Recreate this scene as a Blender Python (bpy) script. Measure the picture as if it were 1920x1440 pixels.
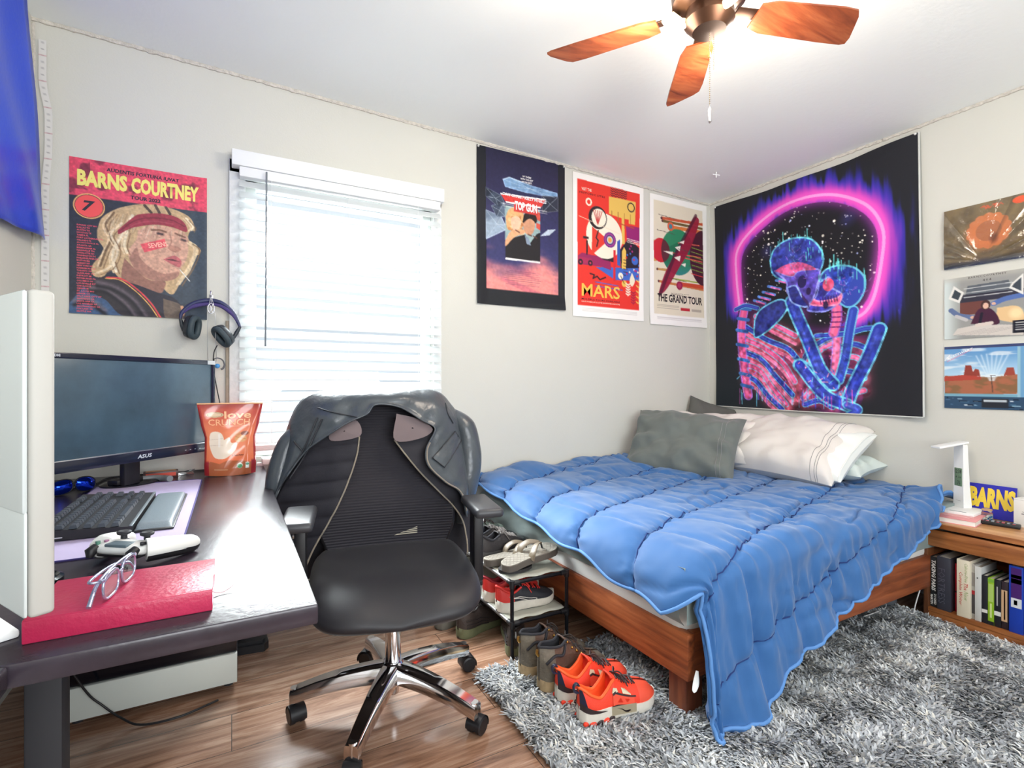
# A bedroom corner: desk, office chair with a jacket, shoes, a low bed under posters and a tapestry.
import bpy, bmesh, math, random
import numpy as np
from mathutils import Vector, Matrix
from math import sin, cos, pi, radians, sqrt

S = bpy.context.scene
COL = S.collection
for o in list(bpy.data.objects):
    bpy.data.objects.remove(o)
random.seed(7)
rng = np.random.default_rng(7)

# ---------------------------------------------------------------- camera, world, lights, exposure
cd = bpy.data.cameras.new('camera')
cam = bpy.data.objects.new('camera', cd)
COL.objects.link(cam)
cam.location = (0, 0, 1.076)
cam.rotation_euler = (pi / 2, 0, -radians(28.7))
cd.sensor_width = 36
cd.lens = 18
cd.clip_start = 0.05
S.camera = cam

world = bpy.data.worlds.new('daylight')
S.world = world
world.use_nodes = True
bg = world.node_tree.nodes['Background']
bg.inputs[0].default_value = (0.80, 0.90, 1.0, 1)
bg.inputs[1].default_value = 0.75


def area(name, loc, rot, sx, sy, power, col):
    l = bpy.data.lights.new(name, 'AREA')
    l.shape = 'RECTANGLE'
    l.size, l.size_y = sx, sy
    l.energy = power
    l.color = col
    o = bpy.data.objects.new(name, l)
    o.location = loc
    o.rotation_euler = rot
    COL.objects.link(o)
    return o


# daylight arriving at the window by the desk, and an added unseen fill behind the camera, tilted at the ceiling
area('window_daylight', (0.15, 3.95, 2.5), (-radians(53), 0, radians(-9)), 2.4, 1.7, 900, (0.92, 0.985, 0.99))
area('rear_fill', (0.75, -1.72, 1.40), (radians(122), 0, 0), 2.0, 1.4, 84, (0.95, 0.98, 1.0))

S.view_settings.view_transform = 'Standard'
S.view_settings.look = 'None'
S.view_settings.exposure = 0.17
S.view_settings.gamma = 1.0
S.view_settings.use_curve_mapping = False


# ---------------------------------------------------------------- helpers
def lin(c):
    a = np.asarray(c, float) / 255.0
    return np.where(a <= 0.04045, a / 12.92, ((a + 0.055) / 1.055) ** 2.4)


def rgba(c):
    return tuple(float(x) for x in lin(c)) + (1.0,)


def N(nt, t, **kw):
    n = nt.nodes.new(t)
    for k, v in kw.items():
        if k[0] == '_':
            n.inputs[k[1:].replace('_', ' ')].default_value = v
        else:
            setattr(n, k, v)
    return n


def mat(name, c=(128, 128, 128), r=0.5, m=0.0, bump=None, var=None, sheen=0, coat=0, trans=0, alpha=1, vcol=False,
        emit=None, stretch=None, ior=None):
    """procedural material; bump=(scale, strength), var=(scale, amount) mottles the colour"""
    M = bpy.data.materials.new(name)
    M.use_nodes = True
    nt = M.node_tree
    b = nt.nodes['Principled BSDF']
    b.inputs['Base Color'].default_value = rgba(c)
    b.inputs['Roughness'].default_value = r
    b.inputs['Metallic'].default_value = m
    if sheen:
        b.inputs['Sheen Weight'].default_value = sheen
    if coat:
        b.inputs['Coat Weight'].default_value = coat
        b.inputs['Coat Roughness'].default_value = 0.1
    if trans:
        b.inputs['Transmission Weight'].default_value = trans
    if ior:
        b.inputs['IOR'].default_value = ior
    if alpha < 1:
        b.inputs['Alpha'].default_value = alpha
    if emit:
        b.inputs['Emission Color'].default_value = rgba(emit[0])
        b.inputs['Emission Strength'].default_value = emit[1]
    src = None
    if bump or var:
        tc = N(nt, 'ShaderNodeTexCoord')
        src = tc.outputs['Object']
        if stretch:
            mp = N(nt, 'ShaderNodeMapping')
            mp.inputs['Scale'].default_value = stretch
            nt.links.new(src, mp.inputs[0])
            src = mp.outputs[0]
    base = None
    if vcol:
        at = N(nt, 'ShaderNodeAttribute', attribute_name='Col')
        base = at.outputs['Color']
        nt.links.new(base, b.inputs['Base Color'])
    if var:
        n = N(nt, 'ShaderNodeTexNoise', _Scale=var[0], _Detail=5.0, _Roughness=0.6)
        nt.links.new(src, n.inputs['Vector'])
        mr = N(nt, 'ShaderNodeMapRange')
        mr.inputs[1].default_value, mr.inputs[2].default_value = 0.3, 0.7
        mr.inputs[3].default_value, mr.inputs[4].default_value = 1 - var[1], 1 + var[1]
        nt.links.new(n.outputs[0], mr.inputs[0])
        mx = N(nt, 'ShaderNodeVectorMath', operation='SCALE')
        if base:
            nt.links.new(base, mx.inputs[0])
        else:
            mx.inputs[0].default_value = rgba(c)[:3]
        nt.links.new(mr.outputs[0], mx.inputs['Scale'])
        nt.links.new(mx.outputs[0], b.inputs['Base Color'])
    if bump:
        n2 = N(nt, 'ShaderNodeTexNoise', _Scale=bump[0], _Detail=4.0)
        nt.links.new(src, n2.inputs['Vector'])
        bp = N(nt, 'ShaderNodeBump', _Strength=bump[1], _Distance=0.01)
        nt.links.new(n2.outputs[0], bp.inputs['Height'])
        nt.links.new(bp.outputs[0], b.inputs['Normal'])
    return M


def wood(name, c1, c2, c3, axis=0, scale=6.0, r=0.45, knots=True):
    """grain running along one object axis"""
    M = bpy.data.materials.new(name)
    M.use_nodes = True
    nt = M.node_tree
    b = nt.nodes['Principled BSDF']
    b.inputs['Roughness'].default_value = r
    tc = N(nt, 'ShaderNodeTexCoord')
    mp = N(nt, 'ShaderNodeMapping')
    sc = [scale * 5] * 3
    sc[axis] = scale * 0.45
    mp.inputs['Scale'].default_value = sc
    nt.links.new(tc.outputs['Object'], mp.inputs[0])
    n = N(nt, 'ShaderNodeTexNoise', _Scale=1.0, _Detail=7.0, _Roughness=0.62, _Distortion=0.6)
    nt.links.new(mp.outputs[0], n.inputs['Vector'])
    n3 = N(nt, 'ShaderNodeTexNoise', _Scale=5.0, _Detail=3.0)
    nt.links.new(mp.outputs[0], n3.inputs['Vector'])
    cr = N(nt, 'ShaderNodeValToRGB')
    e = cr.color_ramp.elements
    e[0].position, e[0].color = 0.30, rgba(c1)
    e[1].position, e[1].color = 0.72, rgba(c3)
    k = e.new(0.5)
    k.color = rgba(c2)
    nt.links.new(n.outputs[0], cr.inputs[0])
    mx = N(nt, 'ShaderNodeMix', data_type='RGBA', blend_type='MULTIPLY')
    mx.inputs[0].default_value = 0.35
    nt.links.new(cr.outputs[0], mx.inputs['A'])
    nt.links.new(n3.outputs['Color'], mx.inputs['B'])
    out = cr.outputs[0]
    if knots:
        v = N(nt, 'ShaderNodeTexVoronoi', _Scale=0.55)
        nt.links.new(mp.outputs[0], v.inputs['Vector'])
        kr = N(nt, 'ShaderNodeValToRGB')
        kr.color_ramp.elements[0].position, kr.color_ramp.elements[0].color = 0.06, (0.25, 0.2, 0.18, 1)
        kr.color_ramp.elements[1].position, kr.color_ramp.elements[1].color = 0.22, (1, 1, 1, 1)
        nt.links.new(v.outputs['Distance'], kr.inputs[0])
        m2 = N(nt, 'ShaderNodeMix', data_type='RGBA', blend_type='MULTIPLY')
        m2.inputs[0].default_value = 1.0
        nt.links.new(out, m2.inputs['A'])
        nt.links.new(kr.outputs[0], m2.inputs['B'])
        out = m2.outputs['Result']
    nt.links.new(out, b.inputs['Base Color'])
    bp = N(nt, 'ShaderNodeBump', _Strength=0.15, _Distance=0.004)
    nt.links.new(n.outputs[0], bp.inputs['Height'])
    nt.links.new(bp.outputs[0], b.inputs['Normal'])
    return M


class MB:
    """collects shapes; build() links them as one mesh object"""

    def __init__(s):
        s.v, s.f, s.m, s.n = [], [], [], 0

    def add(s, verts, faces, mi=0, M=None):
        verts = np.asarray(verts, float).reshape(-1, 3)
        if M is not None:
            A = np.array(M)
            verts = verts @ A[:3, :3].T + A[:3, 3]
        s.v.append(verts)
        k = s.n
        for f in faces:
            s.f.append(tuple(i + k for i in f))
            s.m.append(mi)
        s.n += len(verts)
        return s

    def box(s, x0, x1, y0, y1, z0, z1, bev=0.0, mi=0, M=None, seg=2):
        bm = bmesh.new()
        bmesh.ops.create_cube(bm, size=1)
        bmesh.ops.scale(bm, vec=(x1 - x0, y1 - y0, z1 - z0), verts=bm.verts)
        bmesh.ops.translate(bm, vec=((x0 + x1) / 2, (y0 + y1) / 2, (z0 + z1) / 2), verts=bm.verts)
        if bev > 0:
            bmesh.ops.bevel(bm, geom=list(bm.edges), offset=bev, segments=seg, affect='EDGES', profile=0.5)
        bm.verts.index_update()
        s.add([v.co[:] for v in bm.verts], [[v.index for v in f.verts] for f in bm.faces], mi, M)
        bm.free()
        return s

    def grid(s, P, mi=0, wrap_u=False, wrap_v=False, flip=False, M=None):
        P = np.asarray(P, float)
        ny, nx = P.shape[:2]
        F = []
        for j in range(ny - (0 if wrap_v else 1)):
            j2 = (j + 1) % ny
            for i in range(nx - (0 if wrap_u else 1)):
                i2 = (i + 1) % nx
                q = (j * nx + i, j * nx + i2, j2 * nx + i2, j2 * nx + i)
                F.append(q[::-1] if flip else q)
        return s.add(P.reshape(-1, 3), F, mi, M)

    def loft(s, rings, mi=0, caps=True, M=None):
        P = np.asarray(rings, float)
        s.grid(P, mi, wrap_u=True, M=M)
        if caps:
            n = P.shape[1]
            s.add(P[0], [tuple(range(n))[::-1]], mi, M)
            s.add(P[-1], [tuple(range(n))], mi, M)
        return s

    def tube(s, pts, r, n=8, mi=0, closed=False, M=None, flat=1.0):
        pts = np.asarray(pts, float)
        k = len(pts)
        rr = np.full(k, r, float) if np.isscalar(r) else np.asarray(r, float)
        if closed:
            T = np.roll(pts, -1, 0) - np.roll(pts, 1, 0)
        else:
            T = np.gradient(pts, axis=0)
        T /= np.linalg.norm(T, axis=1)[:, None] + 1e-12
        u = np.cross(T[0], (0, 0, 1.0))
        if np.linalg.norm(u) < 1e-3:
            u = np.cross(T[0], (1.0, 0, 0))
        u /= np.linalg.norm(u)
        a = np.linspace(0, 2 * pi, n, endpoint=False)
        R = []
        for i in range(k):
            u = u - T[i] * np.dot(u, T[i])
            u /= np.linalg.norm(u) + 1e-12
            w = np.cross(T[i], u)
            R.append(pts[i] + rr[i] * (np.cos(a)[:, None] * u + flat * np.sin(a)[:, None] * w))
        if closed:
            s.grid(np.array(R), mi, wrap_u=True, wrap_v=True, M=M)
        else:
            s.loft(R, mi, True, M)
        return s

    def lathe(s, prof, c=(0, 0, 0), n=20, mi=0, M=None):
        a = np.linspace(0, 2 * pi, n, endpoint=False)
        R = [np.stack([c[0] + r * np.cos(a), c[1] + r * np.sin(a), np.full(n, c[2] + z)], 1) for r, z in prof]
        return s.loft(R, mi, True, M)

    def cyl(s, p0, p1, r0, r1=None, n=16, mi=0, M=None):
        return s.tube([p0, p1], [r0, r0 if r1 is None else r1], n, mi, False, M)

    def prism(s, poly, z0, z1, mi=0, M=None):
        n = len(poly)
        p = [(x, y, z0) for x, y in poly] + [(x, y, z1) for x, y in poly]
        F = [tuple(range(n))[::-1], tuple(range(n, 2 * n))]
        F += [(i, (i + 1) % n, n + (i + 1) % n, n + i) for i in range(n)]
        return s.add(p, F, mi, M)

    def ball(s, c, r, n=16, mi=0, M=None, sz=(1, 1, 1)):
        th = np.linspace(0.001, pi - 0.001, n // 2 + 1)
        a = np.linspace(0, 2 * pi, n, endpoint=False)
        R = [np.stack([c[0] + r * sz[0] * sin(t) * np.cos(a), c[1] + r * sz[1] * sin(t) * np.sin(a),
                       np.full(n, c[2] - r * sz[2] * cos(t))], 1) for t in th]
        return s.loft(R, mi, True, M)

    def verts(s):
        return np.concatenate(s.v) if s.v else np.zeros((0, 3))


WM = {}   # object -> world matrix at build time


def tag(o, label=None, cat=None, group=None, kind=None):
    if label:
        o['label'] = label
    if cat:
        o['category'] = cat
    if group:
        o['group'] = group
    if kind:
        o['kind'] = kind
    return o


def thing(name, label, cat, loc=(0, 0, 0), rz=0.0, group=None):
    o = bpy.data.objects.new(name, None)
    o.empty_display_size = 0.05
    COL.objects.link(o)
    o.location = loc
    o.rotation_euler = (0, 0, rz)
    WM[o] = Matrix.Translation(loc) @ Matrix.Rotation(rz, 4, 'Z')
    return tag(o, label, cat, group)


def link_mesh(name, v, f, mi, mats, parent, local, smooth=35, col=None, origin=None):
    v = np.asarray(v, float)
    if parent is not None:
        W = WM[parent]
        if not local:
            A = np.array(W.inverted())
            v = v @ A[:3, :3].T + A[:3, 3]
        off = None
    else:
        W = Matrix()
        off = origin if origin is not None else ((v[:, 0].min() + v[:, 0].max()) / 2,
                                                 (v[:, 1].min() + v[:, 1].max()) / 2, v[:, 2].min())
        v = v - np.array(off)
    me = bpy.data.meshes.new(name)
    me.from_pydata(v.tolist(), [], f)
    for m in (mats if isinstance(mats, (list, tuple)) else [mats]):
        me.materials.append(m)
    if mi is not None and len(me.materials) > 1:
        me.polygons.foreach_set('material_index', mi)
    me.polygons.foreach_set('use_smooth', [smooth > 0] * len(me.polygons))
    if col is not None:
        ca = me.color_attributes.new('Col', 'FLOAT_COLOR', 'POINT')
        c4 = np.ones((len(v), 4), np.float32)
        c4[:, :3] = col
        ca.data.foreach_set('color', c4.ravel())
    me.update()
    if 0 < smooth < 180:
        me.set_sharp_from_angle(angle=radians(smooth))
    o = bpy.data.objects.new(name, me)
    COL.objects.link(o)
    if parent is not None:
        o.parent = parent
        WM[o] = W
    else:
        o.location = off
        WM[o] = Matrix.Translation(off)
    return o


def ob(name, mb, mats, parent=None, local=False, smooth=35, origin=None, col=None):
    return link_mesh(name, mb.verts(), mb.f, mb.m, mats, parent, local, smooth, col, origin)


def structure(name, mb, mats, parent=None, smooth=35):
    o = ob(name, mb, mats, parent, origin=(0, 0, 0) if parent is None else None, smooth=smooth)
    o['kind'] = 'structure'
    return o


def copy_tree(o, parent=None):
    c = o.copy()
    COL.objects.link(c)
    if parent is not None:
        c.parent = parent
    WM[c] = WM.get(o, Matrix())
    for ch in [x for x in list(bpy.data.objects) if x.parent == o]:
        copy_tree(ch, c)
    return c


def smoothstep(a, b, x):
    t = np.clip((np.asarray(x, float) - a) / (b - a), 0, 1)
    return t * t * (3 - 2 * t)


def spline(pts, n):
    """smooth curve through points (Catmull-Rom), n samples"""
    P = np.asarray(pts, float)
    if len(P) < 3:
        t = np.linspace(0, 1, n)[:, None]
        return P[0] * (1 - t) + P[-1] * t
    Q = np.vstack([2 * P[0] - P[1], P, 2 * P[-1] - P[-2]])
    out = []
    for t in np.linspace(0, len(P) - 1 - 1e-9, n):
        i = int(t)
        u = t - i
        a, b, c, d = Q[i], Q[i + 1], Q[i + 2], Q[i + 3]
        out.append(0.5 * (2 * b + (c - a) * u + (2 * a - 5 * b + 4 * c - d) * u * u + (3 * b - a - 3 * c + d) * u ** 3))
    return np.array(out)


class Noise2:
    def __init__(s, seed):
        s.g = np.random.default_rng(seed).random((64, 64))

    def __call__(s, x, y):
        x, y = np.asarray(x, float), np.asarray(y, float)
        xi, yi = np.floor(x).astype(int), np.floor(y).astype(int)
        fx, fy = x - xi, y - yi
        fx, fy = fx * fx * (3 - 2 * fx), fy * fy * (3 - 2 * fy)
        g = lambda i, j: s.g[np.mod(j, 64), np.mod(i, 64)]
        return (g(xi, yi) * (1 - fx) + g(xi + 1, yi) * fx) * (1 - fy) + \
               (g(xi, yi + 1) * (1 - fx) + g(xi + 1, yi + 1) * fx) * fy - 0.5


NZ = [Noise2(i) for i in range(8)]


def fbm(x, y, k=0, oct=3):
    r = 0
    for i in range(oct):
        r = r + NZ[(k + i) % 8](x * 2 ** i + 3.1 * i, y * 2 ** i + 7.7 * i) / 2 ** i
    return r


# ---- lettering and printed sheets
_tc = {}


def letters(body, shear=0.0, bold=0.0, res=2, space=1.0):
    """outline letters scaled into a unit box: (verts n x 2, faces, aspect)"""
    key = (body, shear, bold, res, space)
    if key in _tc:
        return _tc[key]
    cu = bpy.data.curves.new('lettering', 'FONT')
    cu.body = body
    cu.shear = shear
    cu.offset = bold
    cu.resolution_u = res
    cu.space_character = space
    o = bpy.data.objects.new('lettering', cu)
    COL.objects.link(o)
    dg = bpy.context.evaluated_depsgraph_get()
    e = o.evaluated_get(dg)
    me = e.to_mesh()
    v = np.zeros(len(me.vertices) * 3)
    me.vertices.foreach_get('co', v)
    v = v.reshape(-1, 3)[:, :2].copy()
    f = [tuple(p.vertices) for p in me.polygons]
    e.to_mesh_clear()
    bpy.data.objects.remove(o)
    bpy.data.curves.remove(cu)
    if len(v) == 0:
        return np.zeros((0, 2)), [], 1
    lo, hi = v.min(0), v.max(0)
    asp = (hi[0] - lo[0]) / max(hi[1] - lo[1], 1e-6)
    v = (v - lo) / np.maximum(hi - lo, 1e-6)
    _tc[key] = (v, f, asp)
    return _tc[key]


class Sheet:
    """a printed sheet w x h metres: a picture painted on its vertices, letters laid on as thin shapes.
    picture coordinates: u to the right, v down, both 0..1"""

    def __init__(s, w, h, nx, ny, bg, ss=2):
        s.w, s.h, s.nx, s.ny, s.ss = w, h, nx, ny, ss
        s.H, s.W = ny * ss, nx * ss
        s.a = np.zeros((s.H, s.W, 3)) + np.asarray(bg, float)
        s.U, s.V = np.meshgrid((np.arange(s.W) + 0.5) / s.W, (np.arange(s.H) + 0.5) / s.H)
        s.asp = h / w
        s.lv, s.lf, s.lc, s.n = [], [], [], 0

    def put(s, mask, col):
        col = np.asarray(col, float)
        s.a = s.a * (1 - mask[..., None]) + col * mask[..., None]

    def inside(s, pts):
        P = np.asarray(pts, float)
        m = np.zeros(s.U.shape, bool)
        x, y = s.U, s.V
        for i in range(len(P)):
            x0, y0 = P[i]
            x1, y1 = P[(i + 1) % len(P)]
            if y0 == y1:
                continue
            c = ((y0 > y) != (y1 > y)) & (x < (x1 - x0) * (y - y0) / (y1 - y0) + x0)
            m ^= c
        return m.astype(float)

    def poly(s, pts, col, alpha=1.0, smooth=False):
        if smooth:
            pts = spline(list(pts) + [pts[0]], len(pts) * 6)
        s.put(s.inside(pts) * alpha, col)

    def ell(s, cx, cy, rx, ry, col, alpha=1.0, soft=0.0):
        """ry in the same units as rx (fractions of the width)"""
        d = np.sqrt(((s.U - cx) / rx) ** 2 + ((s.V - cy) * s.asp / ry) ** 2)
        m = np.clip((1 - d) / soft, 0, 1) if soft else (d < 1).astype(float)
        s.put(m * alpha, col)

    def dist(s, pts):
        P = np.asarray(pts, float)
        d = np.full(s.U.shape, 9.0)
        for i in range(len(P) - 1):
            ax, ay = P[i][0], P[i][1] * s.asp
            bx, by = P[i + 1][0], P[i + 1][1] * s.asp
            px, py = s.U - ax, s.V * s.asp - ay
            t = np.clip((px * (bx - ax) + py * (by - ay)) / ((bx - ax) ** 2 + (by - ay) ** 2 + 1e-12), 0, 1)
            d = np.minimum(d, np.hypot(px - t * (bx - ax), py - t * (by - ay)))
        return d

    def line(s, pts, wd, col, alpha=1.0, soft=False, smooth=0):
        if smooth:
            pts = spline(pts, smooth)
        d = s.dist(pts)
        m = np.exp(-(d / wd) ** 2) if soft else (d < wd / 2).astype(float)
        s.put(m * alpha, col)

    def rect(s, u0, v0, u1, v1, col, alpha=1.0):
        s.put(((s.U >= u0) & (s.U <= u1) & (s.V >= v0) & (s.V <= v1)) * float(alpha), col)

    def grain(s, sc, amt, k=0):
        n = fbm(s.U * sc, s.V * sc * s.asp, k)
        s.a = np.clip(s.a * (1 + amt * 2 * n[..., None]), 0, 255)

    def text(s, body, u, v, w, h, col, shear=0.0, bold=0.0, res=2, space=1.0, rot=0.0):
        """letters filling the box at (u, v) top left, w x h as fractions of the sheet's width and height"""
        p, f, _ = letters(body, shear, bold, res, space)
        if not len(p):
            return
        q = np.stack([u * s.w + p[:, 0] * w * s.w, -v * s.h - h * s.h + p[:, 1] * h * s.h], 1)
        if rot:
            c0 = q.mean(0)
            q = (q - c0) @ np.array([[cos(rot), sin(rot)], [-sin(rot), cos(rot)]]) + c0
        s.lv.append(q)
        s.lf += [tuple(i + s.n for i in t) for t in f]
        s.lc.append(np.tile(lin(col), (len(q), 1)))
        s.n += len(q)

    def data(s, surf, lift=0.0007):
        """surf(x, z) -> (x, y, z) places sheet metres (x right, z up from the top-left corner, so z <= 0)"""
        A = s.a.reshape(s.ny, s.ss, s.nx, s.ss, 3).mean((1, 3))
        X, Z = np.meshgrid(np.linspace(0, s.w, s.nx), -np.linspace(0, s.h, s.ny))
        P = surf(X.ravel(), Z.ravel(), 0.0)
        F = []
        for j in range(s.ny - 1):
            r = j * s.nx
            F += [(r + i, r + s.nx + i, r + s.nx + i + 1, r + i + 1) for i in range(s.nx - 1)]
        V = [P]
        Cc = [lin(np.clip(A, 0, 255)).reshape(-1, 3)]
        if s.n:
            q = np.concatenate(s.lv)
            V.append(surf(q[:, 0], q[:, 1], lift))
            F = F + [tuple(i + len(P) for i in t) for t in s.lf]
            Cc.append(np.concatenate(s.lc))
        return np.concatenate(V), F, np.concatenate(Cc)

    def build(s, name, surf, material, parent=None, local=False, lift=0.0007, origin=None):
        v, f, c = s.data(surf, lift)
        return link_mesh(name, v, f, None, material, parent, local, 180, c, origin)


def on_back_wall(x0, ztop, y=2.637, curl=None):
    def surf(x, z, lift):
        d = curl(x, z) if curl else 0 * x
        return np.stack([x0 + x, y - d - lift, ztop + z], 1)
    return surf


def on_right_wall(ystart, ztop, x=3.119, curl=None):
    def surf(u, z, lift):
        d = curl(u, z) if curl else 0 * u
        return np.stack([x - d - lift, ystart - u, ztop + z], 1)
    return surf


def lay_text(mb, body, O, ex, ey, w, h, mi=0, shear=0.0, bold=0.0, res=2, space=1.0):
    """letters in 3D: box corner O (bottom left), directions ex, ey"""
    p, f, _ = letters(body, shear, bold, res, space)
    O, ex, ey = (np.asarray(q, float) for q in (O, ex, ey))
    if len(p):
        mb.add(O + p[:, :1] * w * ex + p[:, 1:] * h * ey, f, mi)
    return mb

# ---------------------------------------------------------------- materials
m_wall = mat('wall_paint', (208, 207, 199), 0.85, bump=(160, 0.06), var=(1.2, 0.015))
m_ceil = mat('ceiling_paint', (245, 248, 246), 0.9, bump=(40, 0.08))
m_white = mat('white_paint', (238, 240, 240), 0.45)
m_trimw = mat('trim_paint', (225, 226, 224), 0.5, bump=(90, 0.1), var=(30, 0.08))
m_bead = mat('caulk_bead', (214, 208, 198), 0.8, bump=(200, 0.5), var=(60, 0.16))
m_black = mat('black_plastic', (24, 24, 28), 0.45)
m_blacksoft = mat('soft_black', (34, 34, 39), 0.7)
m_gloss = mat('gloss_black', (14, 16, 24), 0.12)
m_chrome = mat('chrome', (235, 235, 238), 0.09, 1.0)
m_steel = mat('brushed_steel', (200, 200, 204), 0.3, 1.0)
m_brass = mat('aged_brass', (190, 150, 80), 0.35, 1.0)
m_paper = mat('print', vcol=True, r=0.5)
m_glossprint = mat('gloss_print', vcol=True, r=0.22)
m_clothprint = mat('cloth_print', vcol=True, r=0.9, bump=(700, 0.12))
m_desk = mat('desk_laminate', (50, 43, 52), 0.25, var=(9, 0.25), bump=(70, 0.04))
m_bedwood_y = wood('bed_wood_across', (96, 44, 22), (150, 78, 40), (188, 108, 62), 1, 5.0, 0.5)
m_bedwood_x = wood('bed_wood_along', (84, 38, 20), (138, 70, 36), (176, 98, 56), 0, 5.0, 0.5)
m_bedwood_z = wood('bed_wood_upright', (70, 34, 22), (118, 60, 36), (150, 84, 50), 2, 5.0, 0.5, False)
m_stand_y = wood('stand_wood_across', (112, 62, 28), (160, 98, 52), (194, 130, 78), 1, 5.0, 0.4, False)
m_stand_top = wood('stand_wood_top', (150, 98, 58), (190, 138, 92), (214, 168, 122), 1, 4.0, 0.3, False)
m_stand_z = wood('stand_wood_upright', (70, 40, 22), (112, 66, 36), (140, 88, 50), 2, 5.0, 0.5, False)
m_fan = wood('fan_wood', (92, 40, 20), (140, 68, 36), (172, 98, 58), 0, 5.0, 0.35, False)


def floor_material():
    M = bpy.data.materials.new('plank_floor')
    M.use_nodes = True
    nt = M.node_tree
    b = nt.nodes['Principled BSDF']
    b.inputs['Roughness'].default_value = 0.24
    b.inputs['Coat Weight'].default_value = 0.6
    b.inputs['Coat Roughness'].default_value = 0.16
    tc = N(nt, 'ShaderNodeTexCoord')
    br = N(nt, 'ShaderNodeTexBrick', offset=0.37, _Scale=1.0, _Mortar_Size=0.0012, _Brick_Width=1.22, _Row_Height=0.19)
    br.inputs['Color1'].default_value = (0, 0, 0, 1)
    br.inputs['Color2'].default_value = (1, 1, 1, 1)
    br.inputs['Mortar'].default_value = (0.5, 0.5, 0.5, 1)
    nt.links.new(tc.outputs['Object'], br.inputs['Vector'])
    mp = N(nt, 'ShaderNodeMapping')
    mp.inputs['Scale'].default_value = (2.2, 22, 1)
    nt.links.new(tc.outputs['Object'], mp.inputs[0])
    of = N(nt, 'ShaderNodeVectorMath', operation='MULTIPLY_ADD')
    of.inputs[1].default_value = (1, 1, 1)
    nt.links.new(mp.outputs[0], of.inputs[0])
    nt.links.new(br.outputs['Color'], of.inputs[2])
    n = N(nt, 'ShaderNodeTexNoise', _Scale=1.3, _Detail=8.0, _Roughness=0.65, _Distortion=0.9)
    nt.links.new(of.outputs[0], n.inputs['Vector'])
    cr = N(nt, 'ShaderNodeValToRGB')
    e = cr.color_ramp.elements
    e[0].position, e[0].color = 0.28, rgba((100, 68, 52))
    e[1].position, e[1].color = 0.74, rgba((214, 180, 156))
    e.new(0.5).color = rgba((164, 124, 100))
    nt.links.new(n.outputs[0], cr.inputs[0])
    sc = N(nt, 'ShaderNodeMapRange')
    sc.inputs[3].default_value, sc.inputs[4].default_value = 0.8, 1.12
    nt.links.new(br.outputs['Color'], sc.inputs[0])
    mu = N(nt, 'ShaderNodeVectorMath', operation='SCALE')
    nt.links.new(cr.outputs[0], mu.inputs[0])
    nt.links.new(sc.outputs[0], mu.inputs['Scale'])
    mx = N(nt, 'ShaderNodeMix', data_type='RGBA')
    mx.inputs['B'].default_value = rgba((60, 44, 36))
    nt.links.new(br.outputs['Fac'], mx.inputs[0])
    nt.links.new(mu.outputs[0], mx.inputs['A'])
    nt.links.new(mx.outputs['Result'], b.inputs['Base Color'])
    bp = N(nt, 'ShaderNodeBump', _Strength=0.12, _Distance=0.003)
    nt.links.new(n.outputs[0], bp.inputs['Height'])
    nt.links.new(bp.outputs[0], b.inputs['Normal'])
    return M


m_floor = floor_material()

# ---------------------------------------------------------------- the room
XL, XR, YB, YF = -0.68, 3.122, 2.64, -1.6
ZC = 2.413                                   # ceiling at the right wall; it sags upward a little to the left


def zc(x):
    return ZC + (XR - x) * 0.0225


structure('floor', MB().box(XL - 0.1, XR + 0.1, YF - 0.1, YB + 0.1, -0.06, 0), m_floor)
cb = MB()
cb.add([(XL - .1, YF - .1, zc(XL - .1)), (XR + .1, YF - .1, zc(XR + .1)), (XR + .1, YB + .1, zc(XR + .1)), (XL - .1, YB + .1, zc(XL - .1)),
        (XL - .1, YF - .1, 2.7), (XR + .1, YF - .1, 2.7), (XR + .1, YB + .1, 2.7), (XL - .1, YB + .1, 2.7)],
       [(0, 3, 2, 1), (4, 5, 6, 7), (0, 1, 5, 4), (1, 2, 6, 5), (2, 3, 7, 6), (3, 0, 4, 7)])
structure('ceiling', cb, m_ceil)
WX0, WX1, WZ0, WZ1 = 0.055, 0.955, 0.74, 2.03           # window opening


def wall_back():
    b = MB()
    T = 0.1
    b.box(XL - T, WX0, YB, YB + T, 0, 2.62)
    b.box(WX1, XR + T, YB, YB + T, 0, 2.62)
    b.box(WX0, WX1, YB, YB + T, 0, WZ0)
    b.box(WX0, WX1, YB, YB + T, WZ1, 2.62)
    return b


structure('wall_back', wall_back(), m_wall)
structure('wall_right', MB().box(XR, XR + .1, YF - .1, YB, 0, 2.62), m_wall)
structure('wall_left', MB().box(XL - .1, XL, YF - .1, YB, 0, 2.62), m_wall)
wf = MB()
wf.box(XL, -.3, YF - .1, YF, 0, 2.62).box(2.6, XR, YF - .1, YF, 0, 2.62)
wf.box(-.3, 2.6, YF - .1, YF, 0, 0.65).box(-.3, 2.6, YF - .1, YF, 2.25, 2.62)  # opening added in the unseen wall for the fill light
structure('wall_front', wf, m_wall)
structure('baseboard_back', MB().box(XL, XR, YB - .014, YB, 0, 0.09, 0.003), m_white)
structure('baseboard_right', MB().box(XR - .014, XR, YF, YB, 0, 0.09, 0.003), m_white)


def bead(p0, p1, r, seed):
    n = int(np.linalg.norm(np.subtract(p1, p0)) / 0.012)
    t = np.linspace(0, 1, n)[:, None]
    P = np.asarray(p0) * (1 - t) + np.asarray(p1) * t
    g = np.random.default_rng(seed)
    P = P + g.normal(0, 0.0012, P.shape)
    return MB().tube(P, r * (1 + 0.45 * g.random(n)), 6)


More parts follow.
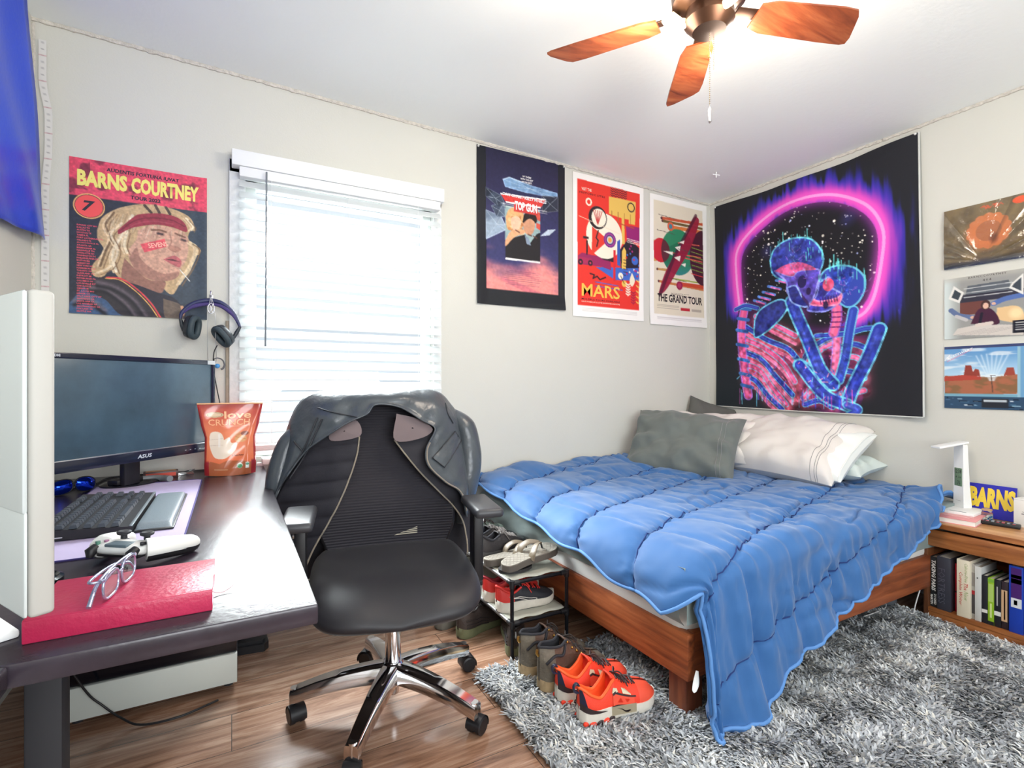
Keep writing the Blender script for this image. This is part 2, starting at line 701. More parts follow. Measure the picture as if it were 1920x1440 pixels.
structure('trim_1', bead((XL, YB - .004, zc(XL) - .004), (XR, YB - .004, zc(XR) - .004), 0.008, 1), m_bead)
structure('trim_2', bead((XR - .004, YF, ZC - .004), (XR - .004, YB, ZC - .004), 0.008, 2), m_bead)
structure('trim_3', bead((XL + .003, YB - .003, 0.7), (XL + .003, YB - .003, 2.48), 0.006, 3), m_bead)
structure('trim_4', bead((XR - .002, YB - .002, 0.1), (XR - .002, YB - .002, 2.41), 0.003, 4), m_wall)

# the window by the desk
m_frame = mat('window_vinyl', (224, 228, 226), 0.4)
m_frame_edge = mat('old_window_casing', (150, 138, 122), 0.6, var=(40, 0.15))
fr = MB()
for a, b_ in ((WX0, WX0 + .045), (WX1 - .045, WX1)):
    fr.box(a, b_, YB + .03, YB + .075, WZ0, WZ1, 0.004)
fr.box(WX0, WX1, YB + .03, YB + .075, WZ0, WZ0 + .045, 0.004).box(WX0, WX1, YB + .03, YB + .075, WZ1 - .045, WZ1, 0.004)
fr.box(WX0 + .04, WX1 - .04, YB + .035, YB + .07, 1.36, 1.41, 0.004)
win = structure('window_1', fr, m_frame)
gl = bpy.data.materials.new('window_glass')
gl.use_nodes = True
g_nt = gl.node_tree
g_nt.nodes.remove(g_nt.nodes['Principled BSDF'])
g_tr = N(g_nt, 'ShaderNodeBsdfTransparent')
g_gl = N(g_nt, 'ShaderNodeBsdfGlossy', _Roughness=0.02)
g_mx = N(g_nt, 'ShaderNodeMixShader')
g_mx.inputs[0].default_value = 0.06
g_nt.links.new(g_tr.outputs[0], g_mx.inputs[1])
g_nt.links.new(g_gl.outputs[0], g_mx.inputs[2])
g_nt.links.new(g_mx.outputs[0], g_nt.nodes['Material Output'].inputs[0])
structure('window_pane', MB().box(WX0 + .04, WX1 - .04, YB + .05, YB + .054, WZ0 + .04, WZ1 - .04), gl, win)
cas = MB()
cas.box(-.01, WX0, YB - .018, YB, .68, 2.09, .003)                     # casing left
cas.box(WX1, WX1 + .045, YB - .018, YB, .68, 2.09, .003)
cas.box(-.01, WX1 + .045, YB - .018, YB, WZ1, 2.09, .003)
structure('window_casing', cas, [m_trimw], win)
ed = MB().box(-.024, -.01, YB - .012, YB, .70, 1.36, .002)
structure('window_casing_edge', ed, m_frame_edge, win)
sill = MB()
sill.box(.12, WX1 + .07, YB - .105, YB + .03, .715, .74, .005)
sill.box(.10, WX1 + .05, YB - .022, YB, .62, .715, .004)
structure('window_sill', sill, m_white, win)

# blind
m_slat = bpy.data.materials.new('blind_slat')
m_slat.use_nodes = True
s_nt = m_slat.node_tree
s_p = s_nt.nodes['Principled BSDF']
s_p.inputs['Base Color'].default_value = rgba((214, 219, 220))
s_p.inputs['Roughness'].default_value = 0.4
s_t = N(s_nt, 'ShaderNodeBsdfTranslucent')
s_t.inputs[0].default_value = rgba((225, 236, 238))
s_m = N(s_nt, 'ShaderNodeMixShader')
s_m.inputs[0].default_value = 0.08
s_nt.links.new(s_p.outputs[0], s_m.inputs[1])
s_nt.links.new(s_t.outputs[0], s_m.inputs[2])
s_nt.links.new(s_m.outputs[0], s_nt.nodes['Material Output'].inputs[0])

bl = thing('window_blind', 'white horizontal slatted blind hanging over the bright window', 'blind', (0.5, YB - .05, .77))
hd = MB()
hd.box(.0, .995, YB - .075, YB - .018, 2.045, 2.115, .004)              # valance
ob('valance', hd, m_white, bl)
ob('headrail', MB().box(.03, .975, YB - .07, YB - .02, 2.0, 2.044, .004), m_white, bl)
sl = MB()
tilt = radians(47)
for k in range(25):
    z = 1.975 - k * 0.0478
    g = []
    for t in np.linspace(-.5, .5, 7):
        yy = YB - .047 + t * .05 * cos(tilt)
        zz = z + t * .05 * sin(tilt) + .0025 * (1 - (2 * t) ** 2)
        g.append([(.03, yy, zz), (.34, yy, zz), (.66, yy, zz), (.982, yy, zz)])
    sl.grid(g)
    g2 = [[(x, y, z_ - .0022) for x, y, z_ in row] for row in g]
    sl.grid(g2, flip=True)
    for side in (0, -1):
        sl.grid([[q[side] for q in g], [q[side] for q in g2]])
    sl.grid([g[0], g2[0]]).grid([g[-1], g2[-1]])
ob('slats', sl, m_slat, bl)
ob('bottom_rail', MB().box(.03, .982, YB - .072, YB - .022, .772, .80, .004), m_white, bl)
for x in (.16, .5, .85):
    ob('ladder_cord', MB().tube([(x, YB - .072, 2.0), (x, YB - .073, 1.4), (x, YB - .072, .8)], .0011, 5), m_white, bl)
m_wand = mat('clear_wand', (120, 128, 136), 0.15)
ob('tilt_wand', MB().tube([(.138, YB - .088, 2.03), (.136, YB - .09, 1.6), (.133, YB - .092, 1.245)], .004, 6), m_wand, bl)
knot = spline([(.27, 2.565, .775), (.26, 2.563, .76), (.28, 2.563, .752), (.255, 2.563, .748), (.275, 2.563, .742), (.29, 2.563, .756), (.262, 2.563, .758)], 40)
ob('pull_cord', MB().tube(knot, .0012, 5), m_white, bl)
A_TOUR = {
    'header': [(0.000, 0.000), (1.000, 0.000), (1.000, 0.243), (-0.002, 0.244)],
    'circle': [(0.134, 0.304), (0.241, 0.291), (0.133, 0.382)],
    'hair': [(0.188, 0.451), (0.220, 0.370), (0.303, 0.308), (0.397, 0.270), (0.521, 0.241), (0.669, 0.240), (0.802, 0.265), (0.875, 0.303), (0.901, 0.375), (0.864, 0.388), (0.853, 0.445), (0.943, 0.502), (0.938, 0.540), (0.906, 0.561), (0.864, 0.668), (0.791, 0.748), (0.729, 0.835), (0.658, 0.794), (0.668, 0.738), (0.568, 0.754), (0.471, 0.752), (0.366, 0.768), (0.282, 0.704), (0.227, 0.752), (0.163, 0.748), (0.154, 0.688), (0.209, 0.614), (0.232, 0.568), (0.192, 0.511)],
    'face': [(0.472, 0.421), (0.570, 0.379), (0.679, 0.376), (0.771, 0.389), (0.833, 0.415), (0.851, 0.482), (0.838, 0.577), (0.791, 0.655), (0.760, 0.718), (0.678, 0.746), (0.549, 0.742), (0.452, 0.682), (0.409, 0.614), (0.414, 0.551), (0.462, 0.484)],
    'shade': [(0.409, 0.614), (0.452, 0.682), (0.549, 0.742), (0.678, 0.746), (0.760, 0.718), (0.775, 0.675), (0.668, 0.697), (0.569, 0.668), (0.491, 0.607), (0.462, 0.538)],
    'neck': [(0.376, 0.617), (0.452, 0.682), (0.549, 0.746), (0.668, 0.749), (0.668, 0.793), (0.628, 0.832), (0.471, 0.788), (0.366, 0.768), (0.357, 0.707)],
    'band': [(0.330, 0.436), (0.444, 0.335), (0.502, 0.310), (0.629, 0.291), (0.750, 0.299), (0.822, 0.337), (0.838, 0.395), (0.730, 0.375), (0.609, 0.370), (0.501, 0.391), (0.415, 0.418), (0.339, 0.463)],
    'band2': [(0.339, 0.444), (0.453, 0.360), (0.570, 0.329), (0.720, 0.326), (0.822, 0.360)],
    'band3': [(0.377, 0.431), (0.472, 0.376), (0.599, 0.348), (0.730, 0.352)],
    'strands': [(0.434, 0.327), (0.377, 0.440), (0.320, 0.534), (0.292, 0.624), (0.319, 0.710)],
    'strands2': [(0.303, 0.325), (0.247, 0.410), (0.283, 0.493), (0.246, 0.584), (0.209, 0.683)],
    'strands3': [(0.521, 0.250), (0.570, 0.293)],
    'strands4': [(0.600, 0.240), (0.629, 0.286)],
    'strands5': [(0.679, 0.244), (0.710, 0.286)],
    'strands6': [(0.396, 0.438), (0.376, 0.528), (0.395, 0.580)],
    'strands7': [(0.833, 0.299), (0.885, 0.348), (0.874, 0.378)],
    'strands8': [(0.864, 0.463), (0.917, 0.504), (0.874, 0.620), (0.780, 0.758)],
    'strands9': [(0.358, 0.389), (0.283, 0.467), (0.329, 0.568), (0.282, 0.677), (0.190, 0.728)],
    'eye': [(0.619, 0.428), (0.654, 0.430)],
    'eye2': [(0.801, 0.452), (0.827, 0.457)],
    'brow': [(0.574, 0.410), (0.629, 0.404), (0.679, 0.412)],
    'brow2': [(0.750, 0.414), (0.822, 0.434)],
    'nose': [(0.709, 0.423), (0.719, 0.477), (0.699, 0.520), (0.745, 0.539), (0.791, 0.521)],
    'noses': [(0.714, 0.496), (0.699, 0.525), (0.750, 0.543), (0.796, 0.523), (0.770, 0.504)],
    'lips': [(0.658, 0.600), (0.709, 0.577), (0.750, 0.568), (0.796, 0.599), (0.782, 0.644), (0.729, 0.630)],
    'mouth': [(0.673, 0.598), (0.729, 0.591), (0.789, 0.607), (0.729, 0.606)],
    'aid': [(0.491, 0.513), (0.669, 0.459), (0.684, 0.512), (0.520, 0.566)],
    'cig': [(0.785, 0.660), (0.861, 0.734)],
    'jacket': [(0.100, 0.821), (0.245, 0.742), (0.319, 0.758), (0.470, 0.833), (0.587, 0.917), (0.652, 1.000), (0.374, 1.001), (0.244, 0.899), (0.135, 0.853)],
    'navy': [(0.001, 0.939), (0.100, 0.821), (0.189, 0.876), (0.299, 0.923), (0.393, 1.001), (-0.000, 1.000)],
    'turtle': [(0.366, 0.768), (0.471, 0.788), (0.628, 0.832), (0.729, 0.854), (0.801, 0.915), (0.821, 1.000), (0.652, 1.000), (0.568, 0.890), (0.470, 0.815)],
    'pipe': [(0.254, 0.754), (0.356, 0.756), (0.470, 0.819), (0.568, 0.904), (0.642, 1.001)],
    'pipe2': [(0.245, 0.761), (0.347, 0.765), (0.461, 0.833), (0.553, 0.914), (0.622, 0.999)],
    'brown': [(0.658, 0.867), (0.780, 0.897), (0.821, 0.951), (0.800, 1.001), (0.677, 1.001)],
    'thumb': [(0.788, 0.911), (0.811, 0.910), (0.823, 0.960), (0.806, 0.975)],
    'fold': [(0.144, 0.827), (0.244, 0.829), (0.374, 0.910), (0.450, 0.996)],
    'fold2': [(0.190, 0.789), (0.300, 0.808), (0.432, 0.880), (0.528, 0.992)],
    'fold3': [(0.037, 0.919), (0.126, 0.897), (0.243, 0.970)],
}
A_JET = {
    'inner': [(0.099, 0.262), (0.914, 0.274), (0.918, 0.895), (0.104, 0.897)],
    'wing': [(0.282, 0.187), (0.351, 0.165), (0.590, 0.189), (0.901, 0.203), (0.902, 0.237), (0.756, 0.237), (0.526, 0.240), (0.306, 0.229)],
    'wing2': [(0.099, 0.260), (0.260, 0.293), (0.307, 0.351), (0.231, 0.369), (0.099, 0.315)],
    'wing3': [(0.100, 0.403), (0.261, 0.428), (0.304, 0.478), (0.305, 0.509), (0.101, 0.585)],
    'wing4': [(0.722, 0.241), (0.914, 0.225), (0.914, 0.322), (0.723, 0.355)],
    'wing5': [(0.156, 0.370), (0.291, 0.335), (0.307, 0.423), (0.216, 0.434)],
    'pic': [(0.303, 0.351), (0.698, 0.339), (0.701, 0.692), (0.306, 0.686)],
    'bar': [(0.306, 0.687), (0.701, 0.684), (0.701, 0.696), (0.306, 0.699)],
    'blond': [(0.310, 0.423), (0.345, 0.373), (0.415, 0.351), (0.486, 0.365), (0.514, 0.408), (0.495, 0.475), (0.416, 0.497), (0.331, 0.502)],
    'faceA': [(0.369, 0.425), (0.439, 0.407), (0.482, 0.439), (0.456, 0.488), (0.401, 0.503), (0.369, 0.470)],
    'dark': [(0.495, 0.438), (0.519, 0.384), (0.591, 0.363), (0.649, 0.382), (0.654, 0.429), (0.527, 0.452)],
    'faceB': [(0.503, 0.446), (0.575, 0.410), (0.638, 0.431), (0.617, 0.498), (0.560, 0.518), (0.515, 0.496)],
    'armA': [(0.305, 0.577), (0.369, 0.511), (0.495, 0.488), (0.519, 0.509), (0.401, 0.549), (0.311, 0.613)],
    'black': [(0.305, 0.613), (0.401, 0.549), (0.528, 0.517), (0.576, 0.577), (0.658, 0.503), (0.699, 0.490), (0.701, 0.684), (0.306, 0.687)],
    'stripe': [(0.640, 0.355), (0.698, 0.353), (0.699, 0.414), (0.641, 0.402)],
    'stripe2': [(0.654, 0.429), (0.699, 0.433), (0.699, 0.475), (0.654, 0.462)],
    'shirt': [(0.520, 0.518), (0.568, 0.541), (0.593, 0.585), (0.544, 0.580)],
    'redband': [(0.253, 0.281), (0.765, 0.264), (0.706, 0.324), (0.309, 0.328)],
    'white1': [(0.253, 0.277), (0.770, 0.258), (0.765, 0.268), (0.254, 0.285)],
    'white2': [(0.309, 0.323), (0.710, 0.317), (0.703, 0.327), (0.309, 0.332)],
    'glow': [(0.103, 0.801), (0.917, 0.683)],
    'plane': [(0.699, 0.513), (0.792, 0.461), (0.886, 0.450), (0.809, 0.497)],
}
A_MARS = {
    'inner': [(0.061, 0.044), (0.940, 0.052), (0.928, 0.920), (0.064, 0.919)],
    'yellow': [(0.491, 0.120), (0.880, 0.117), (0.868, 0.290), (0.774, 0.290), (0.775, 0.258), (0.709, 0.260), (0.718, 0.443), (0.671, 0.448), (0.672, 0.259), (0.488, 0.245)],
    'ring': [(0.809, 0.166), (0.862, 0.160), (0.808, 0.195)],
    'disc': [(0.429, 0.411), (0.669, 0.385), (0.426, 0.549)],
    'wedge': [(0.254, 0.560), (0.257, 0.358), (0.487, 0.435)],
    'tgt': [(0.503, 0.432), (0.579, 0.424)],
    'ring2': [(0.213, 0.190), (0.249, 0.185)],
    'cup': [(0.335, 0.289), (0.448, 0.275)],
    'bolt': [(0.343, 0.379), (0.313, 0.433), (0.341, 0.450), (0.321, 0.493)],
    'hill': [(0.069, 0.577), (0.124, 0.552), (0.254, 0.560), (0.387, 0.558), (0.426, 0.544), (0.504, 0.567), (0.522, 0.648), (0.366, 0.630), (0.068, 0.636)],
    'hill2': [(0.387, 0.578), (0.486, 0.507), (0.584, 0.550), (0.583, 0.591)],
    'blue': [(0.309, 0.640), (0.922, 0.604), (0.934, 0.698), (0.579, 0.715)],
    'blue2': [(0.607, 0.434), (0.648, 0.414), (0.652, 0.611), (0.606, 0.604)],
    'purple': [(0.732, 0.305), (0.938, 0.303), (0.939, 0.421), (0.750, 0.408)],
    'dark': [(0.645, 0.492), (0.771, 0.396), (0.927, 0.454), (0.928, 0.603), (0.662, 0.626)],
    'tower': [(0.707, 0.465), (0.737, 0.494), (0.733, 0.630), (0.672, 0.625), (0.676, 0.500)],
    'red2': [(0.555, 0.501), (0.585, 0.498), (0.583, 0.725), (0.549, 0.722)],
    'zig': [(0.233, 0.691), (0.289, 0.697), (0.270, 0.723), (0.327, 0.704), (0.364, 0.726), (0.442, 0.705)],
    'zigs': [(0.516, 0.054), (0.566, 0.057), (0.617, 0.045), (0.678, 0.053), (0.744, 0.049)],
    'wheelA': [(0.104, 0.618), (0.134, 0.616)],
    'wheelB': [(0.234, 0.617), (0.264, 0.614)],
    'cart': [(0.068, 0.582), (0.244, 0.586), (0.281, 0.612), (0.068, 0.636)],
    'mast': [(0.190, 0.466), (0.188, 0.556)],
    'ballA': [(0.657, 0.680), (0.693, 0.677)],
    'ballB': [(0.710, 0.734), (0.743, 0.731)],
    'leaf': [(0.765, 0.732), (0.763, 0.825)],
    'leaf2': [(0.842, 0.789), (0.844, 0.883)],
    'leaf3': [(0.919, 0.689), (0.923, 0.889)],
    'drop': [(0.822, 0.644), (0.866, 0.703), (0.823, 0.748), (0.787, 0.709)],
    'mars': [(0.117, 0.755), (0.656, 0.714), (0.652, 0.833)],
    'vis': [(0.112, 0.092), (0.243, 0.107)],
    'his': [(0.084, 0.128), (0.435, 0.129)],
    'mult': [(0.115, 0.858), (0.646, 0.864)],
    'sub': [(0.115, 0.877), (0.645, 0.884)],
    'blueball': [(0.866, 0.554), (0.919, 0.549)],
}
A_PLAN = {
    'inner': [(0.067, 0.045), (0.919, 0.051), (0.952, 0.917), (0.075, 0.916)],
    'green': [(0.484, 0.417), (0.745, 0.392), (0.483, 0.621)],
    'red': [(0.187, 0.423), (0.311, 0.411), (0.186, 0.506)],
    'tan': [(0.072, 0.434), (0.140, 0.428)],
    'dark': [(0.939, 0.432), (1.180, 0.411), (0.939, 0.644)],
    'lens': [(0.797, 0.100), (0.856, 0.149), (0.707, 0.361), (0.483, 0.553), (0.290, 0.714), (0.173, 0.767), (0.162, 0.734), (0.291, 0.558), (0.582, 0.305), (0.733, 0.140)],
    's1': [(0.199, 0.174), (0.926, 0.159)],
    's2': [(0.211, 0.195), (0.926, 0.194)],
    's3': [(0.340, 0.230), (0.926, 0.223)],
    's4': [(0.244, 0.628), (0.952, 0.637)],
    's5': [(0.150, 0.663), (0.952, 0.690)],
    's6': [(0.507, 0.664), (0.952, 0.667)],
    's7': [(0.128, 0.572), (0.291, 0.569)],
    's8': [(0.363, 0.428), (0.887, 0.431)],
    's9': [(0.533, 0.452), (0.913, 0.464)],
    's10': [(0.484, 0.344), (0.861, 0.335)],
    'n1': [(0.352, 0.226), (0.407, 0.220)],
    'n2': [(0.507, 0.678), (0.557, 0.674)],
    'shipA': [(0.221, 0.425), (0.387, 0.421), (0.387, 0.449)],
    'shipB': [(0.423, 0.383), (0.528, 0.362), (0.508, 0.409)],
    'shipC': [(0.411, 0.463), (0.528, 0.441), (0.508, 0.488)],
    'shipD': [(0.496, 0.337), (0.595, 0.315), (0.577, 0.345)],
    'shipE': [(0.532, 0.509), (0.619, 0.493), (0.607, 0.525)],
    'title': [(0.127, 0.753), (0.918, 0.746), (0.913, 0.832)],
    'badge': [(0.531, 0.854), (0.681, 0.877)],
    'l1': [(0.126, 0.869), (0.507, 0.881)],
}
A_TAP = {
    'ring': [(0.159, 0.522), (0.143, 0.369), (0.152, 0.249), (0.248, 0.161), (0.374, 0.105), (0.515, 0.092), (0.643, 0.110), (0.751, 0.161), (0.826, 0.226), (0.865, 0.319), (0.854, 0.428), (0.827, 0.543), (0.793, 0.603), (0.745, 0.630)],
    'sky': [(0.185, 0.505), (0.175, 0.374), (0.190, 0.267), (0.278, 0.187), (0.396, 0.134), (0.525, 0.122), (0.643, 0.140), (0.742, 0.188), (0.809, 0.250), (0.841, 0.322), (0.838, 0.425), (0.811, 0.532), (0.759, 0.599), (0.631, 0.670), (0.513, 0.643), (0.504, 0.570), (0.318, 0.540)],
    'skullA': [(0.344, 0.325), (0.364, 0.282), (0.415, 0.255), (0.491, 0.253), (0.562, 0.277), (0.605, 0.330), (0.615, 0.376), (0.598, 0.416), (0.578, 0.447), (0.538, 0.454), (0.465, 0.439), (0.401, 0.420), (0.356, 0.384)],
    'faceA': [(0.368, 0.377), (0.455, 0.414), (0.493, 0.398), (0.579, 0.404), (0.598, 0.425), (0.582, 0.474), (0.566, 0.516), (0.531, 0.547), (0.474, 0.522), (0.432, 0.480), (0.428, 0.433)],
    'jawA': [(0.433, 0.461), (0.476, 0.459), (0.506, 0.508), (0.536, 0.547), (0.515, 0.554), (0.453, 0.524)],
    'eyeA': [(0.528, 0.426), (0.553, 0.430)],
    'skullB': [(0.592, 0.458), (0.617, 0.419), (0.674, 0.408), (0.737, 0.423), (0.775, 0.454), (0.791, 0.489), (0.782, 0.536), (0.751, 0.573), (0.707, 0.576), (0.644, 0.518), (0.596, 0.494)],
    'faceB': [(0.592, 0.463), (0.640, 0.449), (0.654, 0.493), (0.694, 0.525), (0.680, 0.556), (0.623, 0.584), (0.535, 0.572), (0.556, 0.541), (0.581, 0.509)],
    'eyeB': [(0.635, 0.478), (0.656, 0.481)],
    'cheekB': [(0.546, 0.518), (0.595, 0.541), (0.671, 0.538), (0.694, 0.525), (0.670, 0.564), (0.556, 0.550)],
    'neckA': [(0.422, 0.432), (0.366, 0.461), (0.331, 0.489), (0.295, 0.509)],
    'neckB': [(0.670, 0.580), (0.669, 0.623), (0.654, 0.676)],
    'scap': [(0.251, 0.591), (0.283, 0.546), (0.365, 0.513), (0.415, 0.514), (0.431, 0.553), (0.385, 0.604), (0.316, 0.649), (0.250, 0.668)],
    'armA': [(0.453, 0.524), (0.483, 0.595), (0.532, 0.697), (0.589, 0.823), (0.645, 0.884)],
    'armA2': [(0.645, 0.884), (0.588, 0.866), (0.489, 0.802)],
    'armB': [(0.489, 0.802), (0.606, 0.926), (0.707, 0.967)],
    'armC': [(0.741, 0.597), (0.722, 0.677), (0.702, 0.776), (0.673, 0.867)],
    'armD': [(0.841, 0.679), (0.797, 0.780), (0.735, 0.892), (0.707, 0.958)],
    'clavB': [(0.573, 0.683), (0.704, 0.684), (0.791, 0.671), (0.861, 0.677)],
    'clavA': [(0.133, 0.529), (0.197, 0.516), (0.271, 0.535)],
    'spineA': [(0.191, 0.525), (0.170, 0.613), (0.173, 0.732), (0.190, 0.852), (0.207, 0.940)],
    'torsoA': [(0.152, 0.521), (0.259, 0.533), (0.316, 0.644), (0.469, 0.765), (0.466, 0.892), (0.443, 0.973), (0.388, 1.002), (0.263, 0.910), (0.164, 0.881), (0.140, 0.650)],
    'torsoB': [(0.513, 0.660), (0.631, 0.662), (0.739, 0.695), (0.807, 0.708), (0.779, 0.844), (0.768, 0.949), (0.715, 1.000), (0.585, 0.996), (0.496, 0.945), (0.488, 0.856)],
    'r1': [(0.195, 0.615), (0.315, 0.682), (0.427, 0.727), (0.479, 0.775)],
    'r2': [(0.187, 0.674), (0.302, 0.720), (0.403, 0.790), (0.466, 0.874)],
    'r3': [(0.180, 0.733), (0.289, 0.776), (0.369, 0.854), (0.454, 0.932)],
    'r4': [(0.185, 0.792), (0.276, 0.824), (0.345, 0.901), (0.421, 0.974)],
    'r5': [(0.190, 0.852), (0.251, 0.872), (0.321, 0.939), (0.399, 0.997)],
    'r6': [(0.258, 0.572), (0.385, 0.631), (0.471, 0.675)],
    'q1': [(0.649, 0.689), (0.592, 0.710), (0.531, 0.750), (0.499, 0.811)],
    'q2': [(0.658, 0.715), (0.601, 0.737), (0.550, 0.787), (0.519, 0.856)],
    'q3': [(0.667, 0.740), (0.739, 0.728), (0.790, 0.747)],
    'q4': [(0.666, 0.783), (0.737, 0.777), (0.784, 0.804)],
    'q5': [(0.664, 0.833), (0.727, 0.835), (0.779, 0.860)],
    'q6': [(0.625, 0.926), (0.558, 0.909), (0.506, 0.945)],
    'q7': [(0.671, 0.934), (0.734, 0.917), (0.777, 0.908)],
    'q8': [(0.643, 0.977), (0.586, 0.952), (0.516, 0.971)],
    'stern': [(0.668, 0.690), (0.661, 0.774), (0.645, 0.884)],
    'hand': [(0.707, 0.967), (0.750, 0.982), (0.715, 1.008)],
    'vertA': [(0.308, 0.472), (0.377, 0.453), (0.411, 0.435)],
}
A_LP1 = {
    'x': [(0.519, 0.584), (0.497, 0.977), (0.925, 0.096), (0.479, 0.072), (0.749, 0.201)],
}
A_LP2 = {
    't': [(0.325, -0.001), (0.803, 0.001), (0.507, 0.062), (0.619, 0.128)],
    'man': [(0.484, 0.604), (0.628, 0.417), (0.707, 0.788)],
    'sheet': [(0.185, 0.831), (0.483, 0.786), (1.000, 0.849), (1.000, 1.000), (0.118, 0.931)],
    'mon': [(0.135, 0.130), (0.271, 0.258), (0.209, 0.420), (0.061, 0.332)],
    'mon2': [(0.867, 0.201), (1.000, 0.074), (1.000, 0.398), (0.828, 0.270)],
    'bed': [(0.688, 0.554), (0.944, 0.565), (1.000, 0.799), (0.708, 0.736)],
    'arm': [(0.648, 0.484), (0.788, 0.428), (1.000, 0.398)],
    'armb': [(0.379, 0.668), (0.208, 0.620), (0.099, 0.525)],
    'body': [(0.357, 0.771), (0.442, 0.572), (0.525, 0.531), (0.627, 0.571), (0.708, 0.711), (0.687, 0.811)],
    'box': [(0.876, 0.770), (1.000, 0.761), (1.000, 0.962), (0.876, 0.961)],
    'shelf': [(0.318, 0.160), (0.828, 0.144), (0.886, 0.380), (0.274, 0.364)],
}
A_LP3 = {
    't': [(0.022, 0.220), (0.113, 0.145), (0.398, 0.019)],
    'hor': [(0.009, 0.459), (0.944, 0.436)],
    'mesa': [(0.267, 0.466), (0.289, 0.311), (0.365, 0.314), (0.386, 0.418), (0.418, 0.368), (0.464, 0.382), (0.481, 0.485)],
    'mesa2': [(0.768, 0.480), (0.808, 0.357), (0.886, 0.360), (0.906, 0.472)],
    'ground': [(0.009, 0.472), (0.626, 0.502), (0.944, 0.461), (0.925, 0.755), (0.008, 0.767)],
    'pane': [(0.935, 0.020), (0.973, 0.755)],
    'chrome': [(0.522, 0.805), (0.837, 0.966)],
    'low': [(0.001, 0.775), (1.000, 0.755)],
    'v': [(0.636, 0.729), (0.616, 0.476), (0.667, 0.477)],
}

# ---------------------------------------------------------------- printed sheets on the walls


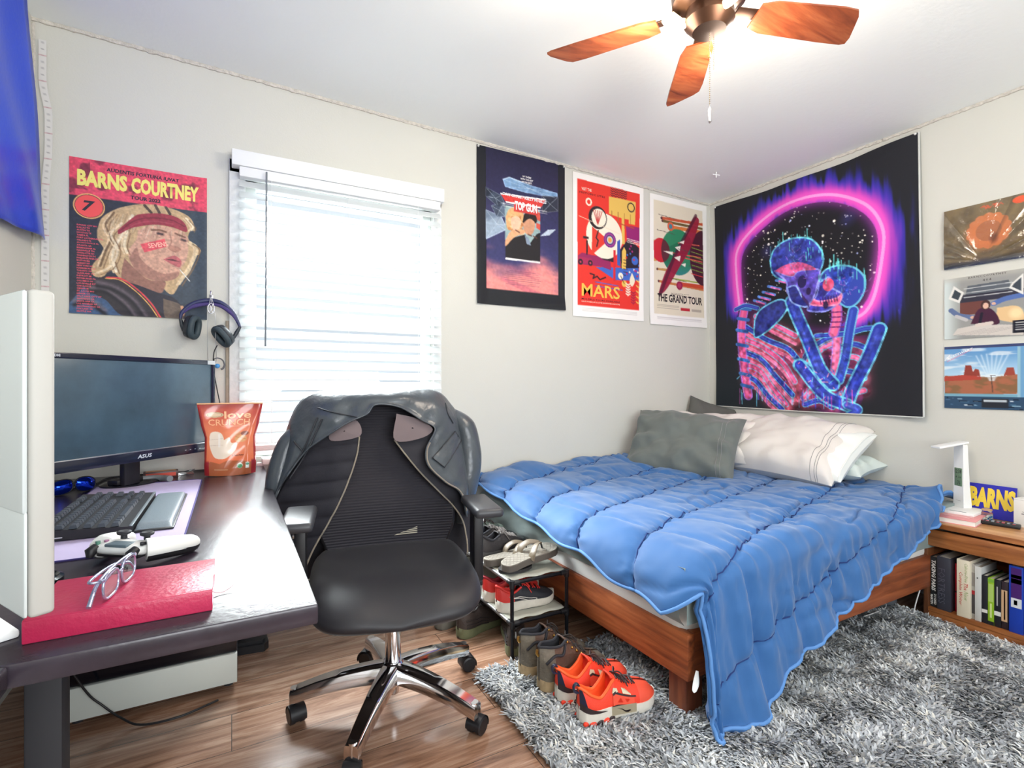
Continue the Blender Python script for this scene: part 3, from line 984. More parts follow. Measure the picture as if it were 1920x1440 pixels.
def tour_poster():
    A = A_TOUR
    s = Sheet(.472, .626, 200, 264, (42, 46, 60))
    s.put(smoothstep(.2, 1, s.U) * .9, (58, 72, 86))
    s.poly(A['header'], (222, 74, 100))
    m = s.inside(A['header'])
    n = fbm(s.U * 9, s.V * 12, 2, 4)
    s.put(m * smoothstep(.16, .42, n + .25 * (s.U < .14) * (s.V < .2)) * .8, (110, 40, 60))
    s.poly(A['navy'], (58, 86, 124))
    s.poly(A['hair'], (196, 166, 126), 1, True)
    s.poly(A['neck'], (150, 106, 92), 1, True)
    s.poly(A['face'], (206, 160, 138), 1, True)
    s.poly(A['shade'], (158, 112, 98), .8, True)
    for k, c, w in (('strands', (240, 226, 200), .02), ('strands2', (110, 84, 60), .016), ('strands9', (232, 214, 184), .016),
                    ('strands6', (236, 220, 190), .02), ('strands7', (238, 224, 196), .016), ('strands8', (226, 204, 166), .022)):
        s.line(A[k], w, c, .9, False, 30)
        s.line([(u + .022, v + .012) for u, v in A[k]], w * .5, (128, 98, 70), .8, False, 30)
        s.line([(u - .02, v + .008) for u, v in A[k]], w * .6, (224, 200, 164), .9, False, 30)
    for i in range(60):
        u0, v0 = .24 + .6 * random.random(), .32 + .1 * random.random()
        s.line([(u0, v0), (u0 - .03 + .02 * random.random(), v0 + .06)], .006, random.choice([(240, 228, 204), (120, 92, 66), (212, 186, 148)]), .35)
    for k in ('strands3', 'strands4', 'strands5'):
        s.line(A[k], .022, (70, 56, 52), .9)
    s.poly(A['band'], (150, 48, 66), 1, True)
    s.line(A['band2'], .01, (112, 32, 50), .8, False, 20)
    s.line(A['band3'], .008, (176, 76, 90), .8, False, 20)
    for k in ('brow', 'brow2'):
        s.line(A[k], .016, (118, 82, 66), .9, False, 10)
    for k in ('eye', 'eye2'):
        s.line(A[k], .03, (150, 108, 96), .8)
        s.line(A[k], .014, (58, 46, 50), .95)
    s.line(A['nose'], .007, (158, 108, 92), .9, False, 20)
    s.poly(A['noses'], (176, 124, 106), .8, True)
    s.poly(A['lips'], (190, 100, 104), 1, True)
    s.poly(A['mouth'], (84, 40, 46), .9)
    for i in range(40):
        s.ell(.45 + .33 * random.random(), .42 + .25 * random.random(), .003, .003, (150, 104, 88), .8)
    s.poly(A['aid'], (226, 86, 98))
    s.poly(A['turtle'], (40, 38, 52), 1, True)
    s.poly(A['jacket'], (46, 40, 46), 1, True)
    for k in ('fold', 'fold2', 'fold3'):
        s.line(A[k], .02, (120, 106, 116), .7, True, 30)
        s.line([(u, v + .025) for u, v in A[k]], .015, (20, 18, 26), .9, True, 30)
    s.poly(A['brown'], (108, 92, 80), 1, True)
    s.line(A['pipe'], .013, (214, 66, 72), 1, False, 40)
    s.line(A['pipe2'], .008, (232, 176, 96), 1, False, 40)
    s.poly(A['thumb'], (222, 168, 132), 1, True)
    s.line(A['cig'], .007, (240, 238, 230))
    s.grain(60, .1, 1)
    (cu, cv), (ru, _), _ = A['circle']
    s.ell(cu, cv, ru - cu, (ru - cu), (244, 186, 116))
    s.ell(cu, cv, (ru - cu) * .92, (ru - cu) * .92, (46, 40, 52))
    s.ell(cu, cv, (ru - cu) * .88, (ru - cu) * .88, (238, 84, 84))
    s.text('7', cu - .05, cv - .035, .09, .068, (40, 40, 52), .2, .03)
    s.text('AUDENTIS FORTUNA IUVAT', .25, .036, .53, .025, (40, 40, 56), .08, .03)
    s.text('BARNS', .052, .072, .345, .106, (240, 226, 122), 0, .05)
    s.text('COURTNEY', .425, .072, .51, .106, (240, 226, 122), 0, .05)
    s.text('TOUR 2022', .42, .195, .22, .026, (40, 40, 56), .05, .04)
    s.text('SEVENS', .545, .49, .15, .032, (250, 190, 170), 0, .02, rot=.25)
    cities = ['KANSAS CITY MO', 'DALLAS TX', 'AUSTIN TX', 'HOUSTON TX', 'TAMPA FL', 'FORT LAUDERDALE FL', 'ORLANDO FL', 'JACKSONVILLE FL', 'ATLANTA GA',
              'BIRMINGHAM AL', 'NASHVILLE TN', 'CHARLOTTE NC', 'WASHINGTON DC', 'PHILADELPHIA PA', 'BOSTON MA', 'ALBANY NY', 'NEW YORK NY', 'HARRISBURG PA',
              'TORONTO ON', 'CLEVELAND OH', 'DETROIT MI', 'PITTSBURGH PA', 'COLUMBUS OH', 'LOUISVILLE KY', 'CHICAGO IL', 'OMAHA NE', 'ST. LOUIS MO', 'DENVER CO',
              'SALT LAKE CITY UT', 'SAN DIEGO CA', 'SANTA ANA CA', 'LOS ANGELES CA', 'SAN FRANCISCO CA', 'PORTLAND OR', 'SEATTLE WA']
    for i, c in enumerate(cities):
        s.text(c, .05, .425 + i * .0163, .0098 * len(c), .0105, (236, 92, 112), 0, .02, 1)
    o = s.build('tour_poster', on_back_wall(-.568, 1.985, curl=lambda x, z: .004 * smoothstep(.42, .47, x) + .004 * smoothstep(-.6, -.626, z)), m_paper)
    tag(o, 'tour poster with a blond singer in a red headband, left of the window', 'poster')


def film_poster():
    A = A_JET
    s = Sheet(.602, .90, 150, 226, (24, 26, 34))
    m = s.inside([(.098, 0.0), (.914, 0.0), (.918, .895), (.104, .897)])
    top = np.clip(s.V / .9, 0, 1)[..., None]
    sky = np.array((36, 34, 62)) * (1 - top) + np.array((58, 60, 118)) * top
    cl = smoothstep(.62, .86, s.V + .06 * np.sin(s.U * 9 + 2) + .10 * fbm(s.U * 4, s.V * 16, 1))[..., None]
    sky = sky * (1 - cl) + np.array((246, 146, 140)) * cl
    dk = (smoothstep(.05, .35, fbm(s.U * 3, s.V * 22 - s.U * 4, 4)) * cl[..., 0] * .5)[..., None]
    sky = sky * (1 - dk) + np.array((180, 84, 112)) * dk
    s.a = s.a * (1 - m[..., None]) + sky * m[..., None]
    for k, c in (('wing', (122, 158, 196)), ('wing2', (60, 72, 92)), ('wing3', (152, 170, 190)), ('wing4', (44, 48, 64)), ('wing5', (92, 108, 130))):
        s.poly(A[k], c)
        s.line(A[k] + [A[k][0]], .008, tuple(min(255, q + 50) for q in c), .8)
    s.line(A['wing'][:3], .012, (190, 214, 236), .9)
    for k, c in (('wing2', (20, 26, 40)), ('wing3', (96, 112, 136)), ('wing4', (20, 22, 34)), ('wing5', (46, 56, 76)), ('wing', (86, 120, 160))):
        mk = s.inside(A[k])
        s.put(mk * smoothstep(-.1, .35, fbm(s.U * 9, s.V * 14 + s.U * 9, 6, 3)) * .75, c)
        q0 = np.mean(A[k], 0)
        for p in A[k]:
            s.line([tuple(q0), tuple(np.array(p) * .9 + q0 * .1)], .005, (206, 220, 232), .5)
    s.poly(A['plane'], (190, 204, 220))
    # the framed photograph: plain warm and dark shapes
    s.poly(A['pic'], (150, 176, 178))
    s.poly(A['stripe'], (206, 84, 70))
    s.poly(A['stripe2'], (206, 84, 70))
    s.poly(A['blond'], (226, 170, 116), 1, True)
    for i in range(40):
        s.ell(.34 + .17 * random.random(), .40 + .13 * random.random(), .018, .018, random.choice([(246, 204, 150), (180, 112, 66), (232, 180, 124)]), .6)
    s.poly(A['black'], (30, 26, 30))
    s.poly(A['faceA'], (236, 190, 160), 1, True)
    s.poly(A['dark'], (40, 28, 26), 1, True)
    s.poly(A['faceB'], (206, 150, 118), 1, True)
    s.poly(A['armA'], (228, 168, 126), 1, True)
    s.poly(A['shirt'], (130, 146, 166))
    for a, b in (((.42, .5), (.46, .51)), ((.56, .515), (.6, .52)), ((.62, .52), (.66, .53))):
        s.line([a, b], .014, (96, 60, 50), .8)
    s.poly(A['bar'], (236, 232, 232))
    s.poly(A['redband'], (214, 60, 56))
    for q in (.31, .325):
        s.line([(.28, q + .03), (.78, q + .03)], .006, (240, 236, 232), .9)
    s.poly([(.40, .315), (.67, .315), (.67, .378), (.40, .378)], (206, 60, 58))
    s.poly(A['white1'], (240, 238, 236))
    s.poly(A['white2'], (240, 238, 236))
    for i, (t, w) in enumerate((('UP THERE', .10), ('WITH THE BEST', .145), ('OF THE BEST.', .125))):
        s.text(t, .545 - w / 2 + .0, .131 + i * .018, w, .012, (226, 224, 226), 0, .03, 1)
    s.text('TOM CRUISE / KELLY McGILLIS', .275, .268, .50, .020, (232, 232, 236), .1, .03, 1, rot=-.01)
    s.text('TOP GUN', .408, .308, .255, .058, (240, 238, 236), 0, .04)
    widths = (.3, .36, .4, .38, .42, .4, .34, .38)
    for i, w in enumerate(widths):
        s.rect(.5 - w / 2, .765 + i * .0125, .5 + w / 2, .769 + i * .0125, (120, 70, 96), .55)
    s.grain(50, .06, 3)
    curl = lambda x, z: .002 + .010 * smoothstep(.08, 0, x) * smoothstep(-.3, -.6, z) + .012 * smoothstep(-.8, -.9, z) * smoothstep(.1, .5, x)
    tag(s.build('film_poster', on_back_wall(1.215, 2.432, curl=curl), m_glossprint),
        'glossy dark blue film poster with a pink sunset strip, right of the window', 'poster')


def red_travel_poster():
    A = A_MARS
    s = Sheet(.588, .908, 140, 216, (244, 242, 238))
    s.poly(A['inner'], (228, 52, 40))
    ins = s.inside(A['inner'])
    keep = s.a.copy()
    s.poly(A['purple'], (150, 30, 110))
    s.poly(A['blue'], (62, 104, 196))
    for i in range(4):
        s.line([(.3, .745 + i * .014), (.62 + .03 * i, .755 + i * .014)], .01, (226, 60, 44) if i % 2 else (62, 104, 196))
    s.poly(A['dark'], (34, 26, 40))
    s.poly(A['hill'], (150, 34, 92))
    s.poly(A['hill2'], (40, 28, 36))
    s.poly(A['yellow'], (228, 188, 92))
    for i in range(4):
        s.line([(.53 + .09 * i, .22), (.53 + .09 * i, .29)], .008, (170, 110, 50))
    s.line([(.52, .292), (.85, .315)], .012, (190, 70, 44))
    cu, cv = A['ring'][0]
    s.ell(cu, cv, .055, .055, (40, 30, 34))
    s.ell(cu, cv, .042, .042, (228, 188, 92))
    cu, cv = A['disc'][0]
    s.ell(cu, cv, .25, .25, (242, 234, 214))
    s.poly(A['wedge'], (224, 60, 44))
    s.line(A['bolt'], .016, (50, 30, 34))
    cu, cv = A['cup'][0]
    s.ell(cu, cv, .125, .125, (40, 30, 34))
    s.ell(cu + .015, cv, .1, .1, (242, 234, 214))
    for i in range(5):
        s.line([(cu - .06 + .03 * i, cv - .05), (cu + .0, cv + .05)], .01, (190, 60, 60))
    cu, cv = A['tgt'][0]
    for r, c in ((.085, (110, 40, 130)), (.07, (170, 60, 140)), (.056, (60, 50, 120)), (.042, (210, 200, 190)), (.026, (232, 170, 60))):
        s.ell(cu, cv, r, r, c)
    cu, cv = A['ring2'][0]
    s.ell(cu, cv, .043, .043, (242, 234, 214))
    s.ell(cu, cv, .024, .024, (228, 52, 40))
    for i in range(5):
        q = [(u + .0, v + .016 * i) for u, v in A['zigs']]
        z = [(q[0][0] + k * (q[-1][0] - q[0][0]) / 10, q[0][1] - .01 + (.006 if k % 2 else -.004) + .0 * k) for k in range(11)]
        s.line(z, .009, (48, 30, 34))
    s.poly(A['blue2'], (56, 92, 176))
    s.poly(A['tower'], (232, 190, 90))
    for i in range(6):
        s.line([(.70, .56 + .022 * i), (.76, .562 + .022 * i)], .008, (60, 36, 40))
    s.poly(A['red2'], (214, 40, 52))
    s.poly(A['cart'], (172, 40, 84))
    s.line(A['mast'], .02, (40, 28, 34))
    s.rect(.14, .435, .21, .452, (40, 28, 34))
    for k in ('wheelA', 'wheelB'):
        cu, cv = A[k][0]
        s.ell(cu, cv, .032, .032, (40, 28, 40))
        s.ell(cu, cv, .012, .012, (190, 60, 90))
    s.line(A['zig'], .016, (44, 28, 34))
    for k, c in (('ballA', (242, 234, 214)), ('ballB', (232, 190, 90))):
        cu, cv = A[k][0]
        s.ell(cu, cv, .037, .037, c)
    s.line([A['ballA'][0], A['ballB'][0]], .008, (40, 28, 34))
    cu, cv = A['blueball'][0]
    s.ell(cu, cv, .05, .05, (62, 104, 196))
    s.poly(A['drop'], (240, 226, 200), 1, True)
    for k, c in (('leaf', (242, 234, 214)), ('leaf2', (170, 30, 60)), ('leaf3', (232, 190, 90))):
        (u0, v0), (u1, v1) = A[k]
        s.line(A[k], .006, c)
        for i in range(5):
            v = v0 + (v1 - v0) * (i + .5) / 5
            for sg in (-1, 1):
                s.line([(u0, v), (u0 + sg * .03, v - .012)], .014, c)
    for i in range(3):
        s.line([(.75, .40 + .012 * i), (.935, .41 + .012 * i)], .008, (244, 220, 214))
    for i in range(18):
        s.ell(.74 + .19 * random.random(), .45 + .25 * random.random(), .012, .012, random.choice([(242, 234, 214), (62, 104, 196), (214, 40, 52), (172, 40, 120)]))
    s.line([(.08, .30), (.64, .375)], .006, (244, 216, 190))
    s.a = keep * (1 - ins[..., None]) + s.a * ins[..., None]
    s.text('VISIT THE', .113, .094, .135, .021, (244, 226, 210), 0, .01, 1)
    s.text('HISTORIC SITES', .085, .125, .35, .014, (70, 26, 30), 0, .01, 1)
    s.text('MARS', .115, .765, .53, .09, (236, 190, 82), 0, .018)
    s.text('MULTIPLE TOURS AVAILABLE', .115, .869, .53, .011, (70, 26, 30), 0, .01, 1)
    s.text('ROBOTIC PIONEERS | ARTS & CULTURE | ARCHITECTURE & AGRICULTURE', .115, .888, .53, .012, (244, 222, 204), 0, .01, 1)
    for i in range(3):
        s.rect(.12, .938 + .009 * i, .9, .9405 + .009 * i, (190, 186, 184))
    tag(s.build('travel_poster', on_back_wall(1.879, 2.412, curl=lambda x, z: .001 + .006 * smoothstep(-.8, -.9, z) * np.abs(np.sin(x * 6))), m_paper),
        'red travel poster lettered MARS, between the dark blue film poster and the cream poster', 'poster')


def planet_poster():
    A = A_PLAN
    s = Sheet(.562, .902, 124, 200, (244, 242, 238))
    s.poly(A['inner'], (226, 216, 194))
    ins = s.inside(A['inner'])
    keep = s.a.copy()
    for k, c, w in (('s1', (196, 84, 50), .035), ('s2', (110, 92, 50), .03), ('s3', (214, 120, 60), .045), ('s4', (150, 176, 60), .016), ('s5', (200, 120, 66), .03), ('s6', (198, 74, 44), .05),
                    ('s7', (196, 150, 90), .03), ('s8', (214, 206, 96), .014), ('s9', (196, 52, 60), .014), ('s10', (196, 84, 60), .014)):
        s.line(A[k], w, c)
        s.ell(A[k][0][0], A[k][0][1], w * .5, w * .5, (90, 40, 44))
    cu, cv = A['tan'][0]
    s.ell(cu, cv, .13, .13, (204, 150, 84))
    cu, cv = A['green'][0]
    s.ell(cu, cv, .29, .29, (42, 132, 92))
    d = ((s.U - cu) ** 2 + ((s.V - cv) * s.asp) ** 2) < .29 ** 2
    s.put(d * (np.abs((s.V - cv) * s.asp + (s.U - cu) * .5) < .13) * .8, (24, 104, 72))
    s.put(d * smoothstep(.1, .28, (s.V - cv) * s.asp) * .7, (44, 130, 140))
    cu, cv = A['red'][0]
    s.ell(cu, cv, .15, .15, (200, 36, 50))
    s.put((((s.U - cu) ** 2 + ((s.V - cv) * s.asp) ** 2) < .15 ** 2) * d * .8, (60, 40, 46))
    cu, cv = A['dark'][0]
    s.ell(cu, cv, .25, .36, (70, 22, 42))
    for k in ('s8', 's9', 's10'):
        s.line(A[k], .014, (214, 96, 76))
    for i in range(7):
        s.line([(.72, .36 + .035 * i), (.93, .375 + .035 * i)], .010, random.choice([(214, 60, 60), (196, 150, 80), (120, 150, 60)]))
    s.poly(A['lens'], (150, 22, 52), .92, True)
    s.line([A['lens'][0], (.42, .45), A['lens'][5]], .05, (60, 16, 40), .6)
    for k in ('shipA', 'shipB', 'shipC', 'shipD', 'shipE'):
        s.poly(A[k], (240, 234, 222))
    for k, c in (('n1', (214, 96, 60)), ('n2', (150, 30, 70))):
        cu, cv = A[k][0]
        s.ell(cu, cv, .055, .055, c)
        s.ell(cu, cv, .03, .03, (70, 130, 150) if k == 'n1' else (170, 50, 90))
    for i in range(6):
        u = .1 + .6 * random.random()
        v = .15 + .12 * i
        s.line([(u, v), (u + .3, v + .012)], .006, (80, 70, 66))
    s.a = keep * (1 - ins[..., None]) + s.a * ins[..., None]
    s.rect(.53, .853, .69, .876, (190, 40, 50))
    s.text('THE GRAND TOUR', .127, .757, .79, .062, (34, 30, 34), 0, .03)
    s.text('A ONCE IN A LIFETIME GETAWAY', .36, .742, .32, .006, (70, 60, 56), 0, .0, 1)
    for i in range(3):
        s.rect(.127, .84 + .012 * i, .5, .843 + .012 * i, (120, 110, 100), .8)
        s.rect(.12, .934 + .008 * i, .9, .9365 + .008 * i, (190, 186, 184))
    s.rect(.72, .855, .9, .875, (150, 140, 130), .6)
    tag(s.build('travel_poster', on_back_wall(2.524, 2.392, curl=lambda x, z: .001 + .007 * smoothstep(-.8, -.9, z) * np.abs(np.sin(x * 6 + 1))), m_paper),
        'cream travel poster with a green planet, lettered THE GRAND TOUR, beside the corner', 'poster')


tour_poster()
film_poster()
red_travel_poster()
planet_poster()


def tapestry():
    A = A_TAP
    s = Sheet(1.28, 1.455, 300, 340, (30, 31, 38), 2)
    s.put(smoothstep(.7, 1, s.V) * smoothstep(.5, 0, s.U) * .5, (26, 44, 52))
    ring = spline(A['ring'], 90)
    d = s.dist(ring)
    fl = fbm(s.U * 45, s.V * 5, 1)
    s.put(np.clip(np.exp(-((np.maximum(d - .03, 0)) / (.055 + .075 * fl)) ** 4), 0, 1) * .9, (46, 50, 196))
    s.put(np.exp(-((np.maximum(d - .01, 0)) / (.036 + .03 * fl)) ** 2), (236, 66, 196))
    s.poly(A['sky'], (22, 20, 28), 1, True)
    dsk = s.inside(spline(A['sky'] + [A['sky'][0]], 120))
    g = np.random.default_rng(3)
    inner = s.dist(spline(A['sky'] + [A['sky'][0]], 120))
    s.put(dsk * np.exp(-(inner / .03) ** 2) * .55, (120, 40, 140))
    for i in range(1100):
        u, v = g.random(), g.random()
        j, k = int(v * s.H), int(u * s.W)
        if dsk[j, k] > 0:
            r = .0020 + .005 * g.random() ** 5
            s.ell(u, v, r, r, (255, 250, 235) if g.random() < .85 else (190, 200, 255))
    for c in A['ring'][3:9:3]:
        s.ell(c[0] + .08, c[1] + .12, .05, .05, (60, 60, 140), .5, .9)
    s.line(ring, .013, (255, 206, 244))
    s.line(ring, .03, (255, 120, 220), .5, True)

    cy, pk, bl_, mg, dk = (110, 200, 236), (250, 110, 160), (48, 66, 176), (226, 90, 190), (30, 26, 60)

    def bone(pts, w, col=bl_, edge=cy, n=40):
        q = spline(pts, n) if len(pts) > 2 else pts
        s.line(q, w * 1.35, edge, .95)
        s.line(q, w, col, 1)
        s.line([(u - w * .15, v) for u, v in q], w * .3, tuple(min(255, x + 40) for x in col), .5)

    def blob(key, col, edge=cy, w=.008):
        q = spline(A[key] + [A[key][0]], 80)
        s.put(s.inside(q), col)
        s.line(q, w, edge, .95)

    # the right figure, then the left one in front
    s.poly(A['torsoB'], (60, 26, 72), 1, True)
    for k in ('q1', 'q2', 'q3', 'q4', 'q5', 'q6', 'q7', 'q8'):
        s.line(spline(A[k], 30), .030, (236, 92, 130), .6, True)
    for k in ('q1', 'q2', 'q3', 'q4', 'q5', 'q6', 'q7', 'q8'):
        bone(A[k], .02, bl_ if k in ('q1', 'q3', 'q5', 'q8') else pk)
    bone(A['stern'], .03, pk, (160, 120, 220))
    bone(A['clavB'], .018, bl_)
    bone(A['neckB'], .036, pk, (180, 110, 220))
    for i in range(4):
        u, v = A['neckB'][0]
        s.line([(u - .03, v + .012 + .02 * i), (u + .03, v + .016 + .02 * i)], .006, (120, 40, 110))
    bone(A['armD'], .046, (44, 60, 168))
    bone(A['armC'], .034, (50, 74, 186))
    blob('skullB', (52, 74, 176))
    blob('faceB', (70, 66, 176), (140, 150, 240))
    blob('cheekB', (240, 96, 140), (250, 150, 190))
    for k in ('eyeB',):
        u, v = A[k][0]
        s.ell(u, v, .026, .03, (240, 90, 130))
    s.poly(A['torsoA'], (64, 24, 70), 1, True)
    for k in ('r1', 'r2', 'r3', 'r4', 'r5', 'r6'):
        s.line([(u + .012, v + .02) for u, v in spline(A[k], 30)], .030, (248, 104, 132), .8, True)
    for i, k in enumerate(('r1', 'r2', 'r3', 'r4', 'r5', 'r6')):
        bone(A[k], .022, bl_ if i % 2 == 0 else (238, 92, 150))
        bone([(u, v + .035) for u, v in A[k]], .012, pk, (250, 170, 200))
    bone(A['spineA'], .04, (236, 90, 150), (180, 120, 230))
    for i in range(7):
        u, v = spline(A['spineA'], 8)[i]
        s.line([(u - .03, v), (u + .035, v + .012)], .018, (56, 110, 190))
    bone(A['clavA'], .018, bl_)
    blob('scap', (40, 50, 130))
    bone(A['armA2'], .05, (44, 58, 166))
    bone(A['armB'], .046, (46, 60, 170))
    bone(A['armA'], .05, (52, 70, 180))
    bone(A['hand'], .03, (60, 80, 190))
    for i in range(5):
        u, v = spline(A['neckA'], 5)[i]
        s.line([(u - .045, v - .012), (u + .02, v + .008)], .014, (90, 130, 210))
        s.line([(u - .03, v - .006), (u + .015, v + .01)], .007, (238, 110, 180))
    blob('skullA', (58, 70, 168))
    blob('faceA', (96, 80, 190), (150, 150, 240))
    s.poly([(u, v + .0) for u, v in A['faceA'][:4]] + [(.5, .36), (.42, .36)], (240, 96, 150), .9, True)
    blob('jawA', (44, 50, 140), (150, 180, 250))
    u, v = A['eyeA'][0]
    s.ell(u - .02, v + .02, .022, .03, (40, 30, 90))
    # bright scratchy outlines and drips
    for k in ('skullA', 'skullB'):
        P = np.asarray(A[k])
        for i in range(26):
            a, b = P[g.integers(0, 7)], P[g.integers(0, 7)]
            t = g.random()
            u, v = a * (1 - t) + b * t
            L = .01 + .05 * g.random() ** 2
            s.line([(u, v), (u, v - L)], .004, (110, 226, 226), .8)
        c0 = P.mean(0)
        for i in range(50):
            u, v = c0 + g.normal(0, .035, 2)
            s.line([(u, v), (u + g.normal(0, .012), v + g.normal(0, .012))], .003, random.choice([(150, 190, 240), (190, 110, 220), (90, 120, 220)]), .6)
    for i in range(120):
        u, v = .1 + .6 * g.random(), .72 + .24 * g.random()
        j, k = int(v * s.H), int(u * s.W)
        if s.a[j, k].sum() > 150:
            s.line([(u, v), (u + g.normal(0, .012), v + .02 * g.random())], .004, random.choice([cy, pk, (90, 110, 240), (255, 170, 200)]), .8)
    for i in range(50):
        u = .12 + .62 * g.random()
        s.line([(u, .9 + .05 * g.random()), (u, .95 + .04 * g.random())], .004, random.choice([cy, mg, (60, 80, 220)]), .7)

    # painterly mottling, teeth and nasal hollows
    lit = ((s.a.sum(-1) > 190) & (d > .11))[..., None]
    s.a = np.where(lit, np.clip(s.a * (1 + .55 * fbm(s.U * 60, s.V * 66, 2, 2)[..., None]) + 30 * fbm(s.U * 24, s.V * 24, 5, 2)[..., None], 0, 255), s.a)
    for key, a_, b_ in (('jawA', 2, 3), ('cheekB', 1, 2)):
        P0, P1 = np.asarray(A[key][a_]), np.asarray(A[key][b_])
        for i in range(7):
            q = P0 + (P1 - P0) * (i / 6)
            s.line([(q[0], q[1] - .012), (q[0] + .004, q[1] + .012)], .004, (60, 30, 90), .9)
    for key, k in (('faceA', 6), ('faceB', 5)):
        u, v = A[key][k]
        u0, v0 = np.mean(A[key], 0)
        s.ell(u * .6 + u0 * .4, v * .6 + v0 * .4, .012, .018, (40, 24, 70), .9)

    # hung cloth: top edge sags between its tacks, soft folds fan out from them
    def surf(x, z, lift):
        t = x / 1.28
        w = -z / 1.455
        drop = (.018 * 4 * t * (1 - t)) * (1 - w)
        left = .02 * (1 - t) * w + .004 * np.sin(w * 7) * (1 - t)
        d = .006 + .012 * (1 - t) * t + .010 * np.sin((t * 9 + w * 3)) ** 2 * (1 - w) * t + .012 * smoothstep(.85, 1, t) * (.4 + w) \
            + .006 * np.sin(t * 16 - w * 6) * (1 - w) + .008 * smoothstep(.8, 1, w) * np.sin(t * 7 + 1) ** 2
        yy = 2.585 - x * .995 - left * .0 - .03 * w * t + .02 * (1 - t) * w * -1
        return np.stack([3.117 - d - lift, yy, 2.375 - drop + z * (1.0 + .008 * t) - .005 * np.sin(t * pi) * w], 1)
    o = s.build('wall_tapestry', surf, m_clothprint)
    tag(o, 'black cloth tapestry of two neon skeletons under a pink glowing ring, on the right wall', 'tapestry')
    # pale hem on the underside edges
    hem = []
    for t in np.linspace(0, 1, 60):
        hem.append(surf(np.array([1.28]), np.array([-1.455 * t]), 0)[0] + np.array([.001, -.003, 0]))
    hb = MB().tube(hem, .0045, 6)
    h2 = [surf(np.array([1.28 * t]), np.array([-1.455]), 0)[0] + np.array([.001, 0, -.003]) for t in np.linspace(0, 1, 60)]
    hb.tube(h2, .004, 6)
    ho = ob('hem', hb, mat('pale_hem', (206, 208, 204), .9), o)


tapestry()


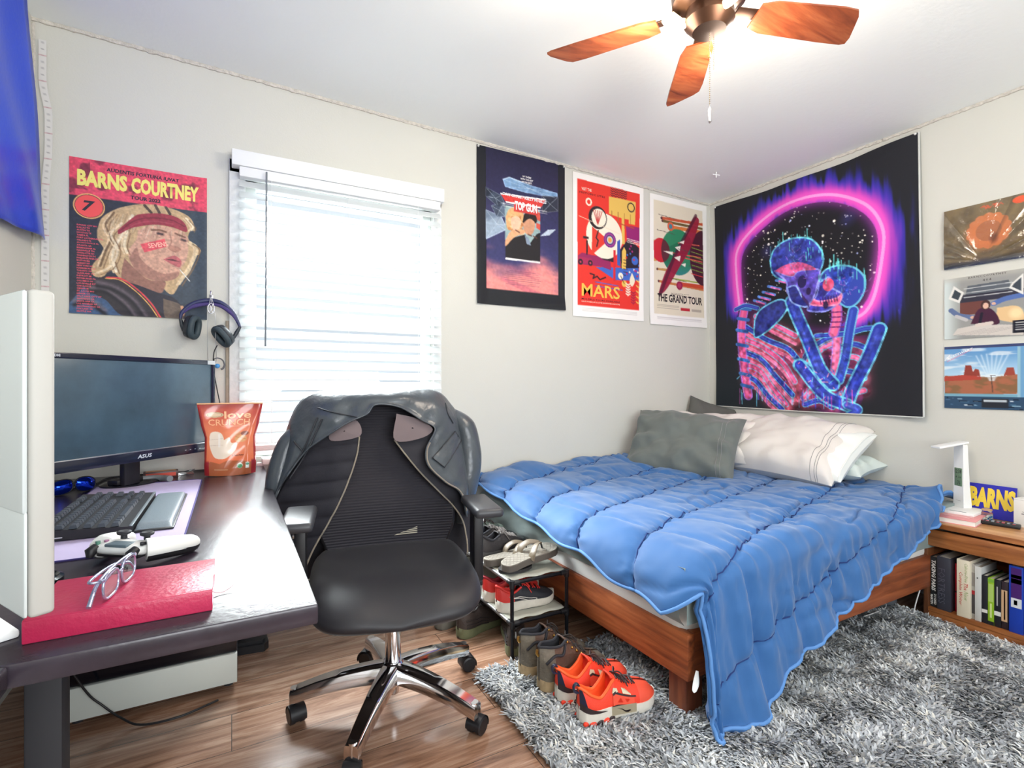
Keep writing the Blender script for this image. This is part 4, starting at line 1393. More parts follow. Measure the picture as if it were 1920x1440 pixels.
def sleeves():
    K = .92
    f = lambda pts: [(u * K, v) for u, v in pts]
    m_shrink = mat('shrink_wrap_print', vcol=True, r=.13, coat=.6, bump=(18, .6))
    # foil-like sleeve with creases fanning out from below
    s = Sheet(.315, .29, 110, 110, (96, 82, 60))
    n = fbm(s.U * 6, s.V * 6, 1)
    s.put(np.clip(.5 + n, 0, 1) * .6, (150, 126, 84))
    cu, cv = .47, .95
    an = np.arctan2(s.U - cu, (cv - s.V))
    s.ell(.52, .5, .30, .30, (196, 124, 72), .9, .5)
    pet = .24 + .025 * np.abs(np.sin(np.arctan2(s.V - .47, s.U - .54) * 7))
    s.put((np.hypot(s.U - .54, (s.V - .47) * .92) < pet) * .85, (206, 118, 70))
    s.put((np.hypot(s.U - .54, (s.V - .47) * .92) < .15) * .6, (150, 96, 66))
    s.ell(.60, .60, .07, .10, (112, 66, 48), .8, .6)
    band = np.sin(an * 19 + 1.2 * np.sin(an * 5)) * smoothstep(.05, .6, np.hypot(s.U - cu, s.V - cv))
    s.put(np.clip(band, 0, 1) * .35 * (np.abs(an) > .35), (60, 52, 44))  # dark fan streaks: shade between the wrap's creases painted into the print
    s.put(smoothstep(.86, 1, s.V), (52, 58, 74))
    s.ell(.89, .09, .085, .05, (226, 84, 40))
    for i in range(26):
        u0 = .44 + .25 * random.random()
        s.line([(u0, .055 + .06 * random.random()), (u0 + .02, .05 + .06 * random.random())], .012, (206, 92, 60), .8)

    def surf1(x, z, lift):
        t, w = x / .315, -z / .29
        a = np.arctan2(t - .47, .95 - w)
        r = np.hypot(t - .47, w - .95)
        d = .004 + .0055 * np.abs(np.sin(a * 8 + .7)) ** .6 * smoothstep(.05, .4, r) * smoothstep(.25, .6, np.abs(a))
        return np.stack([3.117 - d - lift, 1.203 - x, 1.932 + z], 1)
    r = thing('record_sleeve', 'record sleeve in crinkled golden shrink wrap, top of the three on the right wall', 'record sleeve', (3.119, 1.045, 1.642), 0, 'record sleeves')
    ob('sleeve', MB().box(3.1155, 3.1195, .888, 1.203, 1.642, 1.932, .0008), m_white, r)
    s.build('wrapped_print', surf1, m_shrink, r)

    s = Sheet(.315, .298, 110, 104, (150, 150, 146))
    A = A_LP2
    s.put(smoothstep(.25, 0, s.U), (206, 216, 214))
    s.put(smoothstep(.12, .0, s.V) * .6, (190, 186, 176))
    s.poly(f(A['shelf']), (92, 98, 104))
    s.rect(.2, .30, .95, .42, (52, 50, 60))
    for i in range(3):
        s.line([(.25, .2 + .07 * i), (.8, .19 + .07 * i)], .012, (190, 192, 192))
    s.rect(.2, .42, .5, .62, (110, 66, 56))
    s.poly(f(A['bed']), (226, 190, 140), 1, True)
    s.ell(.84, .66, .1, .1, (246, 220, 170), .9, .6)
    s.poly(f(A['sheet']), (206, 198, 190))
    for k, c in (('arm', (84, 110, 170)), ('armb', (96, 112, 150))):
        s.line(f(A[k]), .07, c, 1, False, 20)
        s.ell(A[k][0][0] * K, A[k][0][1], .025, .022, (216, 174, 150))
    s.line(f([(.17, .63), (.3, .70)]), .05, (190, 186, 186))
    s.poly(f(A['body']), (70, 34, 52), 1, True)
    s.line(f([(.5, .62), (.47, .80)]), .035, (34, 30, 40))
    s.line(f([(.44, .80), (.62, .78)]), .05, (214, 200, 190))
    s.ell(.505, .49, .055, .07, (72, 48, 40))
    s.ell(.505, .505, .033, .045, (222, 180, 156))
    for k in ('mon', 'mon2'):
        s.poly(f(A[k]), (226, 224, 218))
        c0 = np.mean(A[k], 0)
        s.poly(f([tuple(c0 + .62 * (np.array(p) - c0)) for p in A[k]]), (58, 66, 72))
    for i in range(5):
        s.line([(.12 + .1 * i, .94), (.5 + .1 * i, .86)], .006, (150, 142, 140), .6)
    s.rect(.805, .77, .985, .96, (26, 26, 30))
    for i in range(4):
        s.rect(.83, .80 + .035 * i, .96, .812 + .035 * i, (190, 190, 190))
    s.text('BARNS|COURTNEY', .30, .012, .44, .04, (70, 66, 64), 0, .0, 1, 1.25)
    s.text('404', .47, .075, .10, .036, (70, 66, 64), 0, .0, 1, 1.3)
    r = thing('record_sleeve', 'record sleeve with a seated man among reaching arms, middle of the wall column', 'record sleeve', (3.119, 1.045, 1.297), 0, 'record sleeves')
    ob('sleeve', MB().box(3.1155, 3.1195, .888, 1.203, 1.297, 1.595, .0008), m_white, r)
    s.build('cover_print', lambda x, z, l: np.stack([3.1150 - l + 0 * x, 1.203 - x, 1.595 + z], 1), m_glossprint, r)

    s = Sheet(.315, .303, 110, 106, (98, 150, 200))
    A = A_LP3
    s.put(smoothstep(.05, .5, s.V), (176, 210, 232))
    cl = smoothstep(.1, .4, fbm(s.U * 3, s.V * 14, 2) + .1) * (s.V < .5)
    s.put(cl * .7, (236, 240, 242))
    s.rect(0, 0, 1, .045, (60, 70, 110))
    s.poly(f(A['ground']), (170, 104, 76))
    s.put(s.inside(f(A['ground'])) * smoothstep(-.1, .3, fbm(s.U * 7, s.V * 14, 3)) * .6, (112, 96, 62))
    s.poly([(.0, .49), (.25, .46), (.45, .49), (.45, .54), (0, .56)], (176, 70, 56))
    s.poly(f(A['mesa']), (146, 62, 50))
    s.poly(f(A['mesa2']), (156, 70, 56))
    for i in range(7):
        x = .575
        s.line([(x + .02 * (i - 3) * 3, .14 + .01 * abs(i - 3)), (x + .008 * (i - 3), .55)], .010, (226, 238, 246), .55, True)
    s.line(f(A['v']), .012, (90, 70, 60))
    s.rect(.0, .76, 1, .80, (120, 170, 190))
    s.rect(.0, .80, 1, 1, (48, 76, 104))
    for i in range(26):
        u, v = random.random(), .82 + .16 * random.random()
        s.line([(u, v), (u + .1 * random.random(), v)], .014, random.choice([(20, 26, 36), (140, 176, 196), (214, 226, 232), (70, 110, 140)]))
    s.rect(.46, .83, .76, .97, (40, 44, 52))
    s.rect(.48, .85, .74, .88, (190, 200, 206))
    s.rect(.855, .05, .885, .80, (150, 190, 206))
    s.rect(.885, .05, 1, .80, (110, 160, 200))
    s.rect(.955, .5, .985, .72, (170, 60, 60))
    s.line([(.01, .23), (.045, .17), (.06, .21)], .012, (244, 244, 246))
    s.text('L STEWART', .07, .035, .28, .15, (246, 246, 248), 0, .01, 1, rot=.0)
    q = s.lv[-1]
    q[:, 1] = -.19 * s.h + (q[:, 1] + .185 * s.h) * .25 + (q[:, 0] - .07 * s.w) * .42
    s.text('A', .03, .13, .05, .09, (246, 246, 248), .2, .0, 1)
    s.line([(.04, .245), (.35, .06)], .008, (226, 120, 150))
    r = thing('record_sleeve', 'record sleeve with a desert landscape under blue sky, lowest of three', 'record sleeve', (3.119, 1.045, .957), 0, 'record sleeves')
    ob('sleeve', MB().box(3.1155, 3.1195, .888, 1.203, .957, 1.26, .0008), m_white, r)
    s.build('cover_print', lambda x, z, l: np.stack([3.1150 - l + 0 * x, 1.203 - x, 1.26 + z], 1), m_glossprint, r)


sleeves()

# tacks
m_tack = mat('tack_white', (225, 225, 222), .35)


def pushpin(x, y, z, nx, ny, label):
    p = np.array((x, y, z), float)
    d = np.array((nx, ny, 0), float)
    b = MB().tube([p, p + d * .004, p + d * .009, p + d * .010], [.006, .006, .004, .001], 10)
    tag(ob('pushpin', b, m_tack, origin=(x, y, z)), label, 'pushpin', 'pushpins')


pushpin(1.224, YB - .006, 2.424, 0, -1, 'white tack in the top left corner of the dark blue film poster')
pushpin(1.808, YB - .006, 2.424, 0, -1, 'white tack in the top right corner of the dark blue film poster')
pushpin(XR - .012, 2.577, 2.370, -1, 0, 'white tack holding the tapestry corner beside the room corner')
pushpin(XR - .018, 1.322, 2.370, -1, 0, 'white tack holding the tapestry corner nearest the record sleeves')


def flag():
    b = MB()
    g = []
    for v in np.linspace(0, 1, 46):
        row = []
        for u in np.linspace(0, 1, 40):
            y = 1.3 + u * (1.12 + .21 * v ** 1.6)
            z = 2.44 - v * (.90 - .05 * u * v) + .05 * u * v
            fold = .02 * np.sin(u * 13 + v * 2.2) * (.3 + .7 * u) + .012 * np.sin(u * 29 - v * 6) * v
            x = XL + .035 + fold * (1 - .5 * v) + .006 * v
            row.append((x, y, z - .02 * (1 - u) * v))
        g.append(row)
    b.grid(g, flip=True)
    m = mat('flag_satin', (10, 66, 205), .3, bump=(60, .08))
    o = ob('flag', b, m, smooth=180)
    so = o.modifiers.new('cloth', 'SOLIDIFY')
    so.thickness = .0015
    return tag(o, 'shiny plain blue flag hanging on the left wall above the white monitor', 'flag')


flag()


def measuring_tape():
    s = Sheet(.024, 1.60, 6, 400, (216, 214, 212), 2)
    for i in range(64):
        v = (i + .5) / 64
        s.rect(.35, v - .0012, .65, v + .0012, (120, 118, 126), .6)
        if i % 4 == 2:
            s.rect(.0, v - .001, 1, v + .001, (196, 130, 140), .6)
    o = s.build('measuring_tape', lambda x, z, l: np.stack([-.652 + x - .018 * smoothstep(-.3, -.15, z) + .010 * smoothstep(-.6, -.4, z), YB - .006 + 0 * x - l, 2.42 + z], 1), m_paper)
    tag(o, 'narrow white paper measuring strip taped vertically beside the left corner', 'measuring tape')


measuring_tape()

hk = MB().tube([(2.70, 2.23, 2.423), (2.70, 2.23, 2.385)], .004, 8).tube([(2.675, 2.235, 2.405), (2.725, 2.225, 2.405)], .004, 8)
tag(ob('ceiling_hook', hk, m_white, origin=(2.70, 2.23, 2.42)), 'small white hook on the ceiling near the room corner', 'hook')


# ---------------------------------------------------------------- ceiling fan
def ceiling_fan():
    FX, FY = 1.30, 1.10
    f = thing('ceiling_fan', 'wooden-bladed ceiling fan with two pull chains', 'ceiling fan', (FX, FY, zc(FX)))
    m_motor = mat('fan_bronze', (70, 48, 36), .35, .8)
    ob('motor', MB().lathe([(.001, zc(FX)), (.075, zc(FX) - .001), (.075, 2.40), (.10, 2.37), (.115, 2.31), (.11, 2.26), (.07, 2.235), (.001, 2.235)], (FX, FY, 0), 28), m_motor, f)
    lk = ob('light_kit', MB().lathe([(.001, 2.236), (.07, 2.235), (.075, 2.20), (.05, 2.17), (.001, 2.168)], (FX, FY, 0), 24), m_motor, f)
    m_bulb = mat('frosted_bulb', (255, 240, 214), .4, emit=((255, 218, 168), 5))
    for k in range(3):
        a = radians(20 + 120 * k)
        p = np.array((FX + .085 * cos(a), FY + .085 * sin(a), 2.205))
        b = MB().tube([p - np.array((.02 * cos(a), .02 * sin(a), .0)), p, p + np.array((.03 * cos(a), .03 * sin(a), .012)), p + np.array((.055 * cos(a), .055 * sin(a), .02))],
                      [.012, .016, .026, .006], 14)
        ob('bulb', b, m_bulb, lk)
    for k in range(3):
        a = radians(20 + 120 * k)
        L = bpy.data.lights.new('fan_lamp', 'POINT')
        L.energy = 13
        L.color = (1.0, .90, .76)
        L.shadow_soft_size = .09
        lo = bpy.data.objects.new('fan_lamp', L)
        COL.objects.link(lo)
        lo.location = (FX + .19 * cos(a), FY + .19 * sin(a), 2.17)
    for k in range(5):
        a = radians(52 + 72 * k)
        R = Matrix.Translation((FX, FY, 2.235)) @ Matrix.Rotation(a, 4, 'Z') @ Matrix.Rotation(radians(-11), 4, 'X')
        out = [(.155, -.042), (.20, -.056), (.42, -.064), (.47, -.060), (.487, -.040), (.505, .0), (.520, .035), (.522, .058), (.505, .064), (.42, .064), (.20, .056), (.155, .042)]
        b = MB().prism(out, -.003, .003, M=R)
        bo = ob('blade', b, m_fan, f)
        ob('blade_iron', MB().box(.09, .19, -.018, .018, .003, .009, .002, M=R), m_motor, bo)
    m_chain = mat('bead_chain', (150, 138, 118), .35, .7)

    def chain(x, y, z0, z1, fob):
        b = MB()
        n = int((z0 - z1) / .0062)
        for i in range(n):
            b.ball((x, y, z0 - i * .0062), .0021, 6)
        b.tube([(x, y, z0), (x, y, z1)], .0005, 4)
        c = ob('pull_chain', b, m_chain, f)
        if fob:
            ob('chain_pull', MB().tube([(x, y, z1 + .002), (x, y, z1 - .004), (x, y, z1 - .008), (x, y, z1 - .045), (x, y, z1 - .049)], [.001, .0035, .0055, .0055, .002], 12), m_steel, c)
            ob('chain_joint', MB().tube([(x, y, 2.105), (x, y, 2.09)], [.0035, .0035], 8), m_brass, c)

    chain(FX + .002, FY + .0, 2.17, 1.935, True)
    chain(FX + .035, FY + .012, 2.17, 2.06, False)


ceiling_fan()

# ---------------------------------------------------------------- the desk and what stands on it
DT = .70
dk = thing('desk', 'long dark brown laminate corner desk along the left wall', 'desk', (-.27, 1.5, 0))
db = MB().box(-.672, .13, .925, 2.618, DT - .034, DT, .004)
ob('desktop', db, m_desk, dk)
ob('side_top', MB().box(-.672, -.262, -.25, .923, DT - .034, DT, .004), m_desk, dk)
ob('modesty_panel', MB().box(-.6, -.58, 1.1, 2.4, .30, DT - .035), m_desk, dk)
for x, y in ((-.245, 1.02), (-.62, 1.02), (-.62, 2.55), (.04, 2.52), (-.62, -.18), (-.31, -.18)):
    ob('leg', MB().box(x - .022, x + .022, y - .022, y + .022, 0, DT - .034, .003), m_blacksoft, dk)

cb_ = thing('cabinet', 'low black cabinet with a glossy front and white lower panel under the desk', 'cabinet', (-.2, 2.3, 0))
ob('body', MB().box(-.45, .018, 2.06, 2.50, .03, .47, .003), m_blacksoft, cb_)
ob('door', MB().box(-.445, .015, 2.048, 2.059, .135, .465, .002), m_gloss, cb_)
ob('lower_panel', MB().box(-.447, .017, 2.040, 2.059, .030, .132, .002), mat('panel_white', (206, 212, 206), .5), cb_)
for x in (-.43, -.01):
    ob('foot', MB().cyl((x, 2.10, 0), (x, 2.10, .03), .015).cyl((x, 2.46, 0), (x, 2.46, .03), .015), m_blacksoft, cb_)
du = thing('drawer_unit', 'white drawer unit under the near end of the dark desk', 'drawer unit', (-.46, .62, 0))
ob('body', MB().box(-.64, -.345, .32, .94, 0, .58, .003), m_white, du)
for k in range(3):
    d_ = ob('drawer_front', MB().box(-.344, -.328, .33, .93, .02 + .187 * k, .20 + .187 * k, .003), m_white, du)
    ob('handle', MB().box(-.327, -.315, .55, .71, .15 + .187 * k, .162 + .187 * k, .002), m_steel, d_)
pb = MB().prism([(.01, 2.30), (.115, 2.285), (.132, 2.31), (.125, 2.43), (.01, 2.44)], 0, .03).prism([(.02, 2.31), (.11, 2.298), (.12, 2.32), (.114, 2.42), (.02, 2.43)], .03, .042)
tag(ob('power_adapter', pb, m_black), 'flat black power adapter on the floor beside the black cabinet', 'power adapter')
cbl = MB().tube(spline([(-.46, 1.98, .30), (-.395, 2.015, .13), (-.354, 2.02, .07), (-.307, 2.0, .03), (-.25, 1.97, .006), (-.15, 1.96, .005), (-.04, 2.0, .005)], 40), .0035, 6)
tag(ob('power_cable', cbl, m_black, smooth=180), 'black cable dropping to the floor before the white panel under the desk', 'cable')

# desktop monitor
m_screen = mat('slate_screen', (64, 86, 102), .26, var=(5, .28))  # slate blue base colour, softly mottled
mo = thing('computer_monitor', 'wide black monitor with a dark slate screen at the back of the desk', 'monitor', (-.28, 2.265, DT), radians(47))
b = MB()
b.box(-.317, .317, .004, .026, .098, .474, .004)
ob('housing', b, m_black, mo, True)
ob('rear_cover', MB().box(-.2, .2, .026, .06, .17, .42, .012), m_black, mo, True)
ob('screen', MB().box(-.299, .299, -.001, .004, .134, .456, .001), m_screen, mo, True)
bz = MB()
bz.box(-.317, .317, -.004, .004, .456, .474, .002).box(-.317, .317, -.004, .004, .098, .134, .002)
bz.box(-.317, -.299, -.004, .004, .134, .456, .001).box(.299, .317, -.004, .004, .134, .456, .001)
bz.box(-.299, .299, -.0045, .003, .1335, .137, .0005, 1)
lay_text(bz, 'ASUS', (-.026, -.0046, .109), (1, 0, 0), (0, 0, 1), .055, .014, 2, .15, .03)
lay_text(bz, 'HDMI', (-.30, -.0046, .461), (1, 0, 0), (0, 0, 1), .024, .008, 2, 0, .03)
for k in range(5):
    bz.box(.17 + .022 * k, .176 + .022 * k, -.0047, -.003, .114, .116, 0, 2)
ob('bezel', bz, [mat('gloss_bezel', (30, 34, 52), .15), m_steel, mat('mark_grey', (190, 196, 206), .4)], mo, True)
ob('corner_sticker', MB().box(.278, .316, -.0052, -.004, .457, .473), mat('silver_sticker', (200, 206, 210), .3), mo, True)
ob('neck', MB().box(-.03, .03, .05, .075, .01, .25, .004).box(-.04, .06, .07, .12, .012, .03, .005), m_black, mo, True)
ft = MB().lathe([(.001, .0), (1, 0), (1, .008), (.85, .014), (.001, .016)], (0, 0, 0), 36, M=Matrix.Translation((.05, .115, 0)) @ Matrix.Diagonal((.105, .08, 1, 1)))
ob('stand_foot', ft, m_gloss, mo, True)

# white monitor seen from behind, near the camera
wm = thing('computer_monitor', 'white monitor seen from behind at the left edge, over the red notebook', 'monitor', (-.239, .917, DT), math.atan2(.86, -.51))
m_cream = mat('warm_white_plastic', (182, 181, 176), .55)
m_cool = mat('cool_white_plastic', (205, 212, 213), .5)
ob('housing', MB().box(0, .54, -.028, 0, .058, .505, .006, seg=3), m_cream, wm, True)
ob('rear_cover', MB().box(.003, .537, 0, .007, .20, .503, .004).box(.003, .537, .0, .0055, .060, .203, .004), m_cool, wm, True)
ob('screen', MB().box(.01, .53, -.0295, -.028, .07, .495), m_screen, wm, True)
ob('stand', MB().box(.25, .31, .012, .03, .01, .25, .004), m_cool, wm, True)
ob('stand_foot', MB().box(.105, .42, -.02, .22, 0, .012, .004), m_white, wm, True)

# snack bag
def snack_bag():
    s = Sheet(.2, .29, 110, 150, (238, 134, 92))
    s.put(smoothstep(.45, .05, s.V), (196, 84, 66))
    s.put(smoothstep(.10, .02, s.V), (160, 52, 44))
    s.put(smoothstep(.62, .9, s.V) * .5, (232, 96, 50))
    s.poly([(0, .88), (.12, .80), (.3, .83), (.45, .78), (.7, .80), (1, .84), (1, 1), (0, 1)], (176, 96, 60))
    s.put(((s.U < .05) | (s.U > .95)).astype(float) * .9, (168, 44, 44))
    s.put(((s.U < .10) | (s.U > .9)) * smoothstep(.78, .82, s.V), (158, 40, 46))
    s.poly([(.1, .46), (.15, .40), (.24, .385), (.33, .41), (.37, .47), (.38, .5), (.48, .465), (.52, .54), (.63, .55), (.60, .64), (.50, .71), (.38, .76), (.22, .75), (.14, .66), (.10, .56)], (244, 226, 206), 1, True)
    s.line([(.12, .5), (.36, .48)], .008, (214, 190, 172))
    s.line([(.12, .58), (.36, .57)], .008, (214, 190, 172))
    s.put(s.inside([(.27, .42), (.31, .42), (.31, .6), (.27, .6)]) * .6, (255, 246, 238))
    s.ell(.70, .49, .12, .075, (226, 164, 110))
    s.ell(.63, .42, .07, .045, (214, 140, 92))
    s.ell(.77, .42, .075, .045, (150, 84, 66))
    s.line([(.6, .46), (.8, .5)], .01, (190, 120, 80))
    s.ell(.25, .155, .14, .055, (222, 206, 160))
    s.ell(.25, .155, .12, .045, (110, 96, 70))
    s.ell(.25, .155, .112, .040, (226, 200, 166))
    s.text('love', .40, .105, .44, .10, (250, 196, 150), 0, .02)
    s.text('CRUNCH', .13, .215, .70, .085, (250, 186, 140), 0, .01)
    s.text('& Peanut Butter', .54, .705, .22, .026, (110, 50, 36), 0, .02, 1)
    s.rect(.34, .31, .84, .316, (250, 190, 150), .8)
    s.ell(.68, .865, .055, .055, (228, 240, 226))
    s.ell(.68, .872, .05, .04, (70, 150, 96))
    s.rect(.79, .825, .86, .905, (232, 238, 228))
    s.ell(.825, .85, .03, .025, (70, 150, 120))
    s.rect(.2, .905, .46, .918, (226, 190, 150), .6)

    def prof(w):        # width factor down the bag
        return np.interp(w, [0, .12, .3, .47, .62, .85, 1], [1.2, 1.14, 1.05, .92, .93, .95, .93])

    def front(x, z, lift, side=1):
        t, w = (x / .2 - .5), -z / .29
        xx = t * .2 * prof(w)
        th = .036 * np.interp(w, [0, .08, .3, .6, .9, 1], [.04, .16, .55, .85, 1, .95]) * np.sqrt(np.clip(1 - (2 * t) ** 2, 0, 1))
        wr = .0035 * np.sin(t * 13 + w * 11) * np.sin(w * 9) + .004 * np.exp(-((t - .38 + .14 * (w - .5)) / .05) ** 2)
        return np.stack([xx, -side * (th + wr * (np.abs(t) < .49)) - side * lift, .288 + z - .004 * (1 - np.abs(2 * t)) * w], 1)
    bg_ = thing('snack_bag', 'orange snack pouch standing at the back of the desk beside the window', 'snack bag', (-.004, 2.425, DT + .006), radians(-2))
    m_foil = mat('foil_print', vcol=True, r=.22, coat=.3)
    s.build('pouch_front', front, m_foil, bg_, True)
    g = [[front(np.array([.2 * t]), np.array([-.29 * w]), 0, -1)[0] for t in np.linspace(0, 1, 24)] for w in np.linspace(0, 1, 30)]
    bk = MB().grid(g, flip=True)
    e = [front(np.array([.2 * t]), np.array([-.29]), 0)[0] for t in np.linspace(0, 1, 24)]
    bk.grid([e, g[-1]])
    ob('pouch_back', bk, mat('foil_red', (176, 62, 48), .25), bg_, True, 180)
    top = [front(np.array([.2 * t]), np.array([-.003]), 0)[0] + np.array([0, 0, .004]) for t in np.linspace(0, 1, 24)]
    ob('seal', MB().tube(top, .0035, 6), mat('foil_peach', (236, 176, 130), .3), bg_, True, 180)


snack_bag()

# small card box, sunglasses, mat, keyboard
bx = thing('card_box', 'small red and black card box lying behind the keyboard', 'box', (-.25, 2.49, DT), radians(6))
bb = MB().box(-.058, .058, -.022, .022, 0, .026, .001)
bb.box(-.05, .05, -.0225, -.0221, .006, .020, 0, 1).box(-.05, .05, -.016, .016, .0261, .0265, 0, 2)
ob('carton', bb, [mat('card_dark', (70, 36, 34), .4), mat('card_red', (206, 66, 44), .4), mat('card_tan', (196, 140, 90), .4)], bx, True)


def sunglasses():
    g = thing('sunglasses', 'sunglasses with mirrored blue lenses in front of the wide black monitor', 'sunglasses', (-.475, 2.265, DT), radians(40))
    m_lens = mat('blue_mirror', (20, 62, 214), .06, .85)
    lens = []
    for sg in (-1, 1):
        P = []
        for v in np.linspace(0, 1, 12):
            row = []
            for a in np.linspace(0, 2 * pi, 28):
                r = v
                x = sg * .036 + .033 * r * np.sign(cos(a)) * abs(cos(a)) ** .8
                z = .027 + .025 * r * np.sign(sin(a)) * abs(sin(a)) ** .8 - .003 * (x * sg - .036) / .03
                row.append((x, -.012 * (1 - r * r) + .10 * x * x / .07, z))
            P.append(row)
        ob('lens', MB().grid(P), m_lens, g, True, 180)
        lens.append(P[-1])
    fr_ = MB()
    for L in lens:
        fr_.tube(L[:-1], .0022, 6, closed=True)
    fr_.tube(spline([(-.008, .0, .036), (0, -.003, .040), (.008, .0, .036)], 8), .003, 6)
    ob('frame', fr_, m_black, g, True, 180)
    for sg in (-1, 1):
        ob('temple', MB().tube(spline([(sg * .069, .008, .034), (sg * .072, .05, .03), (sg * .068, .10, .012), (sg * .064, .13, .004)], 16), [.003] * 16, 6), m_black, g, True, 180)


sunglasses()
m_mat = mat('desk_mat_lilac', (178, 166, 200), .8, bump=(900, .15))
dm = thing('desk_mat', 'lilac fabric desk mat under the keyboard', 'desk mat', (-.26, 1.875, DT))
rr = [(-.43, 1.405), (-.115, 1.405), (-.102, 1.418), (-.102, 2.335), (-.115, 2.348), (-.43, 2.348)]
ob('surface', MB().prism(rr, DT, DT + .0028), m_mat, dm)
ob('stitched_edge', MB().tube([(x, y, DT + .0022) for x, y in rr], .0022, 6, closed=True), mat('mat_edge', (66, 56, 120), .8), dm)


def keyboard():
    k = thing('keyboard', 'black mechanical keyboard with a padded wrist rest on the lilac mat', 'keyboard', (-.3, 1.8, DT + .003))
    z0 = DT + .003
    b = MB()
    b.add([(-.405, 1.575, z0 + .004), (-.218, 1.575, z0), (-.218, 2.035, z0), (-.405, 2.035, z0 + .004), (-.405, 1.575, z0 + .030), (-.218, 1.575, z0 + .018), (-.218, 2.035, z0 + .018), (-.405, 2.035, z0 + .030)],
          [(0, 3, 2, 1), (4, 5, 6, 7), (0, 1, 5, 4), (1, 2, 6, 5), (2, 3, 7, 6), (3, 0, 4, 7)])
    ob('case', b, m_black, k)
    ob('front_strip', MB().box(-.2245, -.2175, 1.577, 2.033, z0 + .017, z0 + .021, .001), mat('brushed_grey', (150, 160, 166), .35, .6), k)
    lay = MB()
    lay.box(-.372, -.352, 1.5735, 1.5748, z0 + .008, z0 + .0105)
    ob('side_mark', lay, mat('mark_silver', (190, 190, 200), .4), k)
    mk = mat('keycap', (58, 64, 74), .38)
    pit, kz = .0212, .0085

    def cap(w):
        bm = MB()
        h = w * pit / 2 - .0012
        d = pit / 2 - .0035
        bm.loft([[(-d - .001, -h, 0), (d + .001, -h, 0), (d + .001, h, 0), (-d - .001, h, 0)], [(-d, -h + .001, kz * .5), (d, -h + .001, kz * .5), (d, h - .001, kz * .5), (-d, h - .001, kz * .5)],
                 [(-d + .002, -h + .0028, kz), (d - .0015, -h + .0028, kz), (d - .0015, h - .0028, kz), (-d + .002, h - .0028, kz)]])
        return bm
    rows = [(-.389, [(0, 1)] + [(1.6 + i + .4 * (i // 4), 1) for i in range(12)]),
            (-.3605, [(i, 1) for i in range(13)] + [(13.5, 2)]),
            (-.3335, [(.25, 1.5)] + [(1.5 + i, 1) for i in range(12)] + [(13.75, 1.5)]),
            (-.3065, [(.4, 1.75)] + [(1.8 + i, 1) for i in range(11)] + [(13.35, 2.2)]),
            (-.2795, [(.6, 2.2)] + [(2.3 + i, 1) for i in range(10)] + [(13.1, 2.7)]),
            (-.2525, [(.15, 1.25), (1.4, 1.25), (2.65, 1.25), (6.6, 6.2), (10.5, 1.25), (11.8, 1.25), (13.2, 1.25)])]
    nav = [(0, 15.4), (0, 16.4), (0, 17.4), (1, 15.4), (1, 16.4), (1, 17.4), (2, 15.4), (2, 16.4), (2, 17.4), (4, 16.4), (5, 15.4), (5, 16.4), (5, 17.4)]
    nav += [(r, 18.8 + c) for r in (1, 2, 3, 4, 5) for c in range(2)]
    protos = {}
    allk = [(x, c, w) for x, rw in rows for c, w in rw] + [(rows[r][0], c, 1) for r, c in nav]
    for x, c, w in allk:
        z = z0 + .019 + (-.218 - x) * .064
        y = 1.588 + c * pit
        if w not in protos:
            o = ob('key', cap(w), mk, k, True)
            protos[w] = o
        else:
            o = protos[w].copy()
            COL.objects.link(o)
            o.parent = k
        o.location = (x + .3, y - 1.8, z - z0)
    wr = MB()
    n = 14
    R = []
    for t in np.linspace(0, 1, 24):
        y = 1.577 + t * .456
        e = sqrt(max(0, 1 - (2 * t - 1) ** 16))
        R.append([(-.213 + .078 * (.5 + .5 * np.sign(cos(a)) * abs(cos(a)) ** .35), y, z0 + .003 + .016 * e * (max(0, sin(a)) ** .4 if sin(a) > 0 else 0)) for a in np.linspace(0, 2 * pi, n * 2, endpoint=False)])
    wr.loft(R)
    w_ = ob('wrist_rest', wr, mat('leatherette_grey', (116, 128, 136), .38, bump=(300, .1)), k, False, 180)
    ob('rest_base', MB().box(-.216, -.130, 1.574, 2.036, z0, z0 + .006, .003), m_black, w_)


keyboard()


